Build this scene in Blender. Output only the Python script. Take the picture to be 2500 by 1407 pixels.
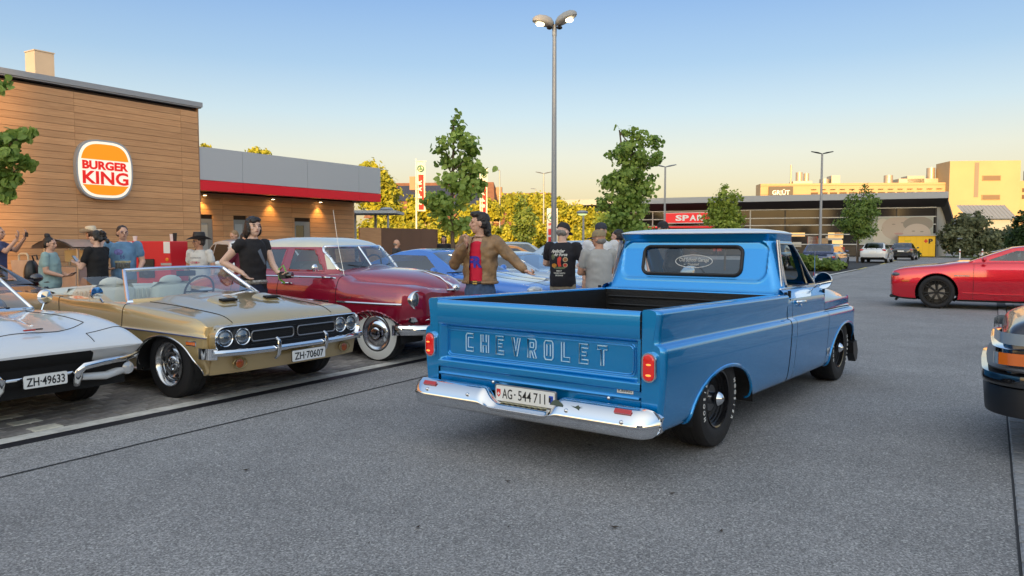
import bpy, bmesh, math, random
import numpy as np
from mathutils import Vector, Matrix
from mathutils.bvhtree import BVHTree
R = math.radians
for o in list(bpy.data.objects): bpy.data.objects.remove(o)
scene = bpy.context.scene
COL = scene.collection

# ---------------------------------------------------------------- camera
FPX, HCAM, PITCH = 1870.0, 1.478, math.atan(111.5/1870.0)
cam = bpy.data.cameras.new('camera'); cam.sensor_width = 36; cam.lens = 36*FPX/2500
cam.clip_start = 0.05; cam.clip_end = 3000
camo = bpy.data.objects.new('camera', cam); COL.objects.link(camo)
camo.location = (0, 0, HCAM); camo.rotation_euler = (R(90)-PITCH, 0, 0)
scene.camera = camo
scene.render.resolution_x = 1024; scene.render.resolution_y = 576

# ---------------------------------------------------------------- sky, sun, exposure
SUN_EL, SUN_AZ = R(13.0), R(190.0)       # azimuth clockwise from +Y: the sun stands behind the camera, a little left
w = bpy.data.worlds.new('World'); scene.world = w; w.use_nodes = True
nt = w.node_tree; nt.nodes.clear()
out = nt.nodes.new('ShaderNodeOutputWorld'); bg = nt.nodes.new('ShaderNodeBackground')
sky = nt.nodes.new('ShaderNodeTexSky'); sky.sky_type = 'NISHITA'; sky.sun_disc = False
sky.sun_elevation = SUN_EL; sky.sun_rotation = SUN_AZ; sky.altitude = 400
sky.air_density = 1.0; sky.dust_density = 5.0; sky.ozone_density = 1.2
# evening air: pale warm haze low over the horizon all round, same at every azimuth
geo = nt.nodes.new('ShaderNodeTexCoord'); sep = nt.nodes.new('ShaderNodeSeparateXYZ')
nt.links.new(geo.outputs['Generated'], sep.inputs[0])
ramp = nt.nodes.new('ShaderNodeValToRGB'); cr = ramp.color_ramp
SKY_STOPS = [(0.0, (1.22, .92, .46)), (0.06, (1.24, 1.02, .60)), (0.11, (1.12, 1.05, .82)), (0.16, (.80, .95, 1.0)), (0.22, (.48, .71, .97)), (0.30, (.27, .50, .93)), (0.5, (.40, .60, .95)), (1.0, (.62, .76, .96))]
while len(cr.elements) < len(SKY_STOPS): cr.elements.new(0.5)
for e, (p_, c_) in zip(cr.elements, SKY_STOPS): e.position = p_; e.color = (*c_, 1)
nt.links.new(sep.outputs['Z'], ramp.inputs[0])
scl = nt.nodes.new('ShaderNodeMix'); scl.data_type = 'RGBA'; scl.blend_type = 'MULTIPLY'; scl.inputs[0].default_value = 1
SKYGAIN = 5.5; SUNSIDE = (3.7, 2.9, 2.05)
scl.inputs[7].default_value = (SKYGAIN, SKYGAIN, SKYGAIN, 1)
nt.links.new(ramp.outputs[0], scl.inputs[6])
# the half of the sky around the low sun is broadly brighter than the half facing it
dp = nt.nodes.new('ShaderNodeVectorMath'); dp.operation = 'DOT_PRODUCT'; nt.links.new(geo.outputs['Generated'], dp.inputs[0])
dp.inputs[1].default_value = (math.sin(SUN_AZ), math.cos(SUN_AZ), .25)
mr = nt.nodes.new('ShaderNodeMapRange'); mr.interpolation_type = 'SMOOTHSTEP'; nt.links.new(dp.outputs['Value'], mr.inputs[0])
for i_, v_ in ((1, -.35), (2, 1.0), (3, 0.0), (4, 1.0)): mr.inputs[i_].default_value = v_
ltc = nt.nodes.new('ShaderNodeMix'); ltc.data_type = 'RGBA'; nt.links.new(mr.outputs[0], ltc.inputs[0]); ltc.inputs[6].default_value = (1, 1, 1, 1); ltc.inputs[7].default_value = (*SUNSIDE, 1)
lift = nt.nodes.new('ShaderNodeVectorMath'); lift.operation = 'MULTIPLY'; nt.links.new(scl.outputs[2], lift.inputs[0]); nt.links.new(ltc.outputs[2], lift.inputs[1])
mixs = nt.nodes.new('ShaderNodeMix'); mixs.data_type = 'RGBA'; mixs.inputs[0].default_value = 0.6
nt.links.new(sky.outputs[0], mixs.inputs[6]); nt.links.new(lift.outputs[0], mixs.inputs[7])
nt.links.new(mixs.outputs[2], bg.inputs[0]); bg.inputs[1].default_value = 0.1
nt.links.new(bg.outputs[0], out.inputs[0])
sun = bpy.data.lights.new('sun', 'SUN'); sun.energy = 5.0; sun.angle = R(0.6); sun.color = (1.0, .58, .20)
suno = bpy.data.objects.new('sun', sun); COL.objects.link(suno)
sd = Vector((math.sin(SUN_AZ)*math.cos(SUN_EL), math.cos(SUN_AZ)*math.cos(SUN_EL), math.sin(SUN_EL)))
suno.rotation_euler = sd.to_track_quat('Z', 'Y').to_euler(); suno.location = (0, -20, 30)
vs = scene.view_settings; vs.view_transform = 'Standard'; vs.look = 'None'; vs.gamma = 1; vs.exposure = 0.85
vs.use_curve_mapping = False

# ---------------------------------------------------------------- helpers: materials
MATS = {}
def mat(name, col, rough=.5, metal=0, coat=0, noise=0, nscale=8, bump=0, bscale=40, trans=0, emit=None, estr=0, alpha=1, spec=.5, col2=None, flake=0):
    if name in MATS: return MATS[name]
    m = bpy.data.materials.new(name); m.use_nodes = True; n = m.node_tree; b = n.nodes['Principled BSDF']
    b.inputs['Base Color'].default_value = (*col, 1); b.inputs['Roughness'].default_value = rough
    b.inputs['Metallic'].default_value = metal; b.inputs['Coat Weight'].default_value = coat; b.inputs['Coat Roughness'].default_value = .03; b.inputs['Coat IOR'].default_value = 1.75 if coat > .6 else 1.5
    b.inputs['Transmission Weight'].default_value = trans; b.inputs['Specular IOR Level'].default_value = spec
    b.inputs['Alpha'].default_value = alpha
    if emit: b.inputs['Emission Color'].default_value = (*emit, 1); b.inputs['Emission Strength'].default_value = estr
    if noise or bump or col2:
        tc = n.nodes.new('ShaderNodeTexCoord'); nz = n.nodes.new('ShaderNodeTexNoise'); nz.inputs['Scale'].default_value = nscale; nz.inputs['Detail'].default_value = 6
        n.links.new(tc.outputs['Object'], nz.inputs['Vector'])
        if noise or col2:
            r = n.nodes.new('ShaderNodeValToRGB')
            c2 = col2 if col2 else tuple(min(1, c*(1+noise)) for c in col); c1 = col if col2 else tuple(c*(1-noise) for c in col)
            r.color_ramp.elements[0].position = .3; r.color_ramp.elements[1].position = .7
            r.color_ramp.elements[0].color = (*c1, 1); r.color_ramp.elements[1].color = (*c2, 1)
            n.links.new(nz.outputs[0], r.inputs[0]); n.links.new(r.outputs[0], b.inputs['Base Color'])
        if bump:
            nb = n.nodes.new('ShaderNodeTexNoise'); nb.inputs['Scale'].default_value = bscale; nb.inputs['Detail'].default_value = 4
            n.links.new(tc.outputs['Object'], nb.inputs['Vector'])
            bp = n.nodes.new('ShaderNodeBump'); bp.inputs['Strength'].default_value = bump; bp.inputs['Distance'].default_value = .02
            n.links.new(nb.outputs[0], bp.inputs['Height']); n.links.new(bp.outputs[0], b.inputs['Normal'])
    MATS[name] = m; return m
def paint(name, col, metal=.0, rough=.35, col2=None):
    return mat(name, col, rough, metal, 1.0, spec=.5)
CHROME = mat('chrome', (.78, .80, .83), .07, 1)
BRIGHT = mat('bright_trim', (.72, .74, .77), .22, 1)
RUBBER = mat('rubber', (.012, .012, .014), .75, bump=.15, bscale=60)
BLACK = mat('black_plastic', (.012, .012, .014), .45)
GLOSSBLK = mat('black_gloss', (.008, .008, .01), .12, 0, 1)
WELL = mat('wheel_well_dark', (.006, .006, .007), .9)
WHITE = mat('white_paint', (.78, .78, .76), .5)
PLATE = mat('plate_white', (.80, .80, .78), .35)
INK = mat('ink_black', (.01, .01, .012), .5)
REDLENS = mat('red_lens', (.62, .006, .004), .12, 0, 1, emit=(1, .02, .01), estr=.10)
AMBER = mat('amber_lens', (.75, .16, .015), .15, 0, 1)
def glassmat(name, tint=(.75, .82, .82), a=.28, rough=.02):
    if name in MATS: return MATS[name]
    m = bpy.data.materials.new(name); m.use_nodes = True; n = m.node_tree; n.nodes.clear()
    o = n.nodes.new('ShaderNodeOutputMaterial'); t = n.nodes.new('ShaderNodeBsdfTransparent'); g = n.nodes.new('ShaderNodeBsdfGlossy')
    t.inputs[0].default_value = (*tint, 1); g.inputs['Roughness'].default_value = rough; g.inputs[0].default_value = (.95, .97, 1, 1)
    lw = n.nodes.new('ShaderNodeLayerWeight'); lw.inputs[0].default_value = .5; f = n.nodes.new('ShaderNodeMath'); f.operation = 'POWER'; f.inputs[1].default_value = 3.2; n.links.new(lw.outputs['Facing'], f.inputs[0])
    ad = n.nodes.new('ShaderNodeMath'); ad.operation = 'MULTIPLY_ADD'; ad.use_clamp = True; ad.inputs[1].default_value = .75; ad.inputs[2].default_value = .05+a*.2
    n.links.new(f.outputs[0], ad.inputs[0])
    mx = n.nodes.new('ShaderNodeMixShader'); n.links.new(ad.outputs[0], mx.inputs[0]); n.links.new(t.outputs[0], mx.inputs[1]); n.links.new(g.outputs[0], mx.inputs[2])
    n.links.new(mx.outputs[0], o.inputs[0]); MATS[name] = m; return m
GLASS = glassmat('clear_glass', (.88, .90, .88), .06); GLASSD = glassmat('tinted_glass', (.30, .34, .35), .4)
DARKGLASS = mat('dark_window_glass', (.012, .014, .016), .05, 0, 1)

# ---------------------------------------------------------------- helpers: mesh building
def pchip(a, t):
    a = np.asarray(a, float); n = len(a)
    if n == 2: 
        tt = np.asarray(t).reshape(-1, *([1]*(a.ndim-1))); return a[0]*(1-tt)+a[1]*tt
    d = np.diff(a, axis=0); m = np.zeros_like(a)
    p = d[:-1]*d[1:]; s = d[:-1]+d[1:]
    m[1:-1] = np.where(p > 0, 2*p/np.where(np.abs(s) < 1e-12, 1, s), 0)
    m[0] = d[0]; m[-1] = d[-1]
    i = np.clip(np.floor(t).astype(int), 0, n-2); u = np.asarray(t)-i
    u = u.reshape(-1, *([1]*(a.ndim-1)))
    return (2*u**3-3*u**2+1)*a[i]+(u**3-2*u**2+u)*m[i]+(-2*u**3+3*u**2)*a[i+1]+(u**3-u**2)*m[i+1]
def surf(ctrl, nu, nv):
    c = np.asarray(ctrl, float)
    c = pchip(c, np.linspace(0, c.shape[0]-1, nu))
    c = np.swapaxes(c, 0, 1); c = pchip(c, np.linspace(0, c.shape[0]-1, nv)); return np.swapaxes(c, 0, 1)
def setp(o, label=None, cat=None, group=None, kind=None):
    if label: o['label'] = label
    if cat: o['category'] = cat
    if group: o['group'] = group
    if kind: o['kind'] = kind
    return o
def empty(name, loc=(0, 0, 0), head=0, label=None, cat=None, group=None, parent=None):
    o = bpy.data.objects.new(name, None); COL.objects.link(o); o.empty_display_size = .2
    o.location = loc; o.rotation_euler = (0, 0, -R(head)); o.parent = parent
    return setp(o, label, cat, group)
class M:
    def __init__(s): s.v = []; s.f = []; s.mi = []; s.m = 0
    def add(s, vs, fs, m=None):
        b = len(s.v); s.v += [tuple(map(float, q)) for q in vs]
        for f in fs: s.f.append(tuple(b+i for i in f)); s.mi.append(s.m if m is None else m)
        return s
    def box(s, c, d, rz=0, m=None, rx=0):
        x, y, z = (k/2 for k in d); vs = [Vector((sx*x, sy*y, sz*z)) for sx in (-1, 1) for sy in (-1, 1) for sz in (-1, 1)]
        mt = Matrix.Rotation(rz, 3, 'Z') @ Matrix.Rotation(rx, 3, 'X'); vs = [mt @ q + Vector(c) for q in vs]
        return s.add(vs, [(0, 1, 3, 2), (4, 6, 7, 5), (0, 4, 5, 1), (2, 3, 7, 6), (0, 2, 6, 4), (1, 5, 7, 3)], m)
    def bbox(s, c, d, bev=.01, m=None):          # box with chamfered edges
        x, y, z = (k/2 for k in d); b = min(bev, x*.9, y*.9, z*.9); pts = []
        rings = []
        for zz, k in ((-z, b), (-z+b, 0), (z-b, 0), (z, b)):
            X = x-k; Y = y-k; B = b
            rings.append([(c[0]+px, c[1]+py, c[2]+zz) for px, py in ((X-B, -Y), (X, -Y+B), (X, Y-B), (X-B, Y), (-X+B, Y), (-X, Y-B), (-X, -Y+B), (-X+B, -Y))])
        return s.loft(rings, m=m)
    def loft(s, rings, closed=True, caps=True, m=None):
        n = len(rings[0]); b = len(s.v); vs = [q for r in rings for q in r]; fs = []
        for i in range(len(rings)-1):
            for j in range(n if closed else n-1):
                k = (j+1) % n; fs.append((i*n+j, i*n+k, (i+1)*n+k, (i+1)*n+j))
        if caps and closed: fs.append(tuple(range(n-1, -1, -1))); fs.append(tuple(range((len(rings)-1)*n, len(rings)*n)))
        return s.add(vs, fs, m)
    def grid(s, g, m=None, flip=False):
        g = np.asarray(g); nu, nv = g.shape[:2]
        fs = [(i*nv+j, (i+1)*nv+j, (i+1)*nv+j+1, i*nv+j+1) for i in range(nu-1) for j in range(nv-1)]
        if flip: fs = [f[::-1] for f in fs]
        return s.add(g.reshape(-1, 3), fs, m)
    def tube(s, path, r, n=8, closed=False, m=None, caps=True, flat=1.0):
        P = [Vector(p) for p in path]; k = len(P); rs = r if hasattr(r, '__len__') else [r]*k; rings = []; up = None
        for i in range(k):
            a = P[i-1] if (i > 0 or closed) else P[i]; b = P[(i+1) % k] if (i < k-1 or closed) else P[i]
            t = (b-a); t = t.normalized() if t.length > 1e-9 else Vector((0, 0, 1))
            if up is None: up = Vector((0, 0, 1)) if abs(t.z) < .9 else Vector((1, 0, 0))
            x = t.cross(up); x = x.normalized() if x.length > 1e-6 else t.orthogonal().normalized(); y = x.cross(t); up = y
            rings.append([P[i]+(x*math.cos(2*math.pi*j/n)+y*math.sin(2*math.pi*j/n)*flat)*rs[i] for j in range(n)])
        if closed: rings.append(rings[0]); caps = False
        return s.loft(rings, caps=caps, m=m)
    def cyl(s, a, b, r, r2=None, n=16, m=None, caps=True): return s.tube([a, b], [r, r if r2 is None else r2], n, m=m, caps=caps)
    def lathe(s, prof, n=32, axis='x', c=(0, 0, 0), m=None, closed_prof=False):
        rings = []
        for (r, h) in prof:
            ring = []
            for j in range(n):
                a = 2*math.pi*j/n; ca, sa = r*math.cos(a), r*math.sin(a)
                ring.append({'x': (c[0]+h, c[1]+ca, c[2]+sa), 'y': (c[0]+sa, c[1]+h, c[2]+ca), 'z': (c[0]+ca, c[1]+sa, c[2]+h)}[axis])
            rings.append(ring)
        return s.loft(rings, caps=not closed_prof, m=m)
    def sph(s, c, r, n=12, k=8, m=None, rot=None):
        rr = r if hasattr(r, '__len__') else (r, r, r); rings = []
        for i in range(k+1):
            t = math.pi*i/k; q = max(math.sin(t), .02); ring = []
            for j in range(n):
                p = Vector((rr[0]*q*math.cos(2*math.pi*j/n), rr[1]*q*math.sin(2*math.pi*j/n), -rr[2]*math.cos(t)))
                if rot is not None: p = rot @ p
                ring.append(p+Vector(c))
            rings.append(ring)
        return s.loft(rings, m=m)
    def cap(s, p0, r0, p1, r1, n=10):            # closed tapered capsule
        a, b = Vector(p0), Vector(p1); t = (b-a); L = t.length; t = t/L if L > 1e-6 else Vector((0, 0, 1))
        pts = [a-t*r0*.98, a-t*r0*.7, a, b, b+t*r1*.7, b+t*r1*.98]; rs = [r0*.2, r0*.72, r0, r1, r1*.72, r1*.2]
        return s.tube(pts, rs, n)
    def prism(s, poly, a, b, axis='y', m=None):  # poly of 2D points extruded along axis from a to b
        def p3(q, h): return {'x': (h, q[0], q[1]), 'y': (q[0], h, q[1]), 'z': (q[0], q[1], h)}[axis]
        return s.loft([[p3(q, a) for q in poly], [p3(q, b) for q in poly]], m=m)
    def strip(s, outer, inner, m=None):          # ring of quads between two equal closed loops
        n = len(outer); return s.add(list(outer)+list(inner), [(i, (i+1) % n, n+(i+1) % n, n+i) for i in range(n)], m)
    def mirror(s):
        n = len(s.v); s.v += [(-x, y, z) for x, y, z in s.v]; k = len(s.f)
        for i in range(k): s.f.append(tuple(n+j for j in reversed(s.f[i]))); s.mi.append(s.mi[i])
        return s
    def xf(s, mt): s.v = [tuple(mt @ Vector(q)) for q in s.v]; return s
    def cut(s, sdf, sel, snap=True):
        """remove faces where sdf<0 (and sel) and snap the rim onto sdf=0. sdf(p)->(d, gradient). returns rim points"""
        V = s.v; dele = set(); 
        for i, f in enumerate(s.f):
            c = tuple(sum(V[j][k] for j in f)/len(f) for k in range(3))
            if sel(c) and sdf(c)[0] < 0: dele.add(i)
        dv = set(j for i in dele for j in s.f[i]); kv = set(j for i, f in enumerate(s.f) if i not in dele for j in f)
        rim = dv & kv
        for j in rim:
            d, g = sdf(V[j])
            if snap and abs(d) < .07: V[j] = tuple(V[j][k]-d*g[k] for k in range(3))
        s.mi = [q for i, q in enumerate(s.mi) if i not in dele]; s.f = [f for i, f in enumerate(s.f) if i not in dele]
        return [V[j] for j in rim]
    def build(s, name, mats, parent=None, smooth=35, loc=None):
        me = bpy.data.meshes.new(name); me.from_pydata(s.v, [], s.f)
        ms = mats if isinstance(mats, (list, tuple)) else [mats]
        for q in ms: me.materials.append(q)
        if len(ms) > 1: me.polygons.foreach_set('material_index', s.mi)
        me.update()
        if smooth:
            bm = bmesh.new(); bm.from_mesh(me); bmesh.ops.remove_doubles(bm, verts=bm.verts, dist=1e-5); bmesh.ops.recalc_face_normals(bm, faces=bm.faces); bm.to_mesh(me); bm.free()
            me.polygons.foreach_set('use_smooth', [True]*len(me.polygons)); me.set_sharp_from_angle(angle=R(smooth))
        o = bpy.data.objects.new(name, me); COL.objects.link(o); o.parent = parent
        if loc is not None: o.location = loc
        return o
def sd_circle(cy, cz, a, b):                     # ellipse in the y,z plane, approximate distance
    def f(p):
        dy, dz = (p[1]-cy)/a, (p[2]-cz)/b; q = math.hypot(dy, dz) or 1e-6
        L = math.hypot((p[1]-cy), (p[2]-cz)) or 1e-6; d = L-L/q; return d, (0, (p[1]-cy)/L, (p[2]-cz)/L)
    return f
def sd_rrect(i, j, c, h, r):                     # rounded rectangle on axes i,j
    def f(p):
        qx, qy = p[i]-c[0], p[j]-c[1]; ax, ay = abs(qx)-h[0]+r, abs(qy)-h[1]+r; g = [0, 0, 0]
        if ax > 0 and ay > 0: L = math.hypot(ax, ay); g[i] = math.copysign(ax/L, qx); g[j] = math.copysign(ay/L, qy); return L-r, g
        if ax > ay: g[i] = math.copysign(1, qx); return ax-r, g
        g[j] = math.copysign(1, qy); return ay-r, g
    return f
def sd_poly(i, j, poly):                         # convex polygon (counter-clockwise) on axes i,j
    def f(p):
        best = (-1e9, None)
        for k in range(len(poly)):
            a, b = poly[k], poly[(k+1) % len(poly)]; ex, ey = b[0]-a[0], b[1]-a[1]; L = math.hypot(ex, ey); nx, ny = ey/L, -ex/L
            d = (p[i]-a[0])*nx+(p[j]-a[1])*ny
            if d > best[0]: best = (d, (nx, ny))
        g = [0, 0, 0]; g[i], g[j] = best[1]; return best[0], g
    return f
def sort_rim(rim, i, j, closed=True):
    c = (sum(p[i] for p in rim)/len(rim), sum(p[j] for p in rim)/len(rim))
    return sorted(rim, key=lambda p: math.atan2(p[j]-c[1], p[i]-c[0]))
def fan(rim, m=None):
    k = M(); c = tuple(sum(p[q] for p in rim)/len(rim) for q in range(3)); n = len(rim)
    k.add(list(rim)+[c], [(i, (i+1) % n, n) for i in range(n)]); return k
def rrect(w, h, r, n=5, c=(0, 0)):
    pts = []
    for cx, cy, a0 in ((w/2-r, h/2-r, 0), (-w/2+r, h/2-r, 90), (-w/2+r, -h/2+r, 180), (w/2-r, -h/2+r, 270)):
        for k in range(n+1): a = R(a0+90*k/n); pts.append((c[0]+cx+r*math.cos(a), c[1]+cy+r*math.sin(a)))
    return pts
TMPS = bpy.data.scenes.new('workbench')          # small scene for evaluating text and remeshed bodies quickly
def evaluated_mesh(o):
    TMPS.collection.objects.link(o); vl = TMPS.view_layers[0]; vl.update(); me = bpy.data.meshes.new_from_object(o.evaluated_get(vl.depsgraph)); bpy.data.objects.remove(o); return me
def text_m(body, size=1.0, extrude=.002, width=None, shear=0, bold=0, align='CENTER', spacing=1.0):
    """a mesh builder holding the text lying in the x,z plane facing -y, baseline at z=0"""
    cu = bpy.data.curves.new('t', 'FONT'); cu.body = body; cu.size = size; cu.extrude = extrude; cu.align_x = align; cu.shear = shear; cu.offset = bold; cu.space_character = spacing; cu.resolution_u = 3
    me = evaluated_mesh(bpy.data.objects.new('t', cu))
    k = M(); vs = [tuple(q.co) for q in me.vertices]; fs = [tuple(p.vertices) for p in me.polygons]
    bpy.data.curves.remove(cu); bpy.data.meshes.remove(me)
    if width and vs:
        xs = [q[0] for q in vs]; s_ = width/(max(xs)-min(xs)); mid = (max(xs)+min(xs))/2; vs = [((q[0]-mid)*s_, q[1], q[2]) for q in vs]
    k.add([(q[0], -q[2], q[1]) for q in vs], fs); return k
def at_px(u, v, d):
    """world point seen at photo pixel u,v at depth Y=d"""
    a, b = (u-1250)/FPX, (703.5-v)/FPX; ry = math.cos(PITCH)+b*math.sin(PITCH); rz = -math.sin(PITCH)+b*math.cos(PITCH); t = d/ry
    return Vector((a*t, d, HCAM+rz*t))
LA = 32.0; E1 = Vector((math.sin(R(LA)), math.cos(R(LA)), 0)); E2 = Vector((-E1.y, E1.x, 0)); L0 = Vector((-2.26, 7.6, 0))
def lot(s, d, z=0): q = L0+E1*s+E2*d; return Vector((q.x, q.y, z))
def wheel(parent, loc, r, wd, style, side, name='wheel'):
    """tyre mesh with rim and cap children. side=+1 the outside looks to +x"""
    key = (r, wd, style); W = WHEELS.get(key)
    if W is None: W = WHEELS[key] = make_wheel(r, wd, style)
    def put(src, par, nm):
        o = bpy.data.objects.new(nm, src[0]); COL.objects.link(o); o.parent = par; return o
    t = put(W[0], parent, name); t.location = loc
    if side < 0: t.rotation_euler = (0, 0, math.pi)
    for nm, me in W[1:]: o = bpy.data.objects.new(nm, me); COL.objects.link(o); o.parent = t
    return t
WHEELS = {}
def _tmp(k, mats, smooth=35):
    o = k.build('tmp', mats, None, smooth); me = o.data; bpy.data.objects.remove(o); return me
def make_wheel(r, wd, style):
    h = wd/2; rr = {'steel': .60, 'rally': .63, 'white': .60, 'alloy': .76, 'alloyblack': .77, 'spider': .74, 'fivespoke': .74}[style]*r; t = M()
    prof = [(rr, -h*.85), (rr+.02, -h*.95), ((rr+r)/2, -h*1.02), (r*.95, -h*.93), (r*.985, -h*.8), (r, -h*.6), (r, -h*.32), (r*.988, -h*.3), (r*.988, -h*.25), (r, -h*.23), (r, h*.23), (r*.988, h*.25), (r*.988, h*.3), (r, h*.32), (r, h*.6), (r*.985, h*.8), (r*.95, h*.93), ((rr+r)/2, h*1.02), (rr+.02, h*.95), (rr, h*.85), (rr*.97, h*.5), (rr*.97, -h*.85)]
    t.lathe(prof, 48, closed_prof=True)
    if style == 'white':
        t.m = 1; t.lathe([(rr+.018, h*.965), ((rr+r)/2-.01, h*1.035), (r*.935, h*.965)], 48, closed_prof=True)
    parts = [(_tmp(t, [RUBBER, mat('whitewall', (.78, .77, .72), .6)]), 0)]
    k = M()
    if style == 'steel':        # black steel wheel
        k.lathe([(rr*1.0, h*.86), (rr*.98, h*.93), (rr*.93, h*.9), (rr*.92, h*.62), (rr*.86, h*.6), (rr*.85, h*.5), (rr*.79, h*.48), (rr*.78, h*.36), (rr*.6, h*.3), (rr*.45, h*.45), (rr*.2, h*.42), (.001, h*.42)], 40, closed_prof=True)
        parts.append(('rim', _tmp(k, mat('black_wheel', (.010, .010, .012), .22, .0, .6))))
        c = M(); c.lathe([(.045, h*.42), (.046, h*.8), (.052, h*.86), (.052, h*.95), (.035, h*1.12), (.012, h*1.22), (.001, h*1.23)], 20, closed_prof=True)
        parts.append(('hub_cap', _tmp(c, CHROME)))
        l = M()
        for word, a0, sgn in (('HOOSIER', 250, 1), ('HOOSIER', 70, 1)):
            for q, ch in enumerate(word):
                a = R(a0+9.5*q); tm = text_m(ch, .042, .0012, bold=.001); cr_ = (rr+r)/2+.008
                mt = Matrix.Rotation(-a, 4, 'X') @ Matrix.Translation((0, 0, cr_-.014)) @ Matrix.Rotation(R(90), 4, 'Z')
                tm.xf(mt); l.add([(x+h*1.018, y, z) for x, y, z in tm.v], tm.f)
        parts.append(('lettering', _tmp(l, WHITE, 0)))
    elif style == 'rally':      # chrome slotted road wheel
        k.lathe([(rr*1.0, h*.86), (rr*1.03, h*.99), (rr*.98, h*1.0), (rr*.93, h*.9), (rr*.88, h*.55), (rr*.80, h*.45), (rr*.72, h*.62), (rr*.60, h*.68), (rr*.5, h*.55), (rr*.42, h*.5), (.001, h*.5)], 48, closed_prof=True)
        parts.append(('rim', _tmp(k, mat('rally_silver', (.62, .63, .65), .2, 1))))
        d = M()
        for q in range(5):
            a = 2*math.pi*q/5+.3; pts = [(.58+.16*math.sin(math.pi*j/8), a-.24+.06*j) for j in range(9)]
            d.add([(h*.69, rr*p*math.cos(b), rr*p*math.sin(b)) for p, b in pts]+[(h*.69, rr*.56*math.cos(b), rr*.56*math.sin(b)) for p, b in pts], [(j, j+1, 10+j, 9+j) for j in range(8)])
        parts.append(('slot', _tmp(d, WELL, 0)))
        c = M(); c.lathe([(rr*.34, h*.5), (rr*.36, h*.62), (rr*.3, h*.72), (rr*.18, h*.76), (rr*.16, h*.92), (rr*.10, h*.97), (.001, h*.97)], 28, closed_prof=True)
        for q in range(5):
            a = 2*math.pi*q/5; c.cyl((h*.6, rr*.26*math.cos(a), rr*.26*math.sin(a)), (h*.82, rr*.26*math.cos(a), rr*.26*math.sin(a)), .011, n=6)
        parts.append(('hub_cap', _tmp(c, CHROME)))
    elif style == 'white':      # whitewall with chrome disc
        k.lathe([(rr*1.01, h*.9), (rr*1.02, h*.99), (rr*.97, h*1.02), (rr*.9, h*.95), (rr*.8, h*.8), (rr*.74, h*.78)], 48, closed_prof=True)
        parts.append(('rim', _tmp(k, BRIGHT)))
        c = M(); c.lathe([(rr*.78, h*.72), (rr*.76, h*.86), (rr*.66, h*1.02), (rr*.5, h*1.12), (rr*.36, h*1.16), (rr*.33, h*1.13), (rr*.30, h*1.17), (rr*.18, h*1.24), (.001, h*1.25)], 40, closed_prof=True)
        parts.append(('hub_cap', _tmp(c, CHROME)))
    else:                       # spoked alloys
        dark = style in ('alloyblack', 'spider')
        k.lathe([(rr*1.0, h*.86), (rr*1.01, h*.95), (rr*.95, h*.95), (rr*.93, h*.7), (rr*.91, -h*.2), (rr*.5, -h*.3), (.001, -h*.3)], 48, closed_prof=True)
        ns = 5 if style != 'spider' else 7
        for q in range(ns):
            for off in ((-.16, .16) if style in ('alloyblack', 'spider') else (-.08, .08)):
                a = 2*math.pi*q/ns+math.pi/2; b = a+off
                k.tube([(h*.55, rr*.14*math.cos(a), rr*.14*math.sin(a)), (h*.78, rr*.5*math.cos((a+b)/2), rr*.5*math.sin((a+b)/2)), (h*.80, rr*.95*math.cos(b), rr*.95*math.sin(b))], [rr*.08, rr*.055, rr*.05], 6)
        k.lathe([(rr*.2, h*.3), (rr*.2, h*.72), (rr*.1, h*.78), (.001, h*.78)], 20, closed_prof=True)
        parts.append(('rim', _tmp(k, mat('wheel_dark', (.03, .028, .026), .35, .6) if dark else mat('wheel_silver', (.5, .5, .52), .3, .9))))
        d = M(); d.lathe([(rr*.62, 0), (rr*.62, h*.2), (.001, h*.2)], 24, closed_prof=True); parts.append(('brake_disc', _tmp(d, mat('disc_steel', (.32, .31, .3), .35, .9))))
    return parts
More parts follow.
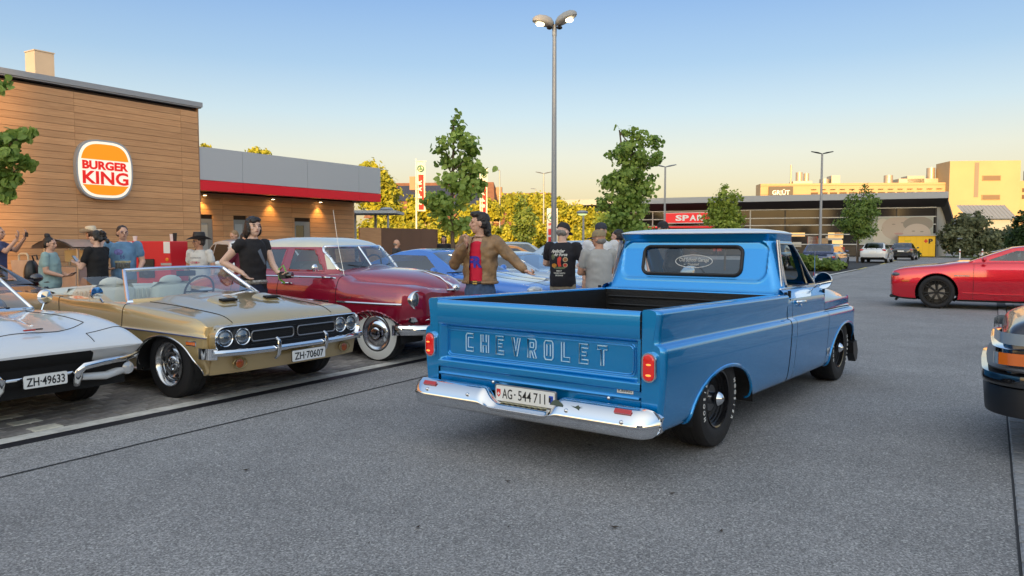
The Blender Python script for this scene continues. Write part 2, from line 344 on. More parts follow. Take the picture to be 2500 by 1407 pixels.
# ================================================================ ground, lot and paving
def asphalt(name, c1, c2, speck, spk=.5):
    m = bpy.data.materials.new(name); m.use_nodes = True; n = m.node_tree; b = n.nodes['Principled BSDF']
    tc = n.nodes.new('ShaderNodeTexCoord')
    def noise(sc, det=6, rough=.6):
        q = n.nodes.new('ShaderNodeTexNoise'); q.inputs['Scale'].default_value = sc; q.inputs['Detail'].default_value = det; q.inputs['Roughness'].default_value = rough
        n.links.new(tc.outputs['Object'], q.inputs['Vector']); return q
    big = noise(.35, 5); fine = noise(95, 3, .85); mid = noise(1.1, 6, .65); vor = n.nodes.new('ShaderNodeTexVoronoi'); vor.inputs['Scale'].default_value = 100
    n.links.new(tc.outputs['Object'], vor.inputs['Vector'])
    r0 = n.nodes.new('ShaderNodeValToRGB'); r0.color_ramp.elements[0].position = .35; r0.color_ramp.elements[1].position = .68
    r0.color_ramp.elements[0].color = (*c1, 1); r0.color_ramp.elements[1].color = (*c2, 1); bm_ = n.nodes.new('ShaderNodeMath'); bm_.operation = 'MULTIPLY_ADD'; bm_.inputs[1].default_value = .5; n.links.new(mid.outputs[0], bm_.inputs[0]); hb_ = n.nodes.new('ShaderNodeMath'); hb_.operation = 'MULTIPLY'; hb_.inputs[1].default_value = .5; n.links.new(big.outputs[0], hb_.inputs[0]); n.links.new(hb_.outputs[0], bm_.inputs[2]); n.links.new(bm_.outputs[0], r0.inputs[0])
    r1 = n.nodes.new('ShaderNodeValToRGB'); r1.color_ramp.elements[0].position = .34; r1.color_ramp.elements[1].position = .68
    r1.color_ramp.elements[0].color = (.40, .40, .41, 1); r1.color_ramp.elements[1].color = (1.62, 1.6, 1.58, 1); n.links.new(fine.outputs[0], r1.inputs[0])
    mu = n.nodes.new('ShaderNodeMix'); mu.data_type = 'RGBA'; mu.blend_type = 'MULTIPLY'; mu.inputs[0].default_value = 1
    n.links.new(r0.outputs[0], mu.inputs[6]); n.links.new(r1.outputs[0], mu.inputs[7])
    r2 = n.nodes.new('ShaderNodeValToRGB'); r2.color_ramp.elements[0].position = .80; r2.color_ramp.elements[1].position = .9
    r2.color_ramp.elements[0].color = (0, 0, 0, 1); r2.color_ramp.elements[1].color = (spk, spk, spk, 1); n.links.new(vor.outputs['Color'], r2.inputs[0])
    mx = n.nodes.new('ShaderNodeMix'); mx.data_type = 'RGBA'; n.links.new(r2.outputs[0], mx.inputs[0]); n.links.new(mu.outputs[2], mx.inputs[6]); mx.inputs[7].default_value = (*speck, 1)
    sp_ = n.nodes.new('ShaderNodeSeparateColor'); n.links.new(vor.outputs['Color'], sp_.inputs[0]); gr_ = n.nodes.new('ShaderNodeMapRange'); gr_.inputs[3].default_value = .62; gr_.inputs[4].default_value = 1.38; n.links.new(sp_.outputs[1], gr_.inputs[0])
    gm_ = n.nodes.new('ShaderNodeVectorMath'); gm_.operation = 'SCALE'; n.links.new(mx.outputs[2], gm_.inputs[0]); n.links.new(gr_.outputs[0], gm_.inputs['Scale'])
    n.links.new(gm_.outputs[0], b.inputs['Base Color']); b.inputs['Roughness'].default_value = .85
    bp = n.nodes.new('ShaderNodeBump'); bp.inputs['Strength'].default_value = .55; bp.inputs['Distance'].default_value = .006
    n.links.new(fine.outputs[0], bp.inputs['Height']); n.links.new(bp.outputs[0], b.inputs['Normal'])
    return m
ASPH = asphalt('asphalt_coarse', (.192, .188, .186), (.295, .289, .284), (.38, .37, .35), .6)
ASPH2 = asphalt('asphalt_fine', (.23, .225, .222), (.315, .31, .304), (.34, .33, .32), .3)
def sheet(name, pts, z, m, kind='structure'):
    k = M(); k.add([(p[0], p[1], z) for p in pts], [tuple(range(len(pts)))]); o = k.build(name, m, None, 0); o['kind'] = kind; return o
sheet('ground', [(-900, -500), (900, -500), (900, 1200), (-900, 1200)], 0, ASPH)
sheet('road_edge_strip', [lot(-8, -.70), lot(40, -.70), lot(40, 0), lot(-8, 0)], .004, ASPH2)
k = M(); rnd = random.Random(4)
path = [lot(-8+.4*i, -.70+.008*rnd.uniform(-1, 1), .0065) for i in range(100)]
for a, b in zip(path, path[1:]):
    k.add([a-E2*.009, b-E2*.009, b+E2*.006, a+E2*.006], [(0, 1, 2, 3)])
k.build('asphalt_joint', mat('bitumen', (.045, .045, .05), .7), None, 0)['kind'] = 'structure'
sheet('drain_channel', [lot(-8, 0), lot(40, 0), lot(40, .135), lot(-8, .135)], .006, mat('drain_black', (.016, .015, .020), .55, noise=.3, nscale=30))
sheet('kerb_strip', [lot(-8, .135), lot(40, .135), lot(40, .30), lot(-8, .30)], .008, mat('kerb_concrete', (.62, .60, .55), .85, noise=.2, nscale=9, bump=.3, bscale=90))
sheet('parking_ground', [lot(-12, .30), lot(60, .30), lot(60, 30), lot(-12, 30)], .004, mat('joint_dark', (.03, .03, .032), .95))
# concrete pavers, each its own piece in front, joined further back
PAVM = [mat('paver_a', (.27, .25, .23), .85, noise=.25, nscale=14, bump=.3, bscale=120), mat('paver_b', (.34, .315, .29), .85, noise=.25, nscale=12, bump=.3, bscale=120),
        mat('paver_c', (.21, .195, .185), .85, noise=.25, nscale=16, bump=.3, bscale=120), mat('paver_line', (.60, .57, .48), .8, noise=.2, nscale=20, bump=.2, bscale=120)]
STALL = [-2.25+.12, .38, 2.95, 5.5]
pav_me = []
for q in range(4):
    kk = M(); kk.bbox((0, 0, 0), (.226, .146, .03), .006); pav_me.append(_tmp(kk, PAVM[q], 30))
rnd = random.Random(7); cells = []
for row in range(40):
    d = .30+.078+row*.156; off = .12 if row % 2 else 0
    for c in range(-20, 60):
        s = c*.236+off; q = rnd.choice((0, 0, 1, 2, 2))
        for sl in STALL:
            if abs(s-sl) < .075 and rnd.random() < .8: q = 3
        cells.append((lot(s, d), q, s, d))
paving = empty('parking_paving', lot(0, .3)); paving['kind'] = 'structure'
def pscore(p): return 1/max(.5, (p.x**2+p.y**2)) if abs(p.x/p.y) < .68 and p.y > 1 else 0
cells.sort(key=lambda c: -pscore(c[0]))
rest = M()
for i, (p, q, s, d) in enumerate(cells):
    zz = .004+rnd.uniform(-.003, .002)
    if i < 290:
        o = bpy.data.objects.new('paver', pav_me[q]); COL.objects.link(o); o.parent = paving; o.location = p-lot(0, .3)+Vector((0, 0, zz)); o.rotation_euler = (0, 0, R(90-LA)+rnd.uniform(-.012, .012))
    else:
        rest.box((p.x, p.y, zz), (.226, .146, .03), R(90-LA), m=q)
o = rest.build('pavers', PAVM, None, 0); o['kind'] = 'stuff'
# right-hand edge: granite setts and pavers beyond
def rk(t, d): q = Vector((2.26, 3.33, 0))+E1*t-E2*d; return q
kg = mat('granite', (.25, .25, .255), .8, noise=.3, nscale=40, bump=.3, bscale=80)
kk = M(); kk.bbox((0, 0, 0), (.255, .145, .03), .008); gm = _tmp(kk, kg, 30)
edge = empty('edge_setts', rk(0, 0)); edge['kind'] = 'structure'
for i in range(-4, 60):
    o = bpy.data.objects.new('sett', gm); COL.objects.link(o); o.parent = edge; o.location = rk(i*.27, .085)-rk(0, 0)+Vector((0, 0, .004)); o.rotation_euler = (0, 0, R(90-LA)+rnd.uniform(-.01, .01))
sheet('right_edge_bed', [rk(-3, .0), rk(40, .0), rk(40, 6), rk(-3, 6)], .004, MATS['joint_dark'])
rest = M()
for row in range(30):
    for c in range(-12, 90):
        p = rk(c*.236+(.12 if row % 2 else 0), .165+.085+row*.156); rest.box((p.x, p.y, .002), (.226, .146, .03), R(90-LA), m=rnd.choice((0, 1, 2)))
o = rest.build('pavers', PAVM, None, 0); o['kind'] = 'stuff'
# small leaves and litter on the asphalt
rnd = random.Random(11)
k = M()
for u, v in ((1240, 1178), (1440, 1090), (1640, 1208), (1020, 1290), (2395, 835), (2310, 805), (600, 1150), (900, 1330), (1500, 1290), (1760, 1300), (1240, 1290)):
    q = at_px(u, v, 5); t = HCAM/(HCAM-q.z); p = Vector((0, 0, HCAM))+(q-Vector((0, 0, HCAM)))*t; a = rnd.uniform(0, 6.3); L = rnd.uniform(.012, .03)
    c, s_ = math.cos(a), math.sin(a)
    k.add([(p.x+c*L, p.y+s_*L, .012), (p.x-s_*L*.4, p.y+c*L*.4, .006), (p.x-c*L, p.y-s_*L, .014), (p.x+s_*L*.4, p.y-c*L*.4, .006)], [(0, 1, 2, 3)])
o = k.build('litter', mat('dead_leaf', (.045, .035, .028), .9), None, 0); o['kind'] = 'stuff'
# ================================================================ blue pickup truck (hero)
BLUE = mat('truck_blue', (.0, .285, .70), .24, .58, .8)
ROOFW = mat('truck_roof_white', (.74, .76, .78), .25, 0, 1.0)
LINER = mat('bed_liner', (.005, .005, .006), .6, bump=.3, bscale=60)
def frange(a, b, n): return [a+(b-a)*i/(n-1) for i in range(n)]
def side_grid(prof_at, y0, y1, ny, nv=44):
    ys = frange(y0, y1, ny); rows = []
    for y in ys:
        p = np.array(prof_at(y), float); q = pchip(p, np.linspace(0, len(p)-1, nv)); rows.append([(a[0], y, a[1]) for a in q])
    return np.array(rows)
LOW = [(.86, .285), (.925, .295), (.955, .34), (.972, .46), (.985, .62), (.991, .74), (.990, .795), (.984, .825), (.968, .842), (.950, .850), (.9475, .856)]
def arch_part(k, cy, cz, a, b, parent, mt, side):
    rim = k.cut(sd_circle(cy, cz, a, b), lambda c: c[0] > .8 and c[2] < .80)
    rim = [p for p in rim]
    rim.sort(key=lambda p: math.atan2(p[2]-cz, p[1]-cy))
    return rim
def truck():
    T = empty('pickup_truck', (.124, 5.18, 0), 36.9, 'lowered metallic blue vintage pickup truck with white roof and chrome rear bumper', 'pickup truck')
    for sx in (1, -1):
        # ---- bed side
        def prof(y):
            e = max(0, 1-y/.035); ins = .022*e*e
            top = [(.945, .885), (.948, .95), (.958, 1.01), (.960, 1.035), (.950, 1.053), (.915, 1.062), (.865, 1.062), (.845, 1.055), (.842, 1.04)]
            return [(x-ins*(1 if x > .87 else 0), z) for x, z in LOW+top]
        ys = [0, .006, .015, .035]+frange(.06, 2.50, 96); g = []
        for y in ys:
            q = pchip(np.array(prof(y)), np.linspace(0, 19, 60)); g.append([(a[0], y, a[1]) for a in q])
        k = M(); k.grid(g)
        rim = k.cut(sd_circle(1.05, .295, .575, .315), lambda c: c[0] > .8 and c[2] < .80)
        rim.sort(key=lambda p: -math.atan2(p[2]-.2, p[1]-1.05))
        rear = g[0]; n = len(rear)
        k.add([(.842, 0, .285)]+[tuple(p) for p in rear], [(0, i+1, i) for i in range(1, n)])   # rear post face
        if sx < 0: k.xf(Matrix.Scale(-1, 4, (1, 0, 0)))
        b = k.build('bed_side', BLUE, T, 32)
        lip = M(); pp = [(p[0]-.004, p[1], p[2]) for p in rim if p[2] > .29]
        lip.tube([(sx*p[0], p[1], p[2]) for p in pp], .015, 8); lip.build('arch_lip', BLUE, b)
        wl = M(); ring = [[(sx*x, 1.05+.565*math.cos(a), .295+.31*math.sin(a)) for a in np.linspace(-.1, math.pi+.1, 20)] for x in (.97, .62)]
        wl.loft(ring, closed=False); wl.box((sx*.62, 1.05, .45), (.01, 1.2, .5)); wl.build('wheel_well', WELL, b, 0)
        # ---- tail lamp
        tl = M(); ol = rrect(.098, .186, .045, 6); il = rrect(.078, .166, .036, 6); c = (sx*.903, .712)
        tl.loft([[(c[0]+x, .004, c[1]+z) for x, z in ol], [(c[0]+x, -.022, c[1]+z) for x, z in ol], [(c[0]+x*.96, -.030, c[1]+z*.97) for x, z in ol], [(c[0]+x, -.030, c[1]+z) for x, z in il], [(c[0]+x, -.018, c[1]+z) for x, z in il]], caps=False)
        lamp = tl.build('tail_lamp', CHROME, T)
        ln = M(); ln.loft([[(c[0]+x, -.018, c[1]+z) for x, z in il], [(c[0]+x*.97, -.032, c[1]+z*.98) for x, z in il], [(c[0]+x*.8, -.040, c[1]+z*.9) for x, z in il], [(c[0]+x*.3, -.043, c[1]+z*.4) for x, z in il]]); ln.build('lens', REDLENS, lamp)
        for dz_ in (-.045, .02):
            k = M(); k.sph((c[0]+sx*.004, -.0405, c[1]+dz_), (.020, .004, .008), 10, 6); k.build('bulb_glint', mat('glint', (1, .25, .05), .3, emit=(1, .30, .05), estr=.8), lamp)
    # ---- bed: floor, liner, front wall
    k = M(); k.box((0, 1.27, .56), (1.68, 2.44, .02))
    for i in range(13): k.box((-.78+.13*i, 1.27, .578), (.05, 2.42, .016))
    for sx in (-1, 1): k.box((sx*.838, 1.25, .80), (.006, 2.46, .49)); k.tube([(sx*.70, .45, .57), (sx*.70, .5, .74), (sx*.70, 1.05, .80), (sx*.70, 1.6, .74), (sx*.70, 1.65, .57)], .13, 8)
    k.box((0, 2.485, .80), (1.68, .02, .50))
    for i in range(5): k.tube([(-.8, 2.47, .66+.08*i), (.8, 2.47, .66+.08*i)], .012, 6)
    k.build('bed_floor', LINER, T, 30)
    k = M(); k.tube([(-.84, 2.50, 1.045), (.84, 2.50, 1.045)], .022, 8); k.build('bed_front_rail', BLUE, T)
    # ---- tailgate
    prof = [(.035, 1.03), (.028, 1.046), (.008, 1.052), (-.008, 1.046), (-.016, 1.02), (-.017, .96), (-.015, .905), (-.010, .884), (0, .870), (.022, .858), (.026, .85), (.026, .63), (.022, .618), (-.004, .606), (-.010, .598), (-.010, .565), (-.004, .553), (.010, .549), (.012, .54), (.012, .513), (.03, .511)]
    pf = pchip(np.array(prof), np.linspace(0, len(prof)-1, 84)); xs = [-.836, -.826, -.818, -.812, -.802, -.792]+frange(-.77, .77, 40)+[.792, .802, .812, .818, .826, .836]; g = []
    for x in xs:
        e = min(1, max(0, (.818-abs(x))/.024)); e = e*e*(3-2*e); row = []
        for y, z in pf:
            yy = y
            if .60 < z < .875 and y > -.004: yy = -.004+(y+.004)*1.5*e
            row.append((x, yy, z))
        g.append(row)
    k = M(); k.grid(g); tg = k.build('tailgate', BLUE, T, 28)
    k = M()
    for (w_, h_, z_) in ((1.56, .205, .738), (1.535, .18, .738)):
        k.tube([(x, .038, z_+z) for x, z in rrect(w_, h_, .035, 5)], .0045, 6, closed=True)
    k.build('pressed_border', BLUE, tg)
    # outlined block letters
    def L(*p): return [tuple(q) for q in p]
    S = .27
    GL = {'C': [L((0, 0), (.9, 0), (.9, .22), (S, .22), (S, .78), (.9, .78), (.9, 1), (.12, 1), (0, .88), (0, .12))],
          'H': [L((0, 0), (S, 0), (S, .40), (.65, .40), (.65, 0), (.92, 0), (.92, 1), (.65, 1), (.65, .60), (S, .60), (S, 1), (0, 1))],
          'E': [L((0, 0), (.9, 0), (.9, .2), (S, .2), (S, .41), (.72, .41), (.72, .59), (S, .59), (S, .8), (.9, .8), (.9, 1), (0, 1))],
          'V': [L((.34, 0), (.62, 0), (.97, 1), (.70, 1), (.48, .3), (.26, 1), (0, 1))],
          'R': [L((0, 0), (S, 0), (S, .38), (.42, .38), (.66, 0), (.95, 0), (.70, .40), (.88, .48), (.92, .60), (.92, .88), (.80, 1), (0, 1)), L((S, .56), (.62, .56), (.65, .60), (.65, .78), (.62, .82), (S, .82))],
          'O': [L((.12, 0), (.80, 0), (.92, .12), (.92, .88), (.80, 1), (.12, 1), (0, .88), (0, .12)), L((S, .2), (.65, .2), (.65, .8), (S, .8))],
          'L': [L((0, 0), (.85, 0), (.85, .22), (S, .22), (S, 1), (0, 1))],
          'T': [L((.33, 0), (.60, 0), (.60, .8), (.93, .8), (.93, 1), (0, 1), (0, .8), (.33, .8))]}
    k = M(); x0 = -.60
    for ch in 'CHEVROLET':
        for pl in GL[ch]: k.tube([(x0+px*.076,   .036, .684+pz*.128) for px, pz in pl], .0044, 6, closed=True)
        x0 += .1385
    k.build('lettering', mat('letter_highlight', (.50, .72, .86), .55, 0, 0), tg)  # pale colour paints in the highlight along the raised letter outlines
    k = M(); k.bbox((.725, .008, .545), (.115, .006, .034), .003); bd = k.build('badge', PLATE, tg)
    t = text_m('SURFING', .02, .0008, width=.10); t.xf(Matrix.Translation((.725, .0035, .5375))); t.build('badge_text', INK, tg, 0)
    k = M(); k.box((0, .03, .47), (1.66, .03, .09)); k.tube([(-.83, .0, .505), (.83, .0, .505)], .012, 6); k.build('rear_sill', BLUE, T)
    for xx in (-.31, .62):
        k = M(); k.sph((xx, -.012, .49), .014, 10, 6); k.build('bolt', CHROME, T)
    # ---- rear bumper
    xs = [-1.005, -1.0, -.985, -.96, -.92, -.86]+frange(-.8, .8, 90)+[.86, .92, .96, .985, 1.0, 1.005]; g = []
    for x in xs:
        a = abs(x); e = max(0, (a-.86)/.145); back = .085*e**2.2; t_ = min(1, max(0, (.33-a)/.12)); t_ = t_*t_*(3-2*t_); dz = .098*t_
        sec = [(-.055, .44), (-.058, .462), (-.075, .470), (-.10, .464), (-.135, .44), (-.165, .405), (-.178, .378), (-.180, .366), (-.176, .36), (-.170, .352), (-.166, .33), (-.158, .305), (-.145, .290), (-.12, .284), (-.09, .284)]
        row = []
        for y, z in sec:
            zz = z-dz*max(0, min(1, (z-.355)/.06)) if z > .355 else z
            sc_ = 1-.55*e**4; row.append((x, -.09+(y+.09)*sc_+back*(1.0 if y < -.09 else .3), .375+(zz-.375)*sc_))
        g.append(row)
    gg = np.array(g); gg = np.array([pchip(r, np.linspace(0, len(r)-1, 40)) for r in gg]); k = M(); k.grid(gg)
    for r in (gg[0], gg[-1]): k.add([tuple(p) for p in r], [tuple(range(len(r)))])
    bp = k.build('rear_bumper', CHROME, T, 40)
    for x, z, y in ((-.80, .405, -.167), (-.42, .41, -.166), (.40, .405, -.167), (.80, .388, -.176)):
        k = M(); k.sph((x, y, z), .014, 12, 8); k.build('bolt', BRIGHT, bp)
    for x in (-.80, .79):
        k = M(); k.box((x, -.139, .447), (.115, .008, .03), rx=R(-38)); k.build('reflector', mat('reflector_red', (.45, .02, .02), .3, 0, .5), bp)
    for dx, pl in ((.315, [(-.05, 0), (.05, .0), (.045, .02), (.0, .045), (-.03, .04), (-.045, .02)]), (.455, [(-.04, .02), (0, .014), (.02, .03), (.03, .018), (.055, .022), (.03, .01), (.035, -.01), (.005, .006)])):
        k = M(); k.add([(dx+px, -.128-.6*(.03-pz)*.8-.012, .424+pz*.75) for px, pz in pl], [tuple(range(len(pl)))]); k.build('sticker', mat('sticker_green', (.05, .07, .045), .5), bp, 0)
    k = M(); N = 16
    for i in range(N):
        for j in range(4):
            x = -.19+.38*i/N; y = -.10+.06*j/4; k.add([(x, y, .374), (x+.38/N, y, .374), (x+.38/N, y+.015, .374), (x, y+.015, .374)], [(0, 1, 2, 3)], m=(i+j) % 2)
    k.build('step_pad', [mat('step_cream', (.5, .46, .25), .5), mat('step_grey', (.12, .12, .11), .5)], bp, 0)
    # ---- licence plate
    k = M(); k.loft([[(x*s_, y, .432+z*s_) for x, z in rrect(.50, .118, .012, 3)] for s_, y in ((1.02, -.052), (1.02, -.062), (.985, -.064), (.985, -.061))]); pl = k.build('licence_plate', mat('plate_frame', (.3, .3, .31), .3, .8), T)
    k = M(); k.loft([[(x, y, .432+z) for x, z in rrect(.488, .106, .01, 3)] for y in (-.0600, -.0650)]); k.build('plate_face', PLATE, pl)
    k = M()
    for s_, x0 in (('AG', -.147), ('544', -.0), ('711', .122)):
        t = text_m(s_, .096, .0006, width={'AG': .085, '544': .108, '711': .095}[s_], bold=.0005); t.xf(Matrix.Translation((x0, -.0655, .399))); k.add(t.v, t.f)
    k.box((-.082, -.0655, .433), (.012, .001, .010)); k.build('plate_text', INK, pl, 0)
    for x, cols in ((-.222, 'r'), (.215, 'b')):
        sh = [(-.017, .028), (.017, .028), (.017, -.005), (.010, -.02), (0, -.028), (-.010, -.02), (-.017, -.005)]
        k = M(); k.prism([(x+a, .432+b) for a, b in sh], -.0645, -.0658); e_ = k.build('shield', mat('shield_red', (.65, .02, .02), .4) if cols == 'r' else mat('shield_blue', (.02, .08, .5), .4), pl, 0)
        k = M()
        if cols == 'r': k.box((x, -.066, .433), (.022, .001, .007)); k.box((x, -.0662, .433), (.007, .001, .022))
        else: k.box((x-.009, -.066, .438), (.015, .001, .034)); k.box((x+.008, -.0661, .45), (.006, .001, .006)); k.box((x+.008, -.0661, .435), (.006, .001, .006))
        k.build('shield_mark', WHITE if cols == 'r' else INK, e_, 0)
    # ---- cab sides, doors, front fenders (right side faces the camera)
    for sx in (1, -1):
        fl = Matrix.Scale(sx, 4, (1, 0, 0))
        up = [(.945, .885), (.945, .95), (.940, 1.005), (.925, 1.045), (.895, 1.085), (.868, 1.103), (.85, 1.108)]
        k = M(); k.grid(side_grid(lambda y: LOW+up, 2.522, 2.66, 8, 48)); k.xf(fl); k.build('cab_corner', BLUE, T, 30)
        k = M(); k.grid(side_grid(lambda y: LOW+up, 2.668, 3.695, 26, 48)); k.xf(fl); dr = k.build('door', BLUE, T, 30)
        k = M(); k.box((sx*.93, 2.613, .70), (.02, .03, .78)); k.box((sx*.93, 2.511, .70), (.02, .03, .76)); k.box((sx*.93, 3.70, .70), (.02, .02, .76)); k.build('door_gap', WELL, T, 0)
        k = M(); k.tube([(sx*.955, 2.76, .985), (sx*.985, 2.78, .99), (sx*.99, 2.86, .99), (sx*.985, 2.91, .985), (sx*.95, 2.93, .98)], .011, 8); k.sph((sx*.955, 2.77, .985), (.02, .03, .02)); k.cyl((sx*.95, 2.84, .955), (sx*.972, 2.84, .955), .014); k.build('handle', CHROME, dr)
        def fprof(y):
            t = (y-3.70)/1.22; nz = max(0, (y-4.62)/.30); tp = 1-.03*max(0, t)**2-.05*nz**2
            hz = 1.108-.135*t**1.6
            u = [(.945*tp, .885), (.945*tp, .93), (.938*tp, .965), (.915*tp, hz-.085), (.87*tp, hz-.035), (.78*tp, hz-.005), (.5*tp, hz+.035-.02*t), (0, hz+.05-.03*t)]
            lo = [((x*(1-.05*nz**2)), z) for x, z in LOW]
            return lo+u
        k = M(); k.grid(side_grid(fprof, 3.705, 4.92, 54, 64))
        rim = k.cut(sd_circle(4.40, .315, .55, .385), lambda c: c[0] > .75 and c[2] < .82)
        k2 = side_grid(fprof, 4.92, 4.92, 2, 64)[0]; k.add([tuple(p) for p in k2]+[(0, 4.92, .285)], [(len(k2), i, i+1) for i in range(len(k2)-1)])
        rim.sort(key=lambda p: -math.atan2(p[2]-.2, p[1]-4.40)); k.xf(fl); fd = k.build('front_fender', BLUE, T, 30)
        lip = M(); lip.tube([(sx*(p[0]-.004), p[1], p[2]) for p in rim if p[2] > .29], .014, 8); lip.build('arch_lip', BLUE, fd)
        wl = M(); wl.loft([[(sx*x, 4.40+.54*math.cos(a), .31+.38*math.sin(a)) for a in np.linspace(-.1, math.pi+.1, 20)] for x in (.965, .55)], closed=False); wl.box((sx*.55, 4.4, .5), (.01, 1.1, .6)); wl.build('wheel_well', WELL, fd, 0)
        k = M(); k.tube([(sx*.9465, y, z) for y, z in ((3.705, .862), (4.3, .866), (4.70, .864))], .005, 6); k.build('fender_seam', WELL, fd)
        # decal eyes at the fender foot
        k = M()
        for q, (yy, zz) in enumerate(((3.745, .46), (3.795, .475))):
            el = [(sx*(.974), yy+.021*math.cos(a), zz+.058*math.sin(a)) for a in np.linspace(0, 2*math.pi, 14)[:-1]]
            k.m = 0; k.add(el, [tuple(range(13))]); k.m = 1; k.add([(sx*.9765, yy+.009*math.cos(a), zz-.022+.024*math.sin(a)) for a in np.linspace(0, 2*math.pi, 10)[:-1]], [tuple(range(9))])
        k.build('eyes_decal', [WHITE, INK], fd, 0)
        for yy, nm in ((1.05, 'rear'), (4.41, 'front')):
            wheel(T, (sx*.80, yy, .352), .352, .26, 'steel', sx)
        # roof drip rail and ribbed pillar trim
    # ---- upper cab shell (rings by height)
    ZL = [1.02, 1.06, 1.10, 1.13, 1.20, 1.30, 1.40, 1.48, 1.53, 1.555, 1.575, 1.592]
    def ring(z, n=160):
        t = (z-1.02)/.60; hw = np.interp(z, [1.02, 1.06, 1.10, 1.2, 1.4, 1.53, 1.56, 1.6], [.945, .915, .872, .845, .80, .765, .775, .785])
        yr = np.interp(z, [1.02, 1.08, 1.13, 1.45, 1.53, 1.56, 1.6], [2.50, 2.56, 2.575, 2.65, 2.66, 2.64, 2.615]); yf = np.interp(z, [1.02, 1.13, 1.57, 1.62], [3.80, 3.72, 3.22, 3.20])
        if z > 1.575: yr -= .0
        cy, hy = (yr+yf)/2, (yf-yr)/2; pts = []; rr_ = .10
        # walk a rounded rectangle by arc length so that columns line up between rings
        corners = [(hw, hy), (-hw, hy), (-hw, -hy), (hw, -hy)]
        for q in range(4):
            ax = (1, 1) if q == 0 else (-1, 1) if q == 1 else (-1, -1) if q == 2 else (1, -1)
            for j in range(14):
                a = R(90*q+90*j/13); pts.append((ax[0]*(hw-rr_)+rr_*math.cos(a), cy+ax[1]*(hy-rr_)+rr_*math.sin(a), z))
            nx = corners[(q+1) % 4]; ax2 = (-1, 1) if q == 0 else (-1, -1) if q == 1 else (1, -1) if q == 2 else (1, 1)
            a = R(90*q+90); p0 = np.array([ax[0]*(hw-rr_)+rr_*math.cos(a), cy+ax[1]*(hy-rr_)+rr_*math.sin(a)]); p1 = np.array([ax2[0]*(hw-rr_)+rr_*math.cos(a), cy+ax2[1]*(hy-rr_)+rr_*math.sin(a)])
            m_ = 60 if q == 0 else 130 if q == 2 else 40
            for j in range(1, m_):
                w_ = p0+(p1-p0)*j/m_; pts.append((w_[0], w_[1], z))
        return pts
    zz = pchip(np.array(ZL), np.linspace(0, len(ZL)-1, 84)); rings = [ring(z) for z in zz]
    # pressed panel round the rear window: a shallow step
    out_r = sd_rrect(0, 2, (0, 1.345), (.735, .185), .10)
    for rg in rings:
        for i, p in enumerate(rg):
            if p[1] < 2.72 and abs(p[0]) < .85:
                d = out_r(p)[0]; s_ = min(1, max(0, -d/.02)); rg[i] = (p[0], p[1]+.014*s_*s_*(3-2*s_)-.004*math.exp(-(d/.012)**2), p[2])
    k = M(); k.loft(rings, caps=False)
    rw = k.cut(sd_rrect(0, 2, (-.005, 1.343), (.495, .132), .065), lambda c: c[1] < 2.75)
    sides = {}
    SW = [(2.715, 1.122), (3.58, 1.122), (3.16, 1.505), (2.735, 1.505)]
    for sx in (1, -1): sides[sx] = k.cut(sd_poly(1, 2, SW), lambda c, sx=sx: c[0]*sx > .7 and 2.70 < c[1] < 3.62)
    ws = k.cut(sd_rrect(0, 2, (0, 1.345), (.70, .19), .07), lambda c: c[1] > 3.1 and abs(c[0]) < .72)
    cabo = k.build('cab', BLUE, T, 35)
    k = M(); rwl = sort_rim(rw, 0, 2); k.tube([(p[0], p[1]-.006, p[2]) for p in rwl], .017, 8, closed=True); k.build('window_rubber', BLACK, cabo)
    g_ = fan([(p[0], 2.6455+(p[2]-1.335)*.234, p[2]) for p in rwl]); rg_ = g_.build('rear_window', GLASS, T, 0)
    k = M(); el = [(.02+.185*math.cos(a), 2.645, 1.335+.060*math.sin(a)) for a in np.linspace(0, 2*math.pi, 40)[:-1]]
    def onglass(x, z): return 2.645+(z-1.335)*.234-.002
    k.tube([(x, onglass(x, z), z) for x, y, z in el], .0035, 4, closed=True)
    for tx, sz, wd_, zc in (('Old School Garage', .05, .30, 1.333), ('Dielsdorf', .034, .11, 1.294)):
        t = text_m(tx, sz, .0004, width=wd_, bold=.0008); k.add([(x+.02, onglass(0, z+zc), z+zc) for x, y, z in t.v], t.f)
    k.build('window_lettering', WHITE, rg_, 0)
    for sx in (1, -1):
        rm = sort_rim(sides[sx], 1, 2); k = M(); k.tube([(p[0]+.003*sx, p[1], p[2]) for p in rm], .012, 6, closed=True); k.build('window_frame', mat('frame_blue_dark', (.004, .04, .12), .25, .2, 1), cabo)
    fan([(p[0], p[1], p[2]) for p in sort_rim(ws, 0, 2)]).build('windscreen', GLASS, T, 0)
    k = M(); k.tube([(.838, 3.40, 1.13), (.80, 3.30, 1.37)], .009, 6); k.add([(.845, 3.40, 1.13), (.845, 3.56, 1.13), (.80, 3.32, 1.37)], [(0, 1, 2)]); k.build('vent_window', GLASSD, T, 0)
    # roof cap, white
    def roof_ring(z, hw, yr, yf, rr_=.12):
        pts = []; cy, hy = (yr+yf)/2, (yf-yr)/2
        for q in range(4):
            ax = ((1, 1), (-1, 1), (-1, -1), (1, -1))[q]
            for j in range(9): a = R(90*q+90*j/8); pts.append((ax[0]*(hw-rr_)+rr_*math.cos(a), cy+ax[1]*(hy-rr_)+rr_*math.sin(a), z-.02*abs(pts[-1][0] if False else 0)))
        return pts
    rr = [(1.592, .785, 2.618, 3.21), (1.596, .794, 2.606, 3.225), (1.601, .796, 2.604, 3.226), (1.609, .786, 2.614, 3.21), (1.625, .74, 2.66, 3.16), (1.640, .64, 2.74, 3.08), (1.648, .45, 2.82, 2.98), (1.650, .2, 2.88, 2.94)]
    k = M(); k.loft([roof_ring(*q, rr_=min(.14, (q[3]-q[2])/2*.9)) for q in rr]); k.build('roof', ROOFW, T, 50)
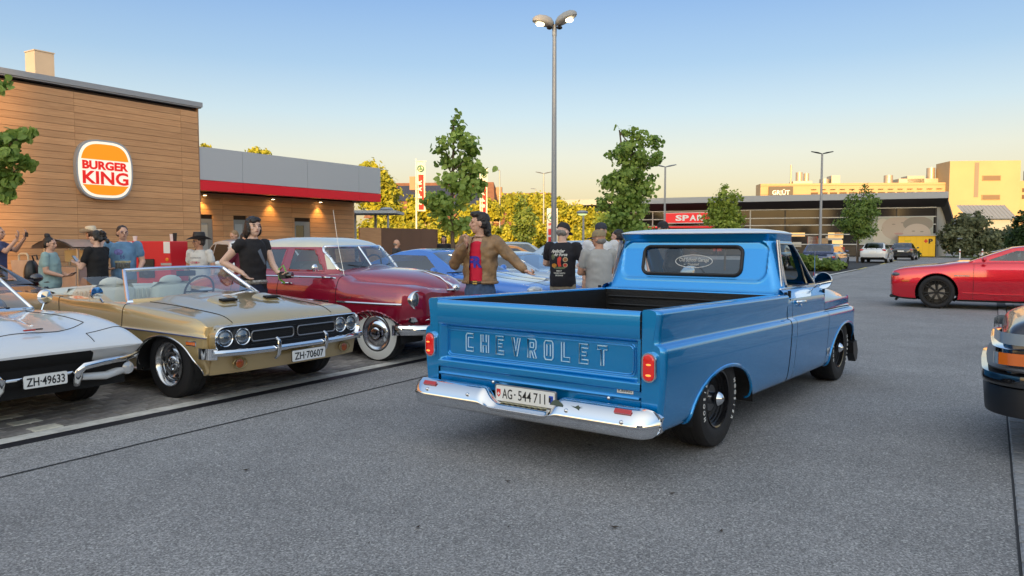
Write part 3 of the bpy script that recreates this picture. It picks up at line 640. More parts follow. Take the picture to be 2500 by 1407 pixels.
    for sx in (1, -1):   # ribbed bright trim on the rear pillar and belt trim
        k = M(); n = 34
        a_, b_ = Vector((sx*.853, 2.66, 1.125)), Vector((sx*.792, 2.70, 1.535))
        for i in range(n):
            p = a_.lerp(b_, (i+.5)/n); k.box(tuple(p), (.014, .050, .0075))
        k.tube([a_+Vector((0, -.03, 0)), b_+Vector((0, -.03, 0))], .006, 6); k.tube([a_+Vector((0, .03, 0)), b_+Vector((0, .03, 0))], .006, 6)
        k.build('pillar_trim', mat('pillar_bright', (.62, .64, .66), .3, .9), T)
        k = M(); k.tube([(sx*.862, 2.58, 1.103), (sx*.868, 2.75, 1.110), (sx*.868, 3.62, 1.112)], .010, 6); k.build('belt_trim', CHROME, T)
        # mirror
        k = M(); mx, my, mz = sx*.985, 3.48, 1.16
        k.tube([(sx*.90, 3.46, 1.09), (sx*.95, 3.47, 1.11), (sx*.98, 3.49, 1.15)], .008, 6); k.lathe([(.001, .03), (.05, .028), (.075, .012), (.082, -.004), (.078, -.010)], 24, 'y', (mx, my, mz), closed_prof=True)
        mo = k.build('mirror', CHROME, T); k = M(); k.lathe([(.001, -.008), (.077, -.008)], 24, 'y', (mx, my, mz), closed_prof=True); k.build('mirror_glass', mat('mirror', (.7, .72, .75), .02, 1), mo, 0)
    # ---- interior
    tan = mat('seat_tan', (.25, .18, .10), .7, noise=.2)
    k = M(); k.bbox((0, 2.86, 1.0), (1.45, .16, .44), .05); k.bbox((0, 3.05, .72), (1.45, .5, .2), .05); k.build('bench_seat', mat('seat_dark', (.03, .028, .028), .7), T)
    k = M(); k.bbox((0, 3.68, 1.04), (1.6, .16, .14), .04); k.box((0, 2.9, .55), (1.7, 1.9, .02)); k.build('dashboard', mat('dash_black', (.02, .02, .022), .5), T)
    k = M(); k.tube([(-.38+.19*math.cos(a), 3.42+.08*math.sin(a), 1.12+.17*math.sin(a)) for a in np.linspace(0, 2*math.pi, 25)[:-1]], .013, 6, closed=True); k.tube([(-.38, 3.42, 1.12), (-.38, 3.65, 1.0)], .02, 6); k.tube([(-.56, 3.42, 1.12), (-.2, 3.42, 1.12)], .012, 6); k.build('steering_wheel', BLACK, T)
    # ---- front bumper end, aerial and mascot
    k = M(); k.bbox((0, 5.0, .40), (1.9, .10, .13), .03); k.build('front_bumper', CHROME, T)
    k = M(); k.prism([(4.78, .44), (4.92, .46), (5.0, .34), (4.97, .24), (4.90, .22), (4.80, .32)], .90, .975, 'x'); k.build('front_valance', BLACK, T)
    k = M(); k.tube([(.80, 3.86, 1.06), (.80, 3.84, 1.45)], .003, 5); k.build('aerial', CHROME, T)
    k = M(); k.sph((.80, 3.90, 1.13), (.035, .045, .035)); k.sph((.80, 3.92, 1.185), (.035, .03, .03)); k.cyl((.80, 3.90, 1.07), (.80, 3.90, 1.11), .02, n=8); ms = k.build('mascot', mat('mascot_white', (.65, .62, .55), .6), T)
    k = M(); k.sph((.82, 3.95, 1.18), .018); k.sph((.78, 3.90, 1.21), (.012, .01, .02)); k.build('mascot_nose', mat('mascot_red', (.28, .03, .03), .6), ms)
    k = M(); k.box((0, 2.4, .34), (.9, 4.6, .10)); k.box((0, 1.05, .34), (1.3, .12, .12)); k.box((0, 4.4, .34), (1.3, .12, .12)); k.cyl((.35, .3, .30), (.35, 2.0, .30), .1); k.build('chassis', WELL, T)
    for o in list(T.children):      # slight nose-down rake of the body on its wheels
        if o.name.startswith('wheel') and 'well' not in o.name: continue
        for q in [o]+list(o.children):
            co = np.empty(len(q.data.vertices)*3); q.data.vertices.foreach_get('co', co); co = co.reshape(-1, 3); co[:, 2] -= .0155*co[:, 1]-.004; q.data.vertices.foreach_set('co', co.ravel()); q.data.update()
    return T
TRUCK = truck()
# ================================================================ buildings
rnd = random.Random(21)
def obox(k, o, u, n, a0, a1, b0, b1, z0, z1, m=None):
    """box in a frame: origin o, axis u (along), n (outwards)"""
    ps = [o+u*a+n*b+Vector((0, 0, z)) for a in (a0, a1) for b in (b0, b1) for z in (z0, z1)]
    k.add(ps, [(0, 1, 3, 2), (4, 6, 7, 5), (0, 4, 5, 1), (2, 3, 7, 6), (0, 2, 6, 4), (1, 5, 7, 3)], m)
def planar(k, o, u, n, b, m=None):   # move a text/mesh from (x, -y, z) facing frame to the wall frame
    k.v = [tuple(o+u*x+n*(b-y)+Vector((0, 0, z))) for x, y, z in k.v]; return k
def woodmat(name, c1, c2):
    m = bpy.data.materials.new(name); m.use_nodes = True; n = m.node_tree; b = n.nodes['Principled BSDF']
    tc = n.nodes.new('ShaderNodeTexCoord'); mp = n.nodes.new('ShaderNodeMapping'); mp.inputs['Scale'].default_value = (1.2, 1.2, 45)
    oi = n.nodes.new('ShaderNodeObjectInfo'); nz = n.nodes.new('ShaderNodeTexNoise'); nz.noise_dimensions = '4D'; nz.inputs['Scale'].default_value = 2.2; nz.inputs['Detail'].default_value = 6
    n.links.new(tc.outputs['Object'], mp.inputs[0]); n.links.new(mp.outputs[0], nz.inputs['Vector'])
    ml = n.nodes.new('ShaderNodeMath'); ml.operation = 'MULTIPLY'; ml.inputs[1].default_value = 40; n.links.new(oi.outputs['Random'], ml.inputs[0]); n.links.new(ml.outputs[0], nz.inputs['W'])
    r = n.nodes.new('ShaderNodeValToRGB'); r.color_ramp.elements[0].position = .32; r.color_ramp.elements[1].position = .7; r.color_ramp.elements[0].color = (*c1, 1); r.color_ramp.elements[1].color = (*c2, 1)
    n.links.new(nz.outputs[0], r.inputs[0])
    mr = n.nodes.new('ShaderNodeMapRange'); mr.inputs[3].default_value = .88; mr.inputs[4].default_value = 1.10; n.links.new(oi.outputs['Random'], mr.inputs[0])
    mx = n.nodes.new('ShaderNodeVectorMath'); mx.operation = 'SCALE'; n.links.new(r.outputs[0], mx.inputs[0]); n.links.new(mr.outputs[0], mx.inputs['Scale'])
    n.links.new(mx.outputs[0], b.inputs['Base Color']); b.inputs['Roughness'].default_value = .6; return m
WOOD = woodmat('wood_cladding', (.53, .265, .118), (.71, .405, .20))
OUT = -E2
BD = 11.1
def wl(s, d, z=0): return lot(s, BD+d, z)
def burger_building():
    B = empty('fast_food_restaurant', wl(3, 0), 0, 'wood clad restaurant with tall blank tower and low grey and red fascia wing', 'building'); o0 = wl(0, 0); off = Vector(B.location)
    def fin(k, nm, m, par=B, sm=0): k.v = [tuple(Vector(q)-off) for q in k.v]; return k.build(nm, m, par, sm)
    k = M(); obox(k, o0, E1, OUT, -9, 7.05, -9, -.05, 0, 4.80); core = fin(k, 'tower_core', mat('core_brown', (.05, .028, .016), .9))
    k = M(); obox(k, o0, E1, OUT, 7.05, 13.9, -9, -1.25, 0, 3.3); fin(k, 'wing_core', MATS['core_brown'])
    def planks(sjoints, d, z0, z1, pitch, openings=()):
        nrow = int((z1-z0)/pitch)
        for r_ in range(nrow):
            za, zb = z0+r_*pitch, z0+(r_+1)*pitch-.007; cuts = sorted(sjoints)
            for a, b in zip(cuts, cuts[1:]):
                segs = [(a, b)]
                for (oa, ob, oz) in openings:
                    if za < oz:
                        ns = []
                        for (x, y) in segs:
                            if oa >= y or ob <= x: ns.append((x, y)); continue
                            if oa > x: ns.append((x, oa))
                            if ob < y: ns.append((ob, y))
                        segs = ns
                for (x, y) in segs:
                    if y-x < .05: continue
                    kk = M(); mid = o0+E1*((x+y)/2)-OUT*d+Vector((0, 0, za)); L = (y-x)/2-.002
                    obox(kk, Vector((0, 0, 0)), E1, OUT, -L, L, -.045, rnd.uniform(-.003, .002), 0, zb-za)
                    o = kk.build('plank', WOOD, B, 0); o.location = mid-off
    planks([-9, -3.0, .9, 4.02, 6.62, 7.1], 0, .02, 4.86, .148)
    planks([7.12, 8.7, 11.2, 13.92], 1.2, .02, 2.84, .148, [(7.62, 8.36, 2.13), (9.05, 9.5, 2.13), (11.30, 11.93, 2.13)])
    # tower right return, corner trim
    k = M(); obox(k, o0, E1, OUT, 7.085, 7.125, -1.3, -.002, 0, 4.86); fin(k, 'corner_return', mat('corner_wood', (.30, .16, .08), .6))
    k = M(); obox(k, o0, E1, OUT, -9.1, 7.20, -9.1, .07, 4.875, 4.99); obox(k, o0, E1, OUT, -9.1, 7.18, -9.1, .04, 4.845, 4.875); fin(k, 'roof_edge', mat('alu_grey', (.36, .37, .39), .45, .4))
    # fascia panels and red band
    G_ = mat('fascia_grey', (.47, .50, .54), .5); RD = mat('fascia_red', (.80, .004, .022), .4)
    cuts = [7.13, 8.45, 10.75, 12.9, 13.92]
    for a, b in zip(cuts, cuts[1:]):
        k = M(); obox(k, o0, E1, OUT, a+.004, b-.004, -.30, -.02, 3.07, 3.90); fin(k, 'fascia_panel', G_)
        k = M(); obox(k, o0, E1, OUT, a+.003, b-.003, -.30, -.012, 2.80, 3.06); fin(k, 'red_band', RD)
    k = M(); obox(k, o0, E1, OUT, 7.13, 13.90, -9, -.32, 2.93, 3.86); fin(k, 'wing_roof', mat('soffit_dark', (.05, .035, .028), .8))
    k = M(); obox(k, o0, E1, OUT, 13.88, 13.93, -9, -.30, 2.80, 3.90); fin(k, 'fascia_end', G_)
    # doors and window
    FR = mat('frame_grey', (.28, .29, .30), .4, .5)
    for (a, b, nm, sash) in ((7.62, 8.36, 'door', .1), (9.05, 9.5, 'door', .08), (11.30, 11.93, 'window', .2)):
        k = M(); d = -1.2
        obox(k, o0, E1, OUT, a, a+.05, d-.1, d-.01, 0, 2.12); obox(k, o0, E1, OUT, b-.05-sash, b-.0, d-.1, d-.01, 0, 2.12); obox(k, o0, E1, OUT, a+.05, b-.05-sash, d-.1, d-.01, 2.0, 2.12); f_ = fin(k, nm+'_frame', FR)
        k = M(); obox(k, o0, E1, OUT, a+.05, b-.05-sash, d-.045, d-.02, 0, 2.0); o = fin(k, nm, mat('door_panel_grey', (.42, .46, .48), .35) if nm == 'door' else DARKGLASS)
        if nm == 'door':
            k = M(); obox(k, o0, E1, OUT, b-.12-sash, b-.08-sash, d-.015, d+.02, .95, 1.2); fin(k, 'door_handle', BRIGHT)
    # soffit down-lights
    for s_ in (8.02, 10.35, 12.25):
        p = wl(s_, 1.05, 2.79)
        k = M(); k.lathe([(.001, 0), (.05, 0), (.055, .02), (.05, .045)], 16, 'z', (p.x, p.y, p.z-.045), closed_prof=True); fin(k, 'downlight', WHITE)
        k = M(); k.lathe([(.001, 0), (.045, 0)], 16, 'z', (p.x, p.y, p.z-.047), closed_prof=True); fin(k, 'lamp_lens', mat('lamp_warm', (1, .8, .5), .4, emit=(1, .72, .35), estr=14))
        li = bpy.data.lights.new('downlight', 'SPOT'); li.energy = 26; li.color = (1, .55, .16); li.spot_size = R(95); li.spot_blend = .8; li.shadow_soft_size = .03
        lo = bpy.data.objects.new('downlight_lamp', li); COL.objects.link(lo); lo.location = (p.x, p.y, p.z-.06); lo.rotation_euler = (R(0), 0, 0); lo.parent = B; lo.location = Vector(lo.location)-off
    # chimney block on the roof
    C = empty('roof_vent_box', wl(4.50, 2.3, 4.9), 0, 'cream rectangular vent box on the restaurant tower roof', 'roof vent')
    k = M(); obox(k, Vector((0, 0, 0)), E1, OUT, -.22, .22, -.22, .22, -.05, 1.06); c_ = k.build('casing', mat('vent_cream', (.33, .31, .28), .6, noise=.06, nscale=3), C, 0)
    k = M(); obox(k, Vector((0, 0, 0)), E1, OUT, -.235, .235, -.235, .235, 1.065, 1.09); k.build('lid', MATS['vent_cream'], C, 0)
    # round burger sign
    S = empty('burger_sign', wl(4.61, -.06, 3.10), 0, 'burger shaped restaurant sign with red lettering between orange buns', 'sign'); O = Vector((0, 0, 0))
    def shp(w_, h_, n=1.0):
        pts = []
        for i in range(64):
            a = 2*math.pi*i/64; c, s_ = math.cos(a), math.sin(a); e = 2/3.4; x = abs(c)**e*w_/2*(1 if c > 0 else -1); z = abs(s_)**(2/2.6)*h_/2*(1 if s_ > 0 else -1); pts.append((x, z))
        return pts
    def pris(pts, b0, b1, nm, m, par, sm=0):
        k = M(); k.loft([[O+E1*x+OUT*b0+Vector((0, 0, z)) for x, z in pts], [O+E1*x+OUT*b1+Vector((0, 0, z)) for x, z in pts]]); return k.build(nm, m, par, sm)
    cas = pris(shp(1.30, 1.32), -.06, .06, 'casing', mat('sign_case', (.40, .42, .45), .4, .3), S)
    fc = pris(shp(1.22, 1.24), .055, .066, 'face', mat('sign_white', (.86, .80, .70), .4, emit=(1, .86, .68), estr=.35), S)
    OR = mat('sign_orange', (.85, .27, .005), .4, emit=(1, .33, .0), estr=.30); RE = mat('sign_red', (.72, .008, .006), .4, emit=(1, .02, .01), estr=.22)
    full = shp(1.11, 1.13)
    top = [p for p in full if p[1] > .20]; top.sort(key=lambda p: p[0]); bot = [p for p in full if p[1] < -.36]; bot.sort(key=lambda p: p[0])
    tl = [(-.548, .215)]+top+[(.548, .215)]; bl = [(.53, -.345)]+bot[::-1]+[(-.53, -.345)]
    pris(tl[::-1], .06, .072, 'top_bun', OR, fc); pris(bl[::-1], .06, .072, 'bottom_bun', OR, fc)
    for tx, sz, wd, z in (('BURGER', .245, 1.05, .005), ('KING', .385, 1.05, -.315)):
        t = text_m(tx, sz, .003, width=wd, bold=.011); planar(t, O+Vector((0, 0, z)), E1, OUT, .075); t.build('lettering', RE, fc, 0)
    return B
burger_building()
def fence_and_bins():
    BR = mat('brown_panel', (.165, .085, .050), .6, noise=.08, nscale=2)
    F = empty('bin_enclosure', wl(14.0, 1.0), 0, 'brown panel enclosure wall beside the restaurant wing', 'wall'); o0 = wl(0, 0)-Vector(F.location)
    cs = [14.02, 15.1, 16.2, 17.3, 18.3]
    for i, (a, b) in enumerate(zip(cs, cs[1:])):
        k = M(); obox(k, o0, E1, OUT, a+.004, b-.004, -1.12, -1.06, .02, 1.98); k.build('panel', WOOD if i == 0 else BR, F, 0)
    k = M(); obox(k, o0, E1, OUT, 18.25, 18.31, -3.5, -1.05, .02, 1.98); k.build('end_panel', BR, F, 0)
    PL = mat('bin_brown', (.13, .065, .038), .5, noise=.15, nscale=4)
    desc = ['leftmost', 'second from left', 'third from left', 'rightmost']
    for i, u in enumerate((1010, 1030, 1052, 1074)):
        p = at_px(u, 592, 31+i*.55); E = empty('waste_container', (p.x, p.y, 0), 57, desc[i]+' brown wheeled waste container beyond the enclosure wall', 'waste container', 'brown waste containers in a row')
        k = M(); k.loft([[(sx*(.55+.1*t), sy*(.38+.08*t), z) for sx, sy in ((-1, -1), (1, -1), (1, 1), (-1, 1))] for t, z in ((0, .2), (1, 1.22))]); bd = k.build('tub', PL, E, 0)
        k = M(); k.loft([[(sx*w_, sy*d_, z) for sx, sy in ((-1, -1), (1, -1), (1, 1), (-1, 1))] for w_, d_, z in ((.69, .5, 1.23), (.70, .5, 1.29), (.62, .4, 1.40), (.5, .1, 1.43))]); k.build('lid', mat('bin_lid', (.17, .095, .06), .5), E, 20)
        for sx in (-1, 1):
            k = M(); k.box((sx*.35, -.475, .75), (.05, .03, .7)); k.build('rib', PL, E, 0); k = M(); k.lathe([(.001, -.03), (.1, -.03), (.1, .03), (.001, .03)], 12, 'x', (sx*.45, -.25, .1), closed_prof=True); k.build('castor', BLACK, E)
        if i == 3: k = M(); k.box((.35, -.49, 1.0), (.18, .004, .24)); k.build('notice', WHITE, E, 0)
    # drive-through canopy
    C = empty('canopy', (-6.3, 33, 0), 0, 'flat grey canopy roof behind the bin enclosure', 'canopy')
    k = M(); k.box((.35, 0, 2.74), (2.3, 2.5, .12)); k.build('roof', mat('canopy_grey', (.42, .44, .46), .5), C, 0)
    for x in (-.6, .3): k = M(); k.box((x, .8, 1.34), (.1, .1, 2.68)); k.build('post', MATS['canopy_grey'], C, 0)
fence_and_bins()
def spar():
    S = empty('supermarket', (24, 84, 0), 0, 'long low glass fronted supermarket with curved dark roof', 'building'); off = Vector(S.location)
    PR, PL = Vector((42.2, 76.5, 0)), Vector((6.2, 91.5, 0)); u = (PR-PL); Ltot = u.length; u.normalize(); n = Vector((u.y, -u.x, 0)); dep = Vector((.60, .80, 0))
    def fin(k, nm, m, par=S, sm=0): k.v = [tuple(Vector(q)-off) for q in k.v]; return k.build(nm, m, par, sm)
    GR = mat('mullion_grey', (.45, .47, .48), .4, .3); ncol = 11; cols = [Ltot*i/ncol for i in range(ncol+1)]; zr = [0.05, 1.27, 2.3, 3.28, 4.05, 4.95]
    shades = [mat('shop_glass_%d' % i, c, .08, 0, 0, spec=.45) for i, c in enumerate(((.020, .020, .024), (.032, .030, .030), (.012, .012, .015), (.085, .068, .050)))]
    for i in range(ncol):
        for j in range(5):
            k = M(); tilt = rnd.uniform(-.02, .02); a, b = cols[i]+.05, cols[i+1]-.05
            ps = [PL+u*a+n*tilt+Vector((0, 0, zr[j]+.03)), PL+u*b-n*tilt+Vector((0, 0, zr[j]+.03)), PL+u*b-n*tilt+Vector((0, 0, zr[j+1]-.03)), PL+u*a+n*tilt+Vector((0, 0, zr[j+1]-.03))]
            k.add(ps, [(0, 1, 2, 3)]); fin(k, 'pane', shades[3] if j == 0 else rnd.choice(shades[:3]))
    for i, c in enumerate(cols):
        k = M(); obox(k, PL, u, n, c-.06, c+.06, -.05, .10, 0, 4.98); fin(k, 'mullion', BLACK if i % 3 else GR)
    for z in zr[1:]:
        k = M(); obox(k, PL, u, n, 0, Ltot, .11, .20, z-.05, z+.05); fin(k, 'rail', GR)
    k = M(); obox(k, PL, u, n, 0, Ltot-.1, -.9, -.3, 0, 4.9); fin(k, 'interior', mat('shop_dark', (.02, .02, .02), .9))
    # warm goods and lights just behind the lower panes
    rn = random.Random(3)
    for i in range(26):
        a = rn.uniform(8, Ltot-9); k = M(); obox(k, PL, u, n, a, a+rn.uniform(.4, 1.6), .012, .02, rn.choice((.5, 1.5, 1.7, 2.5)), rn.choice((1.0, 1.9, 2.1))); fin(k, 'window_display', rn.choice((mat('goods_red', (.35, .05, .03), .5), mat('goods_tan', (.38, .25, .14), .5), mat('goods_white', (.5, .48, .44), .5), mat('goods_lamp', (.9, .6, .25), .5, emit=(1, .62, .25), estr=.3))))
    # roof: front edge band, dark soffit, vault falling to the back
    sec = [(-2.6, 6.28), (-1.0, 6.20), (1.5, 5.85), (4.0, 5.2), (6.2, 4.3), (7.8, 3.2)]; A0, A1 = -1.5, Ltot+.7
    k = M(); rings = []
    for a in (A0, A1):
        up = [PL+u*a+(n*-t if t < 0 else dep*t)+Vector((0, 0, z)) for t, z in sec]; dn = [PL+u*a+(n*-t if t < 0 else dep*t)+Vector((0, 0, z-.42)) for t, z in sec[::-1]]; rings.append(up+dn)
    k.loft(rings); fin(k, 'roof', mat('roof_dark', (.05, .047, .055), .6))
    k = M(); obox(k, PL, u, n, A0, A1, 2.61, 2.68, 5.72, 6.34); fin(k, 'roof_edge', mat('roof_edge_grey', (.33, .35, .37), .5))
    k = M(); ps = [PL+u*A0+n*2.6, PL+u*A1+n*2.6, PL+u*A1, PL+u*A0]; k.add([Vector((*p.xy, z)) for p, z in zip(ps, (5.72, 5.72, 4.98, 4.98))], [(0, 1, 2, 3)]); fin(k, 'soffit', mat('soffit_black', (.022, .018, .024), .7))
    # gable wall
    k = M(); g = [PR+dep*t+Vector((0, 0, z)) for t, z in ((0, 0), (7.2, 0), (7.2, 3.1), (6.2, 3.9), (4, 4.8), (1.5, 5.43), (0, 5.5))]; k.add(g, [tuple(range(7))]); fin(k, 'gable_wall', mat('concrete_beige', (.36, .33, .29), .8, noise=.1, nscale=1))
    # sign
    sg = empty('shop_sign', PL+u*13.6+n*2.72+Vector((0, 0, 3.6)), 0, 'red supermarket sign with white letters under the dark roof', 'sign'); O = Vector((0, 0, 0))
    k = M(); obox(k, O, u, n, -1.2, 5.5, -.12, 0, -.0, 1.05); k.build('panel', mat('spar_red', (.70, .012, .02), .4, emit=(1, .02, .03), estr=.12), sg, 0)
    k = M(); obox(k, O, u, n, -1.25, 5.55, -.14, -.02, -.06, 0); obox(k, O, u, n, -1.25, 5.55, -.14, -.02, 1.05, 1.1); k.build('frame', WHITE, sg, 0)
    for ch, x in zip('SPAR', (.45, 1.2, 1.98, 2.76)):
        t = text_m(ch, .82, .01, width=.68, bold=.03); planar(t, O+u*x+Vector((0, 0, .24)), u, n, .01); t.build('letter', WHITE, sg, 0)
    k = M(); obox(k, O, u, n, 3.75, 5.0, .0, .012, .1, .95); k.build('logo_panel', WHITE, sg, 0)
    k = M(); k.add([O+u*x+n*.02+Vector((0, 0, z)) for x, z in ((4.38, .85), (4.05, .3), (4.3, .36), (4.3, .2), (4.46, .2), (4.46, .36), (4.7, .3))], [tuple(range(7))]); k.build('tree_logo', mat('spar_green', (.01, .22, .08), .4), sg, 0)
    k = M(); obox(k, PL, u, n, 8.5, 17.5, .3, 2.4, 3.05, 3.22); fin(k, 'red_canopy', MATS['spar_red'])
    # portrait posters on the two right window bays
    P_ = empty('window_poster', PL+u*(cols[9]+.1)+n*.215, 0, 'large pale photo poster of two smiling faces on the right windows', 'poster')
    def blob(cx, cz, rx, rz, b, m, nm, par=P_, w_=1):
        k = M(); pts = [(cx+rx*math.cos(a), cz+rz*math.sin(a)) for a in np.linspace(0, 2*math.pi, 28)[:-1]]; pts = [(min(6.7, max(.05, x)), min(4.0, max(1.35, z))) for x, z in pts]; k.add([u*x+n*b+Vector((0, 0, z)) for x, z in pts], [tuple(range(27))]); return k.build(nm, m, par, 0)
    k = M(); k.add([u*x+Vector((0, 0, z)) for x, z in ((0, 1.32), (6.75, 1.32), (6.75, 4.02), (0, 4.02))], [(0, 1, 2, 3)]); k.build('sheet', mat('poster_bg', (.36, .38, .33), .5, noise=.15, nscale=1), P_, 0)
    sk1, sk2, hr = mat('poster_skin', (.44, .36, .29), .5), mat('poster_skin2', (.48, .40, .33), .5), mat('poster_hair', (.26, .23, .19), .5)
    blob(2.2, 2.3, .9, 1.6, .006, mat('poster_hair_light', (.50, .46, .38), .5), 'long_hair'); blob(3.6, 2.9, 1.5, 1.2, .010, sk1, 'face'); blob(5.4, 3.3, 1.35, .75, .014, hr, 'child_hair'); blob(5.3, 2.3, 1.25, 1.05, .018, sk2, 'child_face')
    for x, z, m_ in ((3.2, 3.3, hr), (4.0, 3.45, hr), (5.0, 2.6, hr), (5.75, 2.55, hr)): blob(x, z, .16, .06, .022, m_, 'eye')
    blob(3.7, 2.35, .42, .10, .022, mat('poster_lip', (.42, .25, .22), .5), 'mouth'); blob(5.35, 1.85, .35, .10, .022, MATS['poster_lip'], 'mouth')
    # yellow parcel lockers
    Lk = empty('parcel_locker', PR+n*1.2-u*1.75, 0, 'bright yellow parcel locker cabinet at the end of the glass front', 'parcel locker')
    Y = mat('locker_yellow', (.80, .47, .005), .45); O = Vector((0, 0, 0))
    k = M(); obox(k, O, u, n, -1.62, 1.62, -.7, -.02, .08, 2.12); k.build('carcass', mat('locker_edge', (.55, .32, .005), .5), Lk, 0)
    for i in range(6):
        k = M(); obox(k, O, u, n, -1.62+.54*i+.008, -1.62+.54*(i+1)-.008, -.02, 0, .10, 2.10); k.build('locker_door', Y, Lk, 0)
    k = M(); obox(k, O, u, n, -1.68, 1.68, -.75, .12, 2.13, 2.2); k.build('roof', mat('locker_roof', (.4, .4, .38), .5), Lk, 0)
    k = M(); obox(k, O, u, n, .62, .98, .004, .012, 1.53, 1.66); obox(k, O, u, n, .735, .865, .012, .016, 1.42, 1.78); k.build('cross_mark', mat('post_red', (.65, .02, .01), .4), Lk, 0)
    t = text_m('P', .62, .004, width=.38, bold=.03); planar(t, O+u*1.22+Vector((0, 0, 1.38)), u, n, .01); t.build('letter_mark', INK, Lk, 0)
    k = M(); pts = [(-.85+.2*math.cos(a), 1.18+.2*math.sin(a)) for a in np.linspace(0, 6.283, 24)[:-1]]; k.add([O+u*x+n*.006+Vector((0, 0, z)) for x, z in pts], [tuple(range(23))]); k.build('screen_disc', INK, Lk, 0)
    k = M(); obox(k, O, u, n, -1.05, -.55, .004, .01, 1.58, 1.64); k.build('green_stripe', mat('stripe_green', (.15, .4, .02), .5), Lk, 0)
spar()
def grut():
    G = empty('logistics_building', (80, 145, 0), 0, 'large pale industrial building with louvre bands and a tall blank block', 'building'); off = Vector(G.location)
    CR = mat('pale_cladding', (.40, .295, .165), .7, noise=.04, nscale=.3); CR2 = mat('pale_cladding_seam', (.27, .19, .10), .7)
    P0 = Vector((45.8, 142, 0)); u = Vector((1, -.10, 0)).normalized(); n = Vector((u.y, -u.x, 0))
    def fin(k, nm, m, par=G, sm=0): k.v = [tuple(Vector(q)-off) for q in k.v]; return k.build(nm, m, par, sm)
    k = M(); obox(k, P0, u, n, 0, 36, -4, 0, 0, 12.25); fin(k, 'hall', CR)
    for z in (7.0, 8.6, 10.2, 11.8):
        k = M(); obox(k, P0, u, n, 0, 36, .0, .05, z, z+.08); fin(k, 'seam', CR2)
    LV = mat('louvre_brown', (.10, .06, .03), .7)
    for r_, z in enumerate((8.2, 9.25, 10.1)):
        for i in range(16):
            a = 9+1.68*i; k = M(); obox(k, P0, u, n, a, a+1.25, .02, .10, z, z+.5); fin(k, 'louvre', LV)
    for i in range(16): k = M(); obox(k, P0, u, n, 9+1.68*i, 9.9+1.68*i, .05, .4, 11.1, 11.16); fin(k, 'bracket', LV)
    k = M(); obox(k, P0, u, n, 32.4, 44.3, -4, 1.5, 0, 15.9); fin(k, 'block', CR)
    k = M(); obox(k, P0, u, n, 36.6, 37.3, 1.5, 1.56, 9.5, 15.6); fin(k, 'dark_joint', mat('joint_grey', (.2, .17, .14), .7))
    for z in (12.4, 9.0):
        k = M(); obox(k, P0, u, n, 37.9, 41.0, 1.5, 1.6, z, z+.9); w_ = fin(k, 'window_reveal', CR2); k = M(); obox(k, P0, u, n, 38.05, 40.9, 1.6, 1.63, z+.08, z+.82); fin(k, 'window', mat('slot_window', (.16, .11, .07), .3), w_)
    k = M(); obox(k, P0, u, n, 44.3, 62, -4, .5, 0, 12.4); fin(k, 'right_wing', CR)
    for z in (4.5, 6.2, 9.2, 10.4):
        for i in range(4): k = M(); obox(k, P0, u, n, 45.2+2.2*i, 46.9+2.2*i, .5, .6, z, z+.7); fin(k, 'louvre', LV)
    RF = mat('plant_steel', (.42, .36, .30), .4, .5)
    def cyl(a, z0, z1, r, nm='roof_unit', b=-4): p = P0+u*a+n*b; k = M(); k.cyl((p.x, p.y, z0), (p.x, p.y, z1), r, n=14); fin(k, nm, RF, sm=40)
    cyl(6.4, 12.2, 16.0, .16, 'mast'); cyl(7.9, 12.9, 14.6, .62); cyl(9.2, 12.9, 14.4, .5); cyl(12.5, 12.2, 13.3, .9); cyl(24.0, 12.3, 13.9, .8); cyl(31.5, 13.2, 15.2, .75); cyl(32.9, 13.2, 15.3, .35); cyl(49, 12.4, 14.5, 1.2)
    for a0, a1, z in ((6.6, 10, 12.9), (13.5, 15, 13.9), (25.5, 33, 13.2), (27, 30, 13.7)): k = M(); obox(k, P0, u, n, a0, a1, -6, -3, 12.2, z); fin(k, 'roof_unit', RF)
    S = empty('logo_board', P0+u*1.4+n*.5, 0, 'dark board with white letters on the pale industrial building', 'sign'); O = Vector((0, 0, 0))
    k = M(); obox(k, O, u, n, 0, 4.3, -.3, 0, 9.6, 11.7); k.build('board', mat('board_dark', (.06, .05, .045), .5), S, 0)
    t = text_m('GR¦ÜT', 1.15, .02, width=3.1, bold=.02); planar(t, O+u*2.15+Vector((0, 0, 10.2)), u, n, .03); t.build('lettering', WHITE, S, 0)
    k = M(); obox(k, O, u, n, 0, 4.3, -.3, 0, 8.2, 9.5); k.build('lower_board', mat('board_pale', (.6, .5, .36), .5), S, 0); k = M(); k.lathe([(.001, 0), (.95, 0), (.95, .08), (.001, .08)], 20, 'y', (2.2, -.1, 8.75), closed_prof=True); k.build('yellow_emblem', MATS['locker_yellow'], S)
    # low shed with a ribbed metal roof
    H = empty('metal_shed', (57, 96, 0), 0, 'low grey shed with ribbed metal roof behind the supermarket', 'building')
    k = M(); k.box((1.6, 0, 2.2), (5.2, 4, 4.4)); k.build('wall', mat('shed_wall', (.30, .32, .32), .6), H, 0)
    for i in range(12):
        x = -1.6+.5*i; k = M(); k.add([(x, -2.6, 4.35), (x+.46, -2.6, 4.35), (x+.46, 0, 6.1), (x, 0, 6.1)], [(0, 1, 2, 3)]); k.add([(x+.46, -2.6, 4.35), (x+.49, -2.6, 4.43), (x+.49, 0, 6.18), (x+.46, 0, 6.1)], [(0, 1, 2, 3)]); k.build('roof_sheet', mat('shed_roof', (.27, .30, .33), .4, .4), H, 0)
grut()
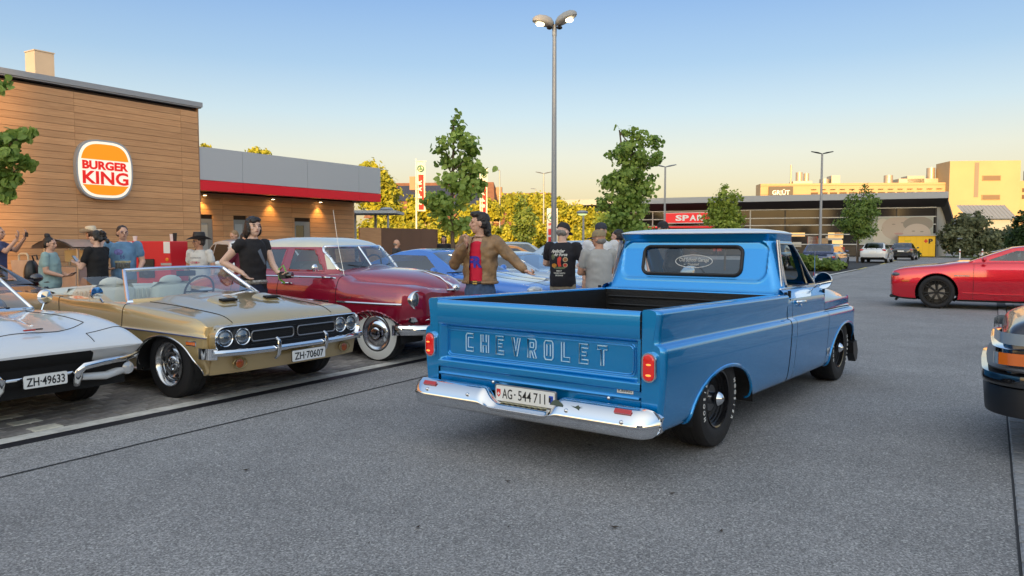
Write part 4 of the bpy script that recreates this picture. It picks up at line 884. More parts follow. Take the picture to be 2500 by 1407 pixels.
def houses():
    TILE = mat('roof_tile_brown', (.19, .085, .045), .8, noise=.2, nscale=3); WALL = mat('house_wall', (.40, .27, .16), .8); PV = mat('solar_panel', (.02, .022, .04), .2, 0, .6)
    def house(cx, y, w_, d_, ez, rz_, label, pv, dorm=0):
        H = empty('house', (cx, y, 0), 8, label, 'house', 'houses behind the hedge')
        k = M(); k.box((0, 0, ez/2), (w_, d_, ez)); k.build('wall', WALL, H, 0)
        k = M(); e = .5; k.add([(-w_/2-e, -d_/2-e, ez-.2), (w_/2+e, -d_/2-e, ez-.2), (w_/2+e-1, 0, rz_), (-w_/2-e+1, 0, rz_), (w_/2+e, d_/2+e, ez-.2), (-w_/2-e, d_/2+e, ez-.2)], [(0, 1, 2, 3), (3, 2, 4, 5), (1, 4, 2), (0, 3, 5)]); rf = k.build('roof', TILE, H, 0)
        def onroof(x, t, off=.06): return (x, -d_/2-e+(d_/2+e)*t-off*.7, ez-.2+(rz_-ez+.2)*t+off)
        for (x0, x1, t0, t1) in pv:
            k = M(); k.add([onroof(x0, t0), onroof(x1, t0), onroof(x1, t1), onroof(x0, t1)], [(0, 1, 2, 3)]); k.build('solar_panel', PV, H, 0)
        for i in range(dorm):
            x = -w_/2+2.6+i*4.2; z0 = ez+.2
            k = M(); k.prism([(x-1.1, z0), (x+1.1, z0), (x+1.1, z0+1.5), (x, z0+2.4), (x-1.1, z0+1.5)], -d_/2-.1, 0, 'y'); dm = k.build('dormer', WALL, H, 0)
            k = M(); k.add([(x-1.4, -d_/2-.4, z0+1.3), (x, -d_/2-.4, z0+2.6), (x, 0, z0+2.6), (x-1.4, 0, z0+1.3), (x+1.4, -d_/2-.4, z0+1.3), (x+1.4, 0, z0+1.3)], [(0, 1, 2, 3), (1, 4, 5, 2)]); k.build('dormer_roof', TILE, dm, 0)
            k = M(); k.box((x, -d_/2-.13, z0+.8), (1.0, .05, 1.1)); k.build('window', mat('house_window', (.25, .2, .14), .2), dm, 0)
        k = M(); k.box((-w_*.2, -.8, rz_-.2), (.7, .7, 1.8)); k.build('chimney', mat('chimney_pale', (.35, .22, .14), .8), rf, 0)
    house(-9.2, 96, 15, 9, 4.6, 8.9, 'long brown roofed house with dark solar panels behind the golden trees', [(-5, 2.5, .45, .9), (2.6, 6.5, .25, .7), (-5.5, -3.6, .1, .4)])
    house(.5, 96, 10, 9, 3.6, 7.6, 'smaller brown roofed house with two dormers and solar panels', [(-3.2, -.6, .45, .95), (.8, 3.4, .5, .95)], 2)
    # unseen tall blocks added behind the camera to keep the car park in shade
    bm_ = mat('block_render', (.40, .36, .32), .8, noise=.1, nscale=.2)
    for x0, x1, hh, lb, yy in ((-37.0, -31, 48, 'narrow pale shade block added far behind the viewer', -160), (-20.1, -9, 21, 'mid height shade block added near behind the viewer', -47), (-30.8, 12, 63, 'wide tall shade block added far behind the viewer', -160)):
        Bk = empty('shade_block', ((x0+x1)/2, yy, 0), 0, lb, 'building'); k = M(); k.box((0, 0, hh/2), (x1-x0, 14, hh)); wl_ = k.build('wall', bm_, Bk, 0)
        k = M()
        for f_ in range(int(hh/3)-1):
            for c in range(int((x1-x0)/3.4)): k.box((-(x1-x0)/2+1.8+3.4*c, 7.02, 2+3*f_), (1.8, .06, 1.5))
        o = k.build('windows', DARKGLASS, Bk, 0); o['kind'] = 'stuff'
houses()
WH = empty('sky_blocker', (0, -34, 0), 0, 'long low block added behind the viewer to hide the low sky', 'building')  # unseen long block added to cut low sky from the paint reflections
k = M(); k.box((0, 0, 1.5), (150, 8, 3.0)); k.build('wall', mat('sky_blocker_wall', (.22, .21, .20), .8), WH, 0); k = M(); k.box((0, 0, 3.1), (151, 9, .2)); k.build('roof', mat('sky_blocker_roof', (.1, .1, .1), .7), WH, 0)
# ================================================================ trees, hedges, lamp posts, flags
def leafmat(name, c1, c2, tr=.35):
    m = bpy.data.materials.new(name); m.use_nodes = True; n = m.node_tree; n.nodes.clear(); o = n.nodes.new('ShaderNodeOutputMaterial')
    at = n.nodes.new('ShaderNodeAttribute'); at.attribute_name = 'tone'
    r = n.nodes.new('ShaderNodeValToRGB'); r.color_ramp.elements[0].color = (*c1, 1); r.color_ramp.elements[1].color = (*c2, 1); n.links.new(at.outputs['Fac'], r.inputs[0])
    d = n.nodes.new('ShaderNodeBsdfPrincipled'); d.inputs['Roughness'].default_value = .5; d.inputs['Specular IOR Level'].default_value = .35; n.links.new(r.outputs[0], d.inputs['Base Color'])
    t = n.nodes.new('ShaderNodeBsdfTranslucent'); n.links.new(r.outputs[0], t.inputs[0]); x = n.nodes.new('ShaderNodeMixShader'); x.inputs[0].default_value = tr
    n.links.new(d.outputs[0], x.inputs[1]); n.links.new(t.outputs[0], x.inputs[2]); n.links.new(x.outputs[0], o.inputs[0]); return m
LF_BIG = leafmat('leaf_green', (.10, .20, .035), (.42, .55, .13)); LF_MID = leafmat('leaf_mid', (.07, .14, .03), (.24, .33, .07)); LF_GOLD = leafmat('leaf_golden', (.20, .235, .02), (.54, .52, .05)); LF_OLIVE = leafmat('leaf_olive', (.07, .09, .045), (.20, .22, .12)); LF_DARK = leafmat('leaf_dark', (.02, .045, .015), (.06, .11, .03)); LF_LIME = leafmat('leaf_lime', (.16, .24, .03), (.40, .48, .08)); GRASS = leafmat('grass_blade', (.06, .11, .02), (.18, .25, .05))
BARK = mat('bark', (.12, .09, .065), .9, noise=.35, nscale=30, bump=.6, bscale=40)
def leaf_mesh(pts, size, rn, big=False, droop=.5):
    """pts: (position, outward, tone). returns mesh data with a tone attribute"""
    V = []; Fc = []; T = []
    for p, outw, tone in pts:
        s_ = size*rn.uniform(.6, 1.25); nrm = (outw*.8+Vector((rn.gauss(0, .55), rn.gauss(0, .55), rn.gauss(.25, .5)))).normalized()
        ax = Vector((rn.gauss(0, 1), rn.gauss(0, 1), -droop+rn.gauss(0, .5))); ax = (ax-nrm*ax.dot(nrm)); ax = ax.normalized() if ax.length > 1e-4 else nrm.orthogonal(); bx = nrm.cross(ax); b = len(V)
        if big:
            prof = [(-.45, 0, 0), (-.40, .28, .03), (-.1, .46, .07), (.25, .34, .02), (.60, 0, -.12), (.25, -.34, .02), (-.1, -.46, .07), (-.40, -.28, .03)]
            V += [p+ax*a*s_+bx*c*s_+nrm*h*s_ for a, c, h in prof]+[p]; Fc += [(b+i, b+(i+1) % 8, b+8) for i in range(8)]; T += [tone]*9
        else:
            V += [p-ax*.5*s_, p+bx*.36*s_+nrm*.06*s_, p+ax*.5*s_, p-bx*.36*s_+nrm*.06*s_]; Fc += [(b, b+1, b+2, b+3)]; T += [tone]*4
    me = bpy.data.meshes.new('crown'); me.from_pydata([tuple(v) for v in V], [], Fc); a = me.attributes.new('tone', 'FLOAT', 'POINT'); a.data.foreach_set('value', T); me.update(); return me
def blob_pts(rn, blobs, n):
    """blobs: (centre, radii); clumps inside"""
    tot = sum(r[0]*r[1]*r[2] for c, r in blobs); out_ = []
    for c, r in blobs:
        k = max(4, int(n*r[0]*r[1]*r[2]/tot)); ncl = max(3, k//28); cl = []
        for i in range(ncl):
            d = Vector((rn.gauss(0, 1), rn.gauss(0, 1), rn.gauss(0, 1))).normalized()*rn.uniform(.55, 1.0); cl.append((Vector(c)+Vector((d.x*r[0], d.y*r[1], d.z*r[2])), rn.uniform(0, 1)))
        cr_ = (r[0]*r[1]*r[2])**(1/3)*1.0/(ncl**(1/3))*1.15
        for i in range(k):
            q, tn = rn.choice(cl); p = q+Vector((rn.gauss(0, cr_*.5), rn.gauss(0, cr_*.5), rn.gauss(0, cr_*.45))); o_ = p-Vector(c); o_ = o_.normalized() if o_.length > 1e-5 else Vector((0, 0, 1)); out_.append((p, o_, min(1, max(0, tn*.6+rn.uniform(0, .4)))))
    return out_
def tree(base, label, trunk, limbs, blobs, n, size, m, big=False, seed=1, cat='tree', group=None, name='tree', tr=.06):
    rn = random.Random(seed); T = empty(name, base, 0, label, cat, group)
    if trunk:
        k = M(); pts = [Vector(p) for p in trunk]; rs = [tr*(1-.75*i/(len(pts)-1)) for i in range(len(pts))]; k.tube(pts, rs, 10)
        for lb in limbs: k.tube(lb, [tr*.32, tr*.2, tr*.08][:len(lb)], 6)
        k.build('trunk', BARK, T, 60)
    me = leaf_mesh(blob_pts(rn, blobs, n), size, rn, big); me.materials.append(m); o = bpy.data.objects.new('crown', me); COL.objects.link(o); o.parent = T
    if not big: o['kind'] = 'stuff' if False else 'part'
    if 'kind' in o: del o['kind']
    return T
def gpx(u, v0, d): p = at_px(u, v0, d); return Vector((p.x, p.y, 0))
def zpx(v, d): return at_px(1250, v, d).z
# -- two large-leaved young trees in the car park
def big_tree(u, d, spec, label, seed, trunk_u=None, n=900, size=.24, tr=.07, m=LF_BIG, big=True, pad=0):
    """spec: list of (u, v, ru, rv) ellipses in the photograph, given their own depth spread"""
    b = gpx(trunk_u or u, 600, d); blobs = []; px = d/FPX; rn = random.Random(seed+5); top = min(spec, key=lambda q: q[1])
    for (uu, vv, ru, rv) in spec:
        p = at_px(uu, vv, d); blobs.append((Vector((p.x-b.x, rn.uniform(-.35, .35)*ru*px*1.2, p.z)), (ru*px, ru*px*.9, rv*px)))
    tz = at_px(top[0], top[1], d).z; tx = at_px(top[0], 600, d).x-b.x
    trunk = [(0, 0, -.02), (.02, 0, tz*.25), (-.02, .02, tz*.5), (tx*.5, 0, tz*.75), (tx, 0, tz)]
    limbs = []
    for c, r in blobs:
        z0 = max(.8, c.z-.45); limbs.append([(0, 0, z0), (c.x*.6, c.y*.6, z0+.25), tuple(c)])
    return tree(b, label, trunk, limbs, blobs, n, size, m, big, seed, tr=tr)
big_tree(1104, 22, [(1110, 285, 12, 18), (1125, 320, 20, 22), (1085, 360, 24, 22), (1130, 345, 30, 28), (1150, 380, 26, 26), (1080, 385, 20, 18), (1120, 405, 40, 26), (1165, 415, 26, 16), (1100, 440, 30, 24), (1140, 455, 40, 26), (1090, 495, 46, 24), (1135, 500, 26, 30), (1075, 525, 30, 20), (1115, 545, 34, 22), (1172, 440, 16, 14)], 'slender young tree with large green leaves beside the red banner', 3, n=1500, size=.165, tr=.075)
big_tree(1536, 24, [(1510, 318, 8, 16), (1545, 335, 26, 18), (1568, 330, 10, 18), (1595, 345, 24, 22), (1540, 375, 46, 28), (1590, 395, 28, 22), (1510, 385, 24, 18), (1550, 425, 52, 28), (1500, 445, 34, 20), (1530, 475, 56, 26), (1590, 460, 34, 16), (1545, 515, 50, 26), (1500, 535, 40, 24), (1550, 560, 44, 22), (1488, 495, 26, 20)], 'large leafy green tree standing just behind the pickup cab', 9, n=4200, size=.130, tr=.09)
big_tree(-40, 11.8, [(-5, 200, 22, 14), (10, 345, 30, 22), (55, 332, 26, 14), (70, 322, 12, 9), (20, 385, 36, 18), (55, 400, 16, 14), (10, 425, 34, 18), (30, 455, 30, 18), (5, 475, 26, 16), (-5, 225, 12, 16)], 'large leaved tree branch reaching in at the left edge', 14, n=900, size=.125, tr=.06)
big_tree(1280, 46, [(1280, 490, 12, 14), (1278, 515, 22, 18), (1284, 540, 26, 20), (1278, 565, 28, 18), (1285, 582, 22, 12)], 'small round green tree in front of the golden hedge', 17, n=2200, size=.20, m=LF_MID, big=False, tr=.06)
big_tree(1770, 40, [(1772, 465, 12, 16), (1800, 472, 12, 10), (1768, 488, 30, 16), (1742, 500, 20, 16), (1795, 500, 22, 18), (1765, 520, 44, 18), (1745, 538, 38, 14), (1795, 535, 30, 16), (1770, 552, 42, 10)], 'pale lime green tree rising behind the pickup roof', 19, n=3200, size=.17, m=LF_LIME, big=False, tr=.06)
big_tree(2094, 56, [(2108, 455, 8, 10), (2112, 470, 14, 12), (2085, 492, 22, 16), (2115, 495, 28, 20), (2092, 518, 42, 20), (2125, 525, 28, 20), (2085, 545, 46, 16), (2100, 562, 40, 16), (2095, 578, 26, 9)], 'round crowned green street tree in front of the supermarket glass', 23, n=4600, size=.19, m=LF_MID, big=False, tr=.09)
# -- golden hedge and trees beyond the car park
HG = 'golden sunlit trees beyond the car park'
def mass(us, d, label, n, size, m, seed, name='tree', cat='tree', group=HG, depth=1.0, trunk=True):
    px = d/FPX; cx = sum(q[0] for q in us)/len(us); b = gpx(cx, 600, d); blobs = []; rn = random.Random(seed)
    for (uu, vv, ru, rv) in us:
        p = at_px(uu, vv, d); blobs.append((Vector((p.x-b.x, rn.uniform(-.5, .5)*depth, p.z)), (ru*px, depth, rv*px)))
    top = max(c.z for c, r in blobs)
    return tree(b, label, [(0, 0, -.05), (0, 0, top*.5), (.1, 0, top*.9)] if trunk else None, [], blobs, n, size, m, False, seed, cat, group, name, tr=.12)
mass([(905, 408, 22, 9), (925, 440, 26, 24), (945, 470, 34, 30), (925, 500, 44, 26), (965, 520, 26, 30)], 62, 'tall golden conifer shaped tree beside the grey fascia', 5200, .34, LF_GOLD, 31, depth=1.6)
mass([(1030, 500, 30, 26), (1015, 530, 36, 24), (1060, 520, 30, 26)], 60, 'rounded golden tree behind the first red banner', 3800, .32, LF_GOLD, 32, depth=1.5)
mass([(1195, 515, 34, 26), (1150, 525, 30, 26)], 62, 'broad golden tree behind the second red banner', 3400, .32, LF_GOLD, 33, depth=1.5)
mass([(1265, 500, 34, 26), (1300, 495, 26, 20), (1240, 495, 22, 14), (1280, 530, 50, 24)], 82, 'rounded olive gold tree right of the dormer house', 4200, .40, LF_GOLD, 34, depth=2)
mass([(1330, 500, 28, 26), (1330, 530, 32, 26), (1365, 510, 22, 24)], 70, 'golden brown tree behind the twin headed lamp', 3800, .34, LF_GOLD, 35, depth=1.5)
mass([(1410, 530, 44, 28), (1445, 545, 30, 30), (1385, 555, 30, 28)], 66, 'dense golden shrub left of the supermarket entrance', 4600, .32, LF_GOLD, 36, depth=1.5)
mass([(1500, 560, 40, 26), (1470, 540, 22, 18)], 60, 'yellow green shrub under the large leafy tree', 2600, .3, LF_LIME, 37, depth=1.5)
for i, (a, b_, vt) in enumerate(((880, 960, 540), (960, 1040, 545), (1040, 1120, 550), (1120, 1200, 548), (1200, 1290, 555), (1290, 1380, 555), (1380, 1470, 560))):
    mass([(a+15, (vt+615)/2, 30, (615-vt)/2), (b_-15, (vt+615)/2, 34, (612-vt)/2), ((a+b_)/2, (vt+605)/2, 34, (620-vt)/2)], 56, ('golden hedge section %s' % ['against the brown enclosure', 'behind the left banner pole', 'behind the waste containers', 'behind the slender tree trunk', 'below the dormer house', 'behind the small round tree', 'beside the white and red price pylon'][i]), 3600, .30, LF_GOLD, 40+i, 'hedge', 'hedge', 'golden hedge sections', depth=1.2, trunk=False)
mass([(635, 374, 24, 6)], 45, 'treetop peeking over the restaurant wing roof', 500, .2, LF_GOLD, 50, depth=1); mass([(503, 358, 7, 5)], 45, 'tiny treetop showing beside the restaurant tower', 200, .16, LF_GOLD, 51, depth=.6)
mass([(1090, 612, 60, 10), (1240, 612, 60, 9)], 44, 'low clipped green hedge behind the parked cars', 1500, .16, LF_DARK, 52, 'hedge', 'hedge', None, .5, False)
# right side shrubs
mass([(2375, 545, 30, 28), (2350, 575, 34, 34), (2400, 585, 34, 30), (2370, 605, 50, 18)], 74, 'large grey green shrub beside the supermarket gable', 6000, .34, LF_OLIVE, 53, 'shrub', 'shrub', 'shrubs on the right', 2)
mass([(2440, 590, 26, 28), (2460, 575, 24, 22)], 84, 'brownish green shrub right of the big shrub', 2600, .34, LF_OLIVE, 54, 'shrub', 'shrub', 'shrubs on the right', 2)
mass([(2495, 550, 20, 34), (2500, 590, 22, 28)], 48, 'dark conifer at the right edge', 3000, .2, LF_DARK, 55, 'tree', 'tree', None, 1)
mass([(2000, 645, 48, 14), (2030, 648, 26, 11), (1965, 640, 30, 14)], 39.5, 'spreading feathery juniper bush beside the blue wagon', 3000, .22, LF_MID, 56, 'shrub', 'shrub', None, .8, False)
mass([(2229, 623, 14, 7)], 66, 'small clipped dark bush beside the yellow locker', 500, .18, LF_DARK, 57, 'shrub', 'shrub', None, .6, False)
k = M(); rn = random.Random(5); pts = []
A_, B_ = at_px(2310, 628, 74), at_px(2500, 628, 66)
sheet('lawn', [(A_.x, 66), (70, 58), (90, 78), (A_.x+2, 80)], .03, mat('lawn', (.11, .17, .035), .9, noise=.3, nscale=2))
for i, u in enumerate((2344, 2399)):
    p = gpx(u, 600, 67); Bo = empty('bollard', p, 0, ['left', 'right'][i]+' white bollard on the grass verge', 'bollard', 'white bollards'); k = M(); k.lathe([(.001, .9), (.05, .9), (.055, .86), (.055, 0)], 12, 'z'); k.build('post', WHITE, Bo); k = M(); k.lathe([(.057, .6), (.057, .72)], 12, 'z', closed_prof=True); k.build('band', mat('band_red', (.4, .05, .03), .5), Bo)
for (u0, v0, u1, v1, w_) in ((2070, 665, 2116, 653, .12), (2150, 646, 2195, 634, .14)):
    def gp(u, v): q = at_px(u, v, 5); t = HCAM/(HCAM-q.z); return Vector((q.x*t, 5*t, 0))
    a, b_ = gp(u0, v0), gp(u1, v1); d = (b_-a).normalized(); nn = Vector((-d.y, d.x, 0))*w_/2; sheet('bay_marking', [a-nn, b_-nn, b_+nn, a+nn], .006, mat('line_yellow', (.62, .52, .16), .7))
# -- lamp posts
def lamp(u, d, top_v, label, kind, rr=.06, group='car park lamp posts'):
    b = gpx(u, 600, d); z = at_px(1250, top_v, d).z; Lp = empty('lamp_post', b, 0, label, 'lamp post', group); ST = mat('galvanised', (.30, .32, .35), .45, .5)
    k = M(); k.tube([(0, 0, 0), (0, 0, 1.2), (0, 0, z)], [rr*1.25, rr*1.2, rr*.8], 14); k.build('pole', ST, Lp)
    if kind == 'big':
        for sx, rot in ((-1, 200), (1, -25)):
            a = R(rot); dx, dy = math.cos(a), math.sin(a); tl = .18 if sx > 0 else .03; rings = []
            for t, w_, h0, h1 in ((.06, .10, -.06, .10), (.16, .19, -.13, .20), (.34, .22, -.12, .25), (.55, .21, -.06, .24), (.70, .15, -.02, .17), (.77, .06, .03, .10)):
                c = Vector((dx*t, dy*t, t*tl*1.6)); px_ = Vector((-dy, dx, 0)); rings.append([c+px_*(w_*math.cos(q))+Vector((0, 0, (h1 if math.sin(q) > 0 else -h0)*math.sin(q))) for q in np.linspace(0, 2*math.pi, 18)[:-1]])
            k = M(); k.loft([[tuple(p+Vector((0, 0, z+.03))) for p in r_] for r_ in rings]); hd = k.build('lamp_head', mat('lamp_grey', (.34, .34, .33), .45), Lp, 50)
            c = Vector((dx*.50, dy*.50, z+.03+.5*tl*1.6-.075)); k = M(); k.sph(c, (.15, .15, .045), 16, 8); k.build('lamp_lens', mat('lamp_lit', (1, .9, .7), .3, emit=(1, .82, .50), estr=9), hd)
            c = Vector((dx*.18, dy*.18, z-.10)); k = M(); k.sph(c, (.10, .10, .06), 12, 6); k.build('gear_box', BLACK, hd)
        k = M(); k.cyl((0, 0, z-.35), (0, 0, z+.02), rr*.95, n=14); k.build('collar', ST, Lp)
    elif kind == 'twin':
        for sx in (-1, 1): k = M(); k.tube([(0, 0, z), (sx*.25, 0, z+.06), (sx*.62, 0, z+.13)], [.05, .10, .06], 8, flat=.45); k.build('lamp_head', BLACK if u > 1900 else ST, Lp)
    elif kind == 'single': k = M(); k.tube([(0, 0, z), (-.25, 0, z+.05), (-.6, 0, z+.05)], [.05, .10, .07], 8, flat=.45); k.build('lamp_head', ST, Lp)
    else:
        k = M(); k.sph((-.05, 0, z+.05), (.28, .28, .10), 14, 8); hd = k.build('lamp_head', ST, Lp); k = M(); k.sph((-.05, 0, z+.0), (.23, .23, .09), 14, 8); k.build('lamp_lens', mat('lamp_pale', (.5, .6, .3), .4, emit=(.85, 1, .45), estr=.5), hd)
lamp(1352, 26, 62, 'tall grey lamp post with two lit heads left of the pickup cab', 'big', .082)
lamp(1327, 60, 424, 'dark twin headed lamp post left of the tall lit lamp post', 'twin', .06); lamp(1220, 62, 416, 'thin single headed lamp post right of the second banner', 'single', .06); lamp(1308, 90, 462, 'distant thin lamp post behind the small round tree', 'single', .06)
lamp(1622, 44, 408, 'twin headed lamp post behind the large leafy tree', 'twin', .06); lamp(2002, 44, 376, 'tall lamp post with black heads behind the blue wagon', 'twin', .07)
lamp(948, 32, 515, 'short lamp with round pale head beside the canopy', 'dome', .05, 'short dome lamps'); lamp(1424, 36, 522, 'short lamp with round pale head left of the large leafy tree', 'dome', .05, 'short dome lamps')
# -- banners and price pylon
def banner(u, d, vt, vb, label, w_px, seed):
    b = gpx(u-7, 600, d); px = d/FPX; zt = at_px(1250, vt, d).z; zb = at_px(1250, vb, d).z; w_ = w_px*px; Bn = empty('flag_banner', b, 0, label, 'banner', 'supermarket flag banners')
    k = M(); k.tube([(0, 0, 0), (0, 0, zt+.15)], [.06, .04], 10); k.build('pole', mat('pole_white', (.62, .62, .62), .4), Bn)
    k = M(); k.tube([(0, 0, zt), (w_+.1, 0, zt)], .02, 6); k.build('arm', MATS['pole_white'], Bn)
    def cloth(x0, x1, z0, z1, b_, m, nm): 
        kk = M(); g = [[(x0+(x1-x0)*i/6, -b_+.06*math.sin(3*(z0+(z1-z0)*j/16)+i*.5), z0+(z1-z0)*j/16) for j in range(17)] for i in range(7)]; kk.grid(g); return kk.build(nm, m, Bn, 60)
    H = zt-zb; cloth(.08, w_, zb, zt, 0, mat('flag_white', (.66, .64, .58), .7), 'cloth'); cloth(.16, w_-.1, zb+.1, zt-H*.27, .07, mat('flag_red', (.62, .03, .02), .7), 'red_field')
    for i, ch in enumerate('SPAR'):
        t = text_m(ch, w_*.62, .002, width=w_*.5, bold=.02); t.xf(Matrix.Translation((w_*.62, -.15, zb+H*(.17+.135*i))) @ Matrix.Rotation(R(-90), 4, 'Y')); t.build('letter', MATS['flag_white'], Bn, 0)
    c = (w_*.52, zt-H*.145); k = M(); k.tube([(c[0]+w_*.32*math.cos(a), -.075, c[1]+w_*.32*math.sin(a)) for a in np.linspace(0, 6.283, 21)[:-1]], .028, 6, closed=True); k.prism([(c[0]-w_*.2, c[1]-w_*.12), (c[0]+w_*.2, c[1]-w_*.12), (c[0], c[1]+w_*.24)], -.07, -.08); k.build('tree_logo', mat('flag_green', (.03, .20, .07), .6), Bn, 0)
banner(1024, 48, 394, 516, 'left tall flag banner with red field beside the grey fascia', 22, 1); banner(1180, 50, 412, 522, 'right tall flag banner partly hidden behind the slender tree', 17, 2)
p = gpx(1348, 600, 40); Py = empty('price_pylon', p, 0, 'white and red price pylon behind the tall lamp post', 'sign'); px = 40/FPX
k = M(); k.box((0, 0, 1.62), (26*px, .25, 3.24)); k.build('panel', mat('pylon_white', (.68, .68, .66), .4), Py, 0)
k = M(); k.tube([(-.02+.23*math.cos(a), -.13, 2.78+.23*math.sin(a)) for a in np.linspace(0, 6.283, 25)[:-1]], .02, 6, closed=True); k.prism([(-.17, 2.68), (.13, 2.68), (-.02, 2.96)], -.126, -.136); k.build('tree_logo', mat('pylon_green', (.01, .20, .08), .5), Py, 0)
t = text_m('SPAR', .16, .002, width=.42, bold=.008); t.xf(Matrix.Translation((0, -.128, 2.36))); t.build('lettering', mat('pylon_red', (.6, .02, .03), .5), Py, 0)
for i in range(4): k = M(); k.box((0, -.127, 2.02-.42*i), (.42, .006, .32)); k.build('price_row', MATS['pylon_red'], Py, 0)
# ================================================================ cars
def extract(k, sdf, sel):
    """take the faces inside sdf<0 out of k into a new builder, rim snapped to the outline"""
    V = k.v; ins = []
    for i, f in enumerate(k.f):
        c = tuple(sum(V[j][q] for j in f)/len(f) for q in range(3))
        if sel(c) and sdf(c)[0] < 0: ins.append(i)
    si = set(ins); dv = set(j for i in ins for j in k.f[i]); kv = set(j for i, f in enumerate(k.f) if i not in si for j in f); rim = dv & kv
    for j in rim:
        d, g = sdf(V[j]); V[j] = tuple(V[j][q]-d*g[q] for q in range(3))
    e = M(); mp = {}
    for i in ins:
        fs = []
        for j in k.f[i]:
            if j not in mp: mp[j] = len(e.v); e.v.append(V[j])
            fs.append(mp[j])
        e.f.append(tuple(fs)); e.mi.append(0)
    k.mi = [q for i, q in enumerate(k.mi) if i not in si]; k.f = [f for i, f in enumerate(k.f) if i not in si]
    return e, [V[j] for j in rim]
def sring(z, hw, yf, yr, ex, n):
    cy, hy = (yf+yr)/2, (yf-yr)/2; t = np.linspace(0, 2*math.pi, 4001); e = 2/ex
    x = hw*np.sign(np.cos(t))*np.abs(np.cos(t))**e; y = cy+hy*np.sign(np.sin(t))*np.abs(np.sin(t))**e
    s_ = np.concatenate([[0], np.cumsum(np.hypot(np.diff(x), np.diff(y)))]); u = np.linspace(0, s_[-1], n+1)[:-1]
    return [(a, b, z) for a, b in zip(np.interp(u, s_, x), np.interp(u, s_, y))]
def drape(bvh, pts, off=.002):
    out_ = []
    for p in pts:
        h = bvh.ray_cast(Vector((p[0], p[1], 3)), Vector((0, 0, -1)))
        out_.append((p[0], p[1], (h[0].z if h[0] else p[2])+off))
    return out_
def bvh_of(o): me = o.data; return BVHTree.FromPolygons([v.co.copy() for v in me.vertices], [tuple(p.vertices) for p in me.polygons])
def dense(pts, n=14):
    o = []
    for a, b in zip(pts, pts[1:]): o += [tuple(Vector(a).lerp(Vector(b), i/n)) for i in range(n)]
    return o+[tuple(pts[-1])]
def half_grid(stations, nu=120, nv=44):
    return surf([[(x, y, z) for x, z in sec] for y, sec in stations], nu, nv)
def solid_half(g, capends=True, dark=.14):
    k = M(); k.grid(g); nv = g.shape[1]; k.mi = [1 if (i % (nv-1)) < dark*(nv-1) else 0 for i in range(len(k.f))]
    if capends:
        for r in (g[0], g[-1]): k.add([tuple(p) for p in r], [tuple(range(len(r)))])
    return k
def do_arches(k, T, arches, pm, lip=.012, lipm=None, xin=.45, zmax=.9, xmin=.5):
    rims = []
    for (cy, cz, a, b) in arches:
        r = k.cut(sd_circle(cy, cz, a, b), lambda c: abs(c[0]) > xmin and c[2] < zmax and abs(c[1]-cy) < a+.2); rims.append((r, cy, cz, a, b))
    return rims
def arch_trim(T, body, rims, lipm, lip, xin, zbot):
    for r, cy, cz, a, b in rims:
        for sx in (1, -1):
            q = [p for p in r if p[0]*sx > 0 and p[2] > zbot]; q.sort(key=lambda p: -math.atan2(p[2]-cz+.1, p[1]-cy))
            if len(q) > 3: k = M(); k.tube([(p[0]-.003*sx, p[1], p[2]) for p in q], lip, 6); k.build('arch_lip', lipm, body)
            xo = max((abs(p[0]) for p in q), default=.8)-.02
            k = M(); k.loft([[(sx*x, cy+a*.985*math.cos(t), cz+b*.985*math.sin(t)) for t in np.linspace(-.15, math.pi+.15, 16)] for x in (xo, xin)], closed=False); k.box((sx*xin, cy, (.26+cz+b)/2), (.01, 2*a, cz+b-.26)); k.build('wheel_well', WELL, body, 0)
def seam(g, y, v0, v1, T, mirror=True, name='panel_seam', r=.004, off=.0):
    i = int(np.argmin(np.abs(g[:, g.shape[1]//2, 1]-y))); row = g[i]; n = len(row)
    for sx in ((1, -1) if mirror else (1,)):
        k = M(); k.tube([(sx*(p[0]+.0005), p[1], p[2]) for p in row[int(n*v0):int(n*v1)]], r, 5); k.build(name, WELL, T)
def line_on(g, v, y0, y1, r, m, T, name, dx=.002):
    j = int(v*(g.shape[1]-1))
    for sx in (1, -1):
        pts = [(sx*(p[0]+dx), p[1], p[2]) for p in g[:, j] if min(y0, y1) <= p[1] <= max(y0, y1)]
        if len(pts) > 1: k = M(); k.tube(pts, r, 6); k.build(name, m, T)
def plate(T, c, w_, h_, txt, tw, rz=0, parent=None, tilt=0):
    """number plate facing +y (front) or with rz=pi facing -y"""
    mt = Matrix.Translation(c) @ Matrix.Rotation(rz, 4, 'Z') @ Matrix.Rotation(tilt, 4, 'X')
    k = M(); k.loft([[(x, y, z) for x, z in rrect(w_, h_, .012, 3)] for y in (-.006, .004)]); k.xf(mt); P_ = k.build('licence_plate', PLATE, parent or T, 30)
    t = text_m(txt, h_*.92, .0006, width=tw, bold=.0015); t.v = [(-x, -y+.0052, z-h_*.33) for x, y, z in t.v]; t.xf(mt); t.build('plate_text', INK, P_, 0)
    k = M(); k.loft([[(x*1.02, y, z*1.06) for x, z in rrect(w_, h_, .012, 3)] for y in (-.009, -.003)]); k.xf(mt); k.build('plate_holder', BLACK, P_, 0)
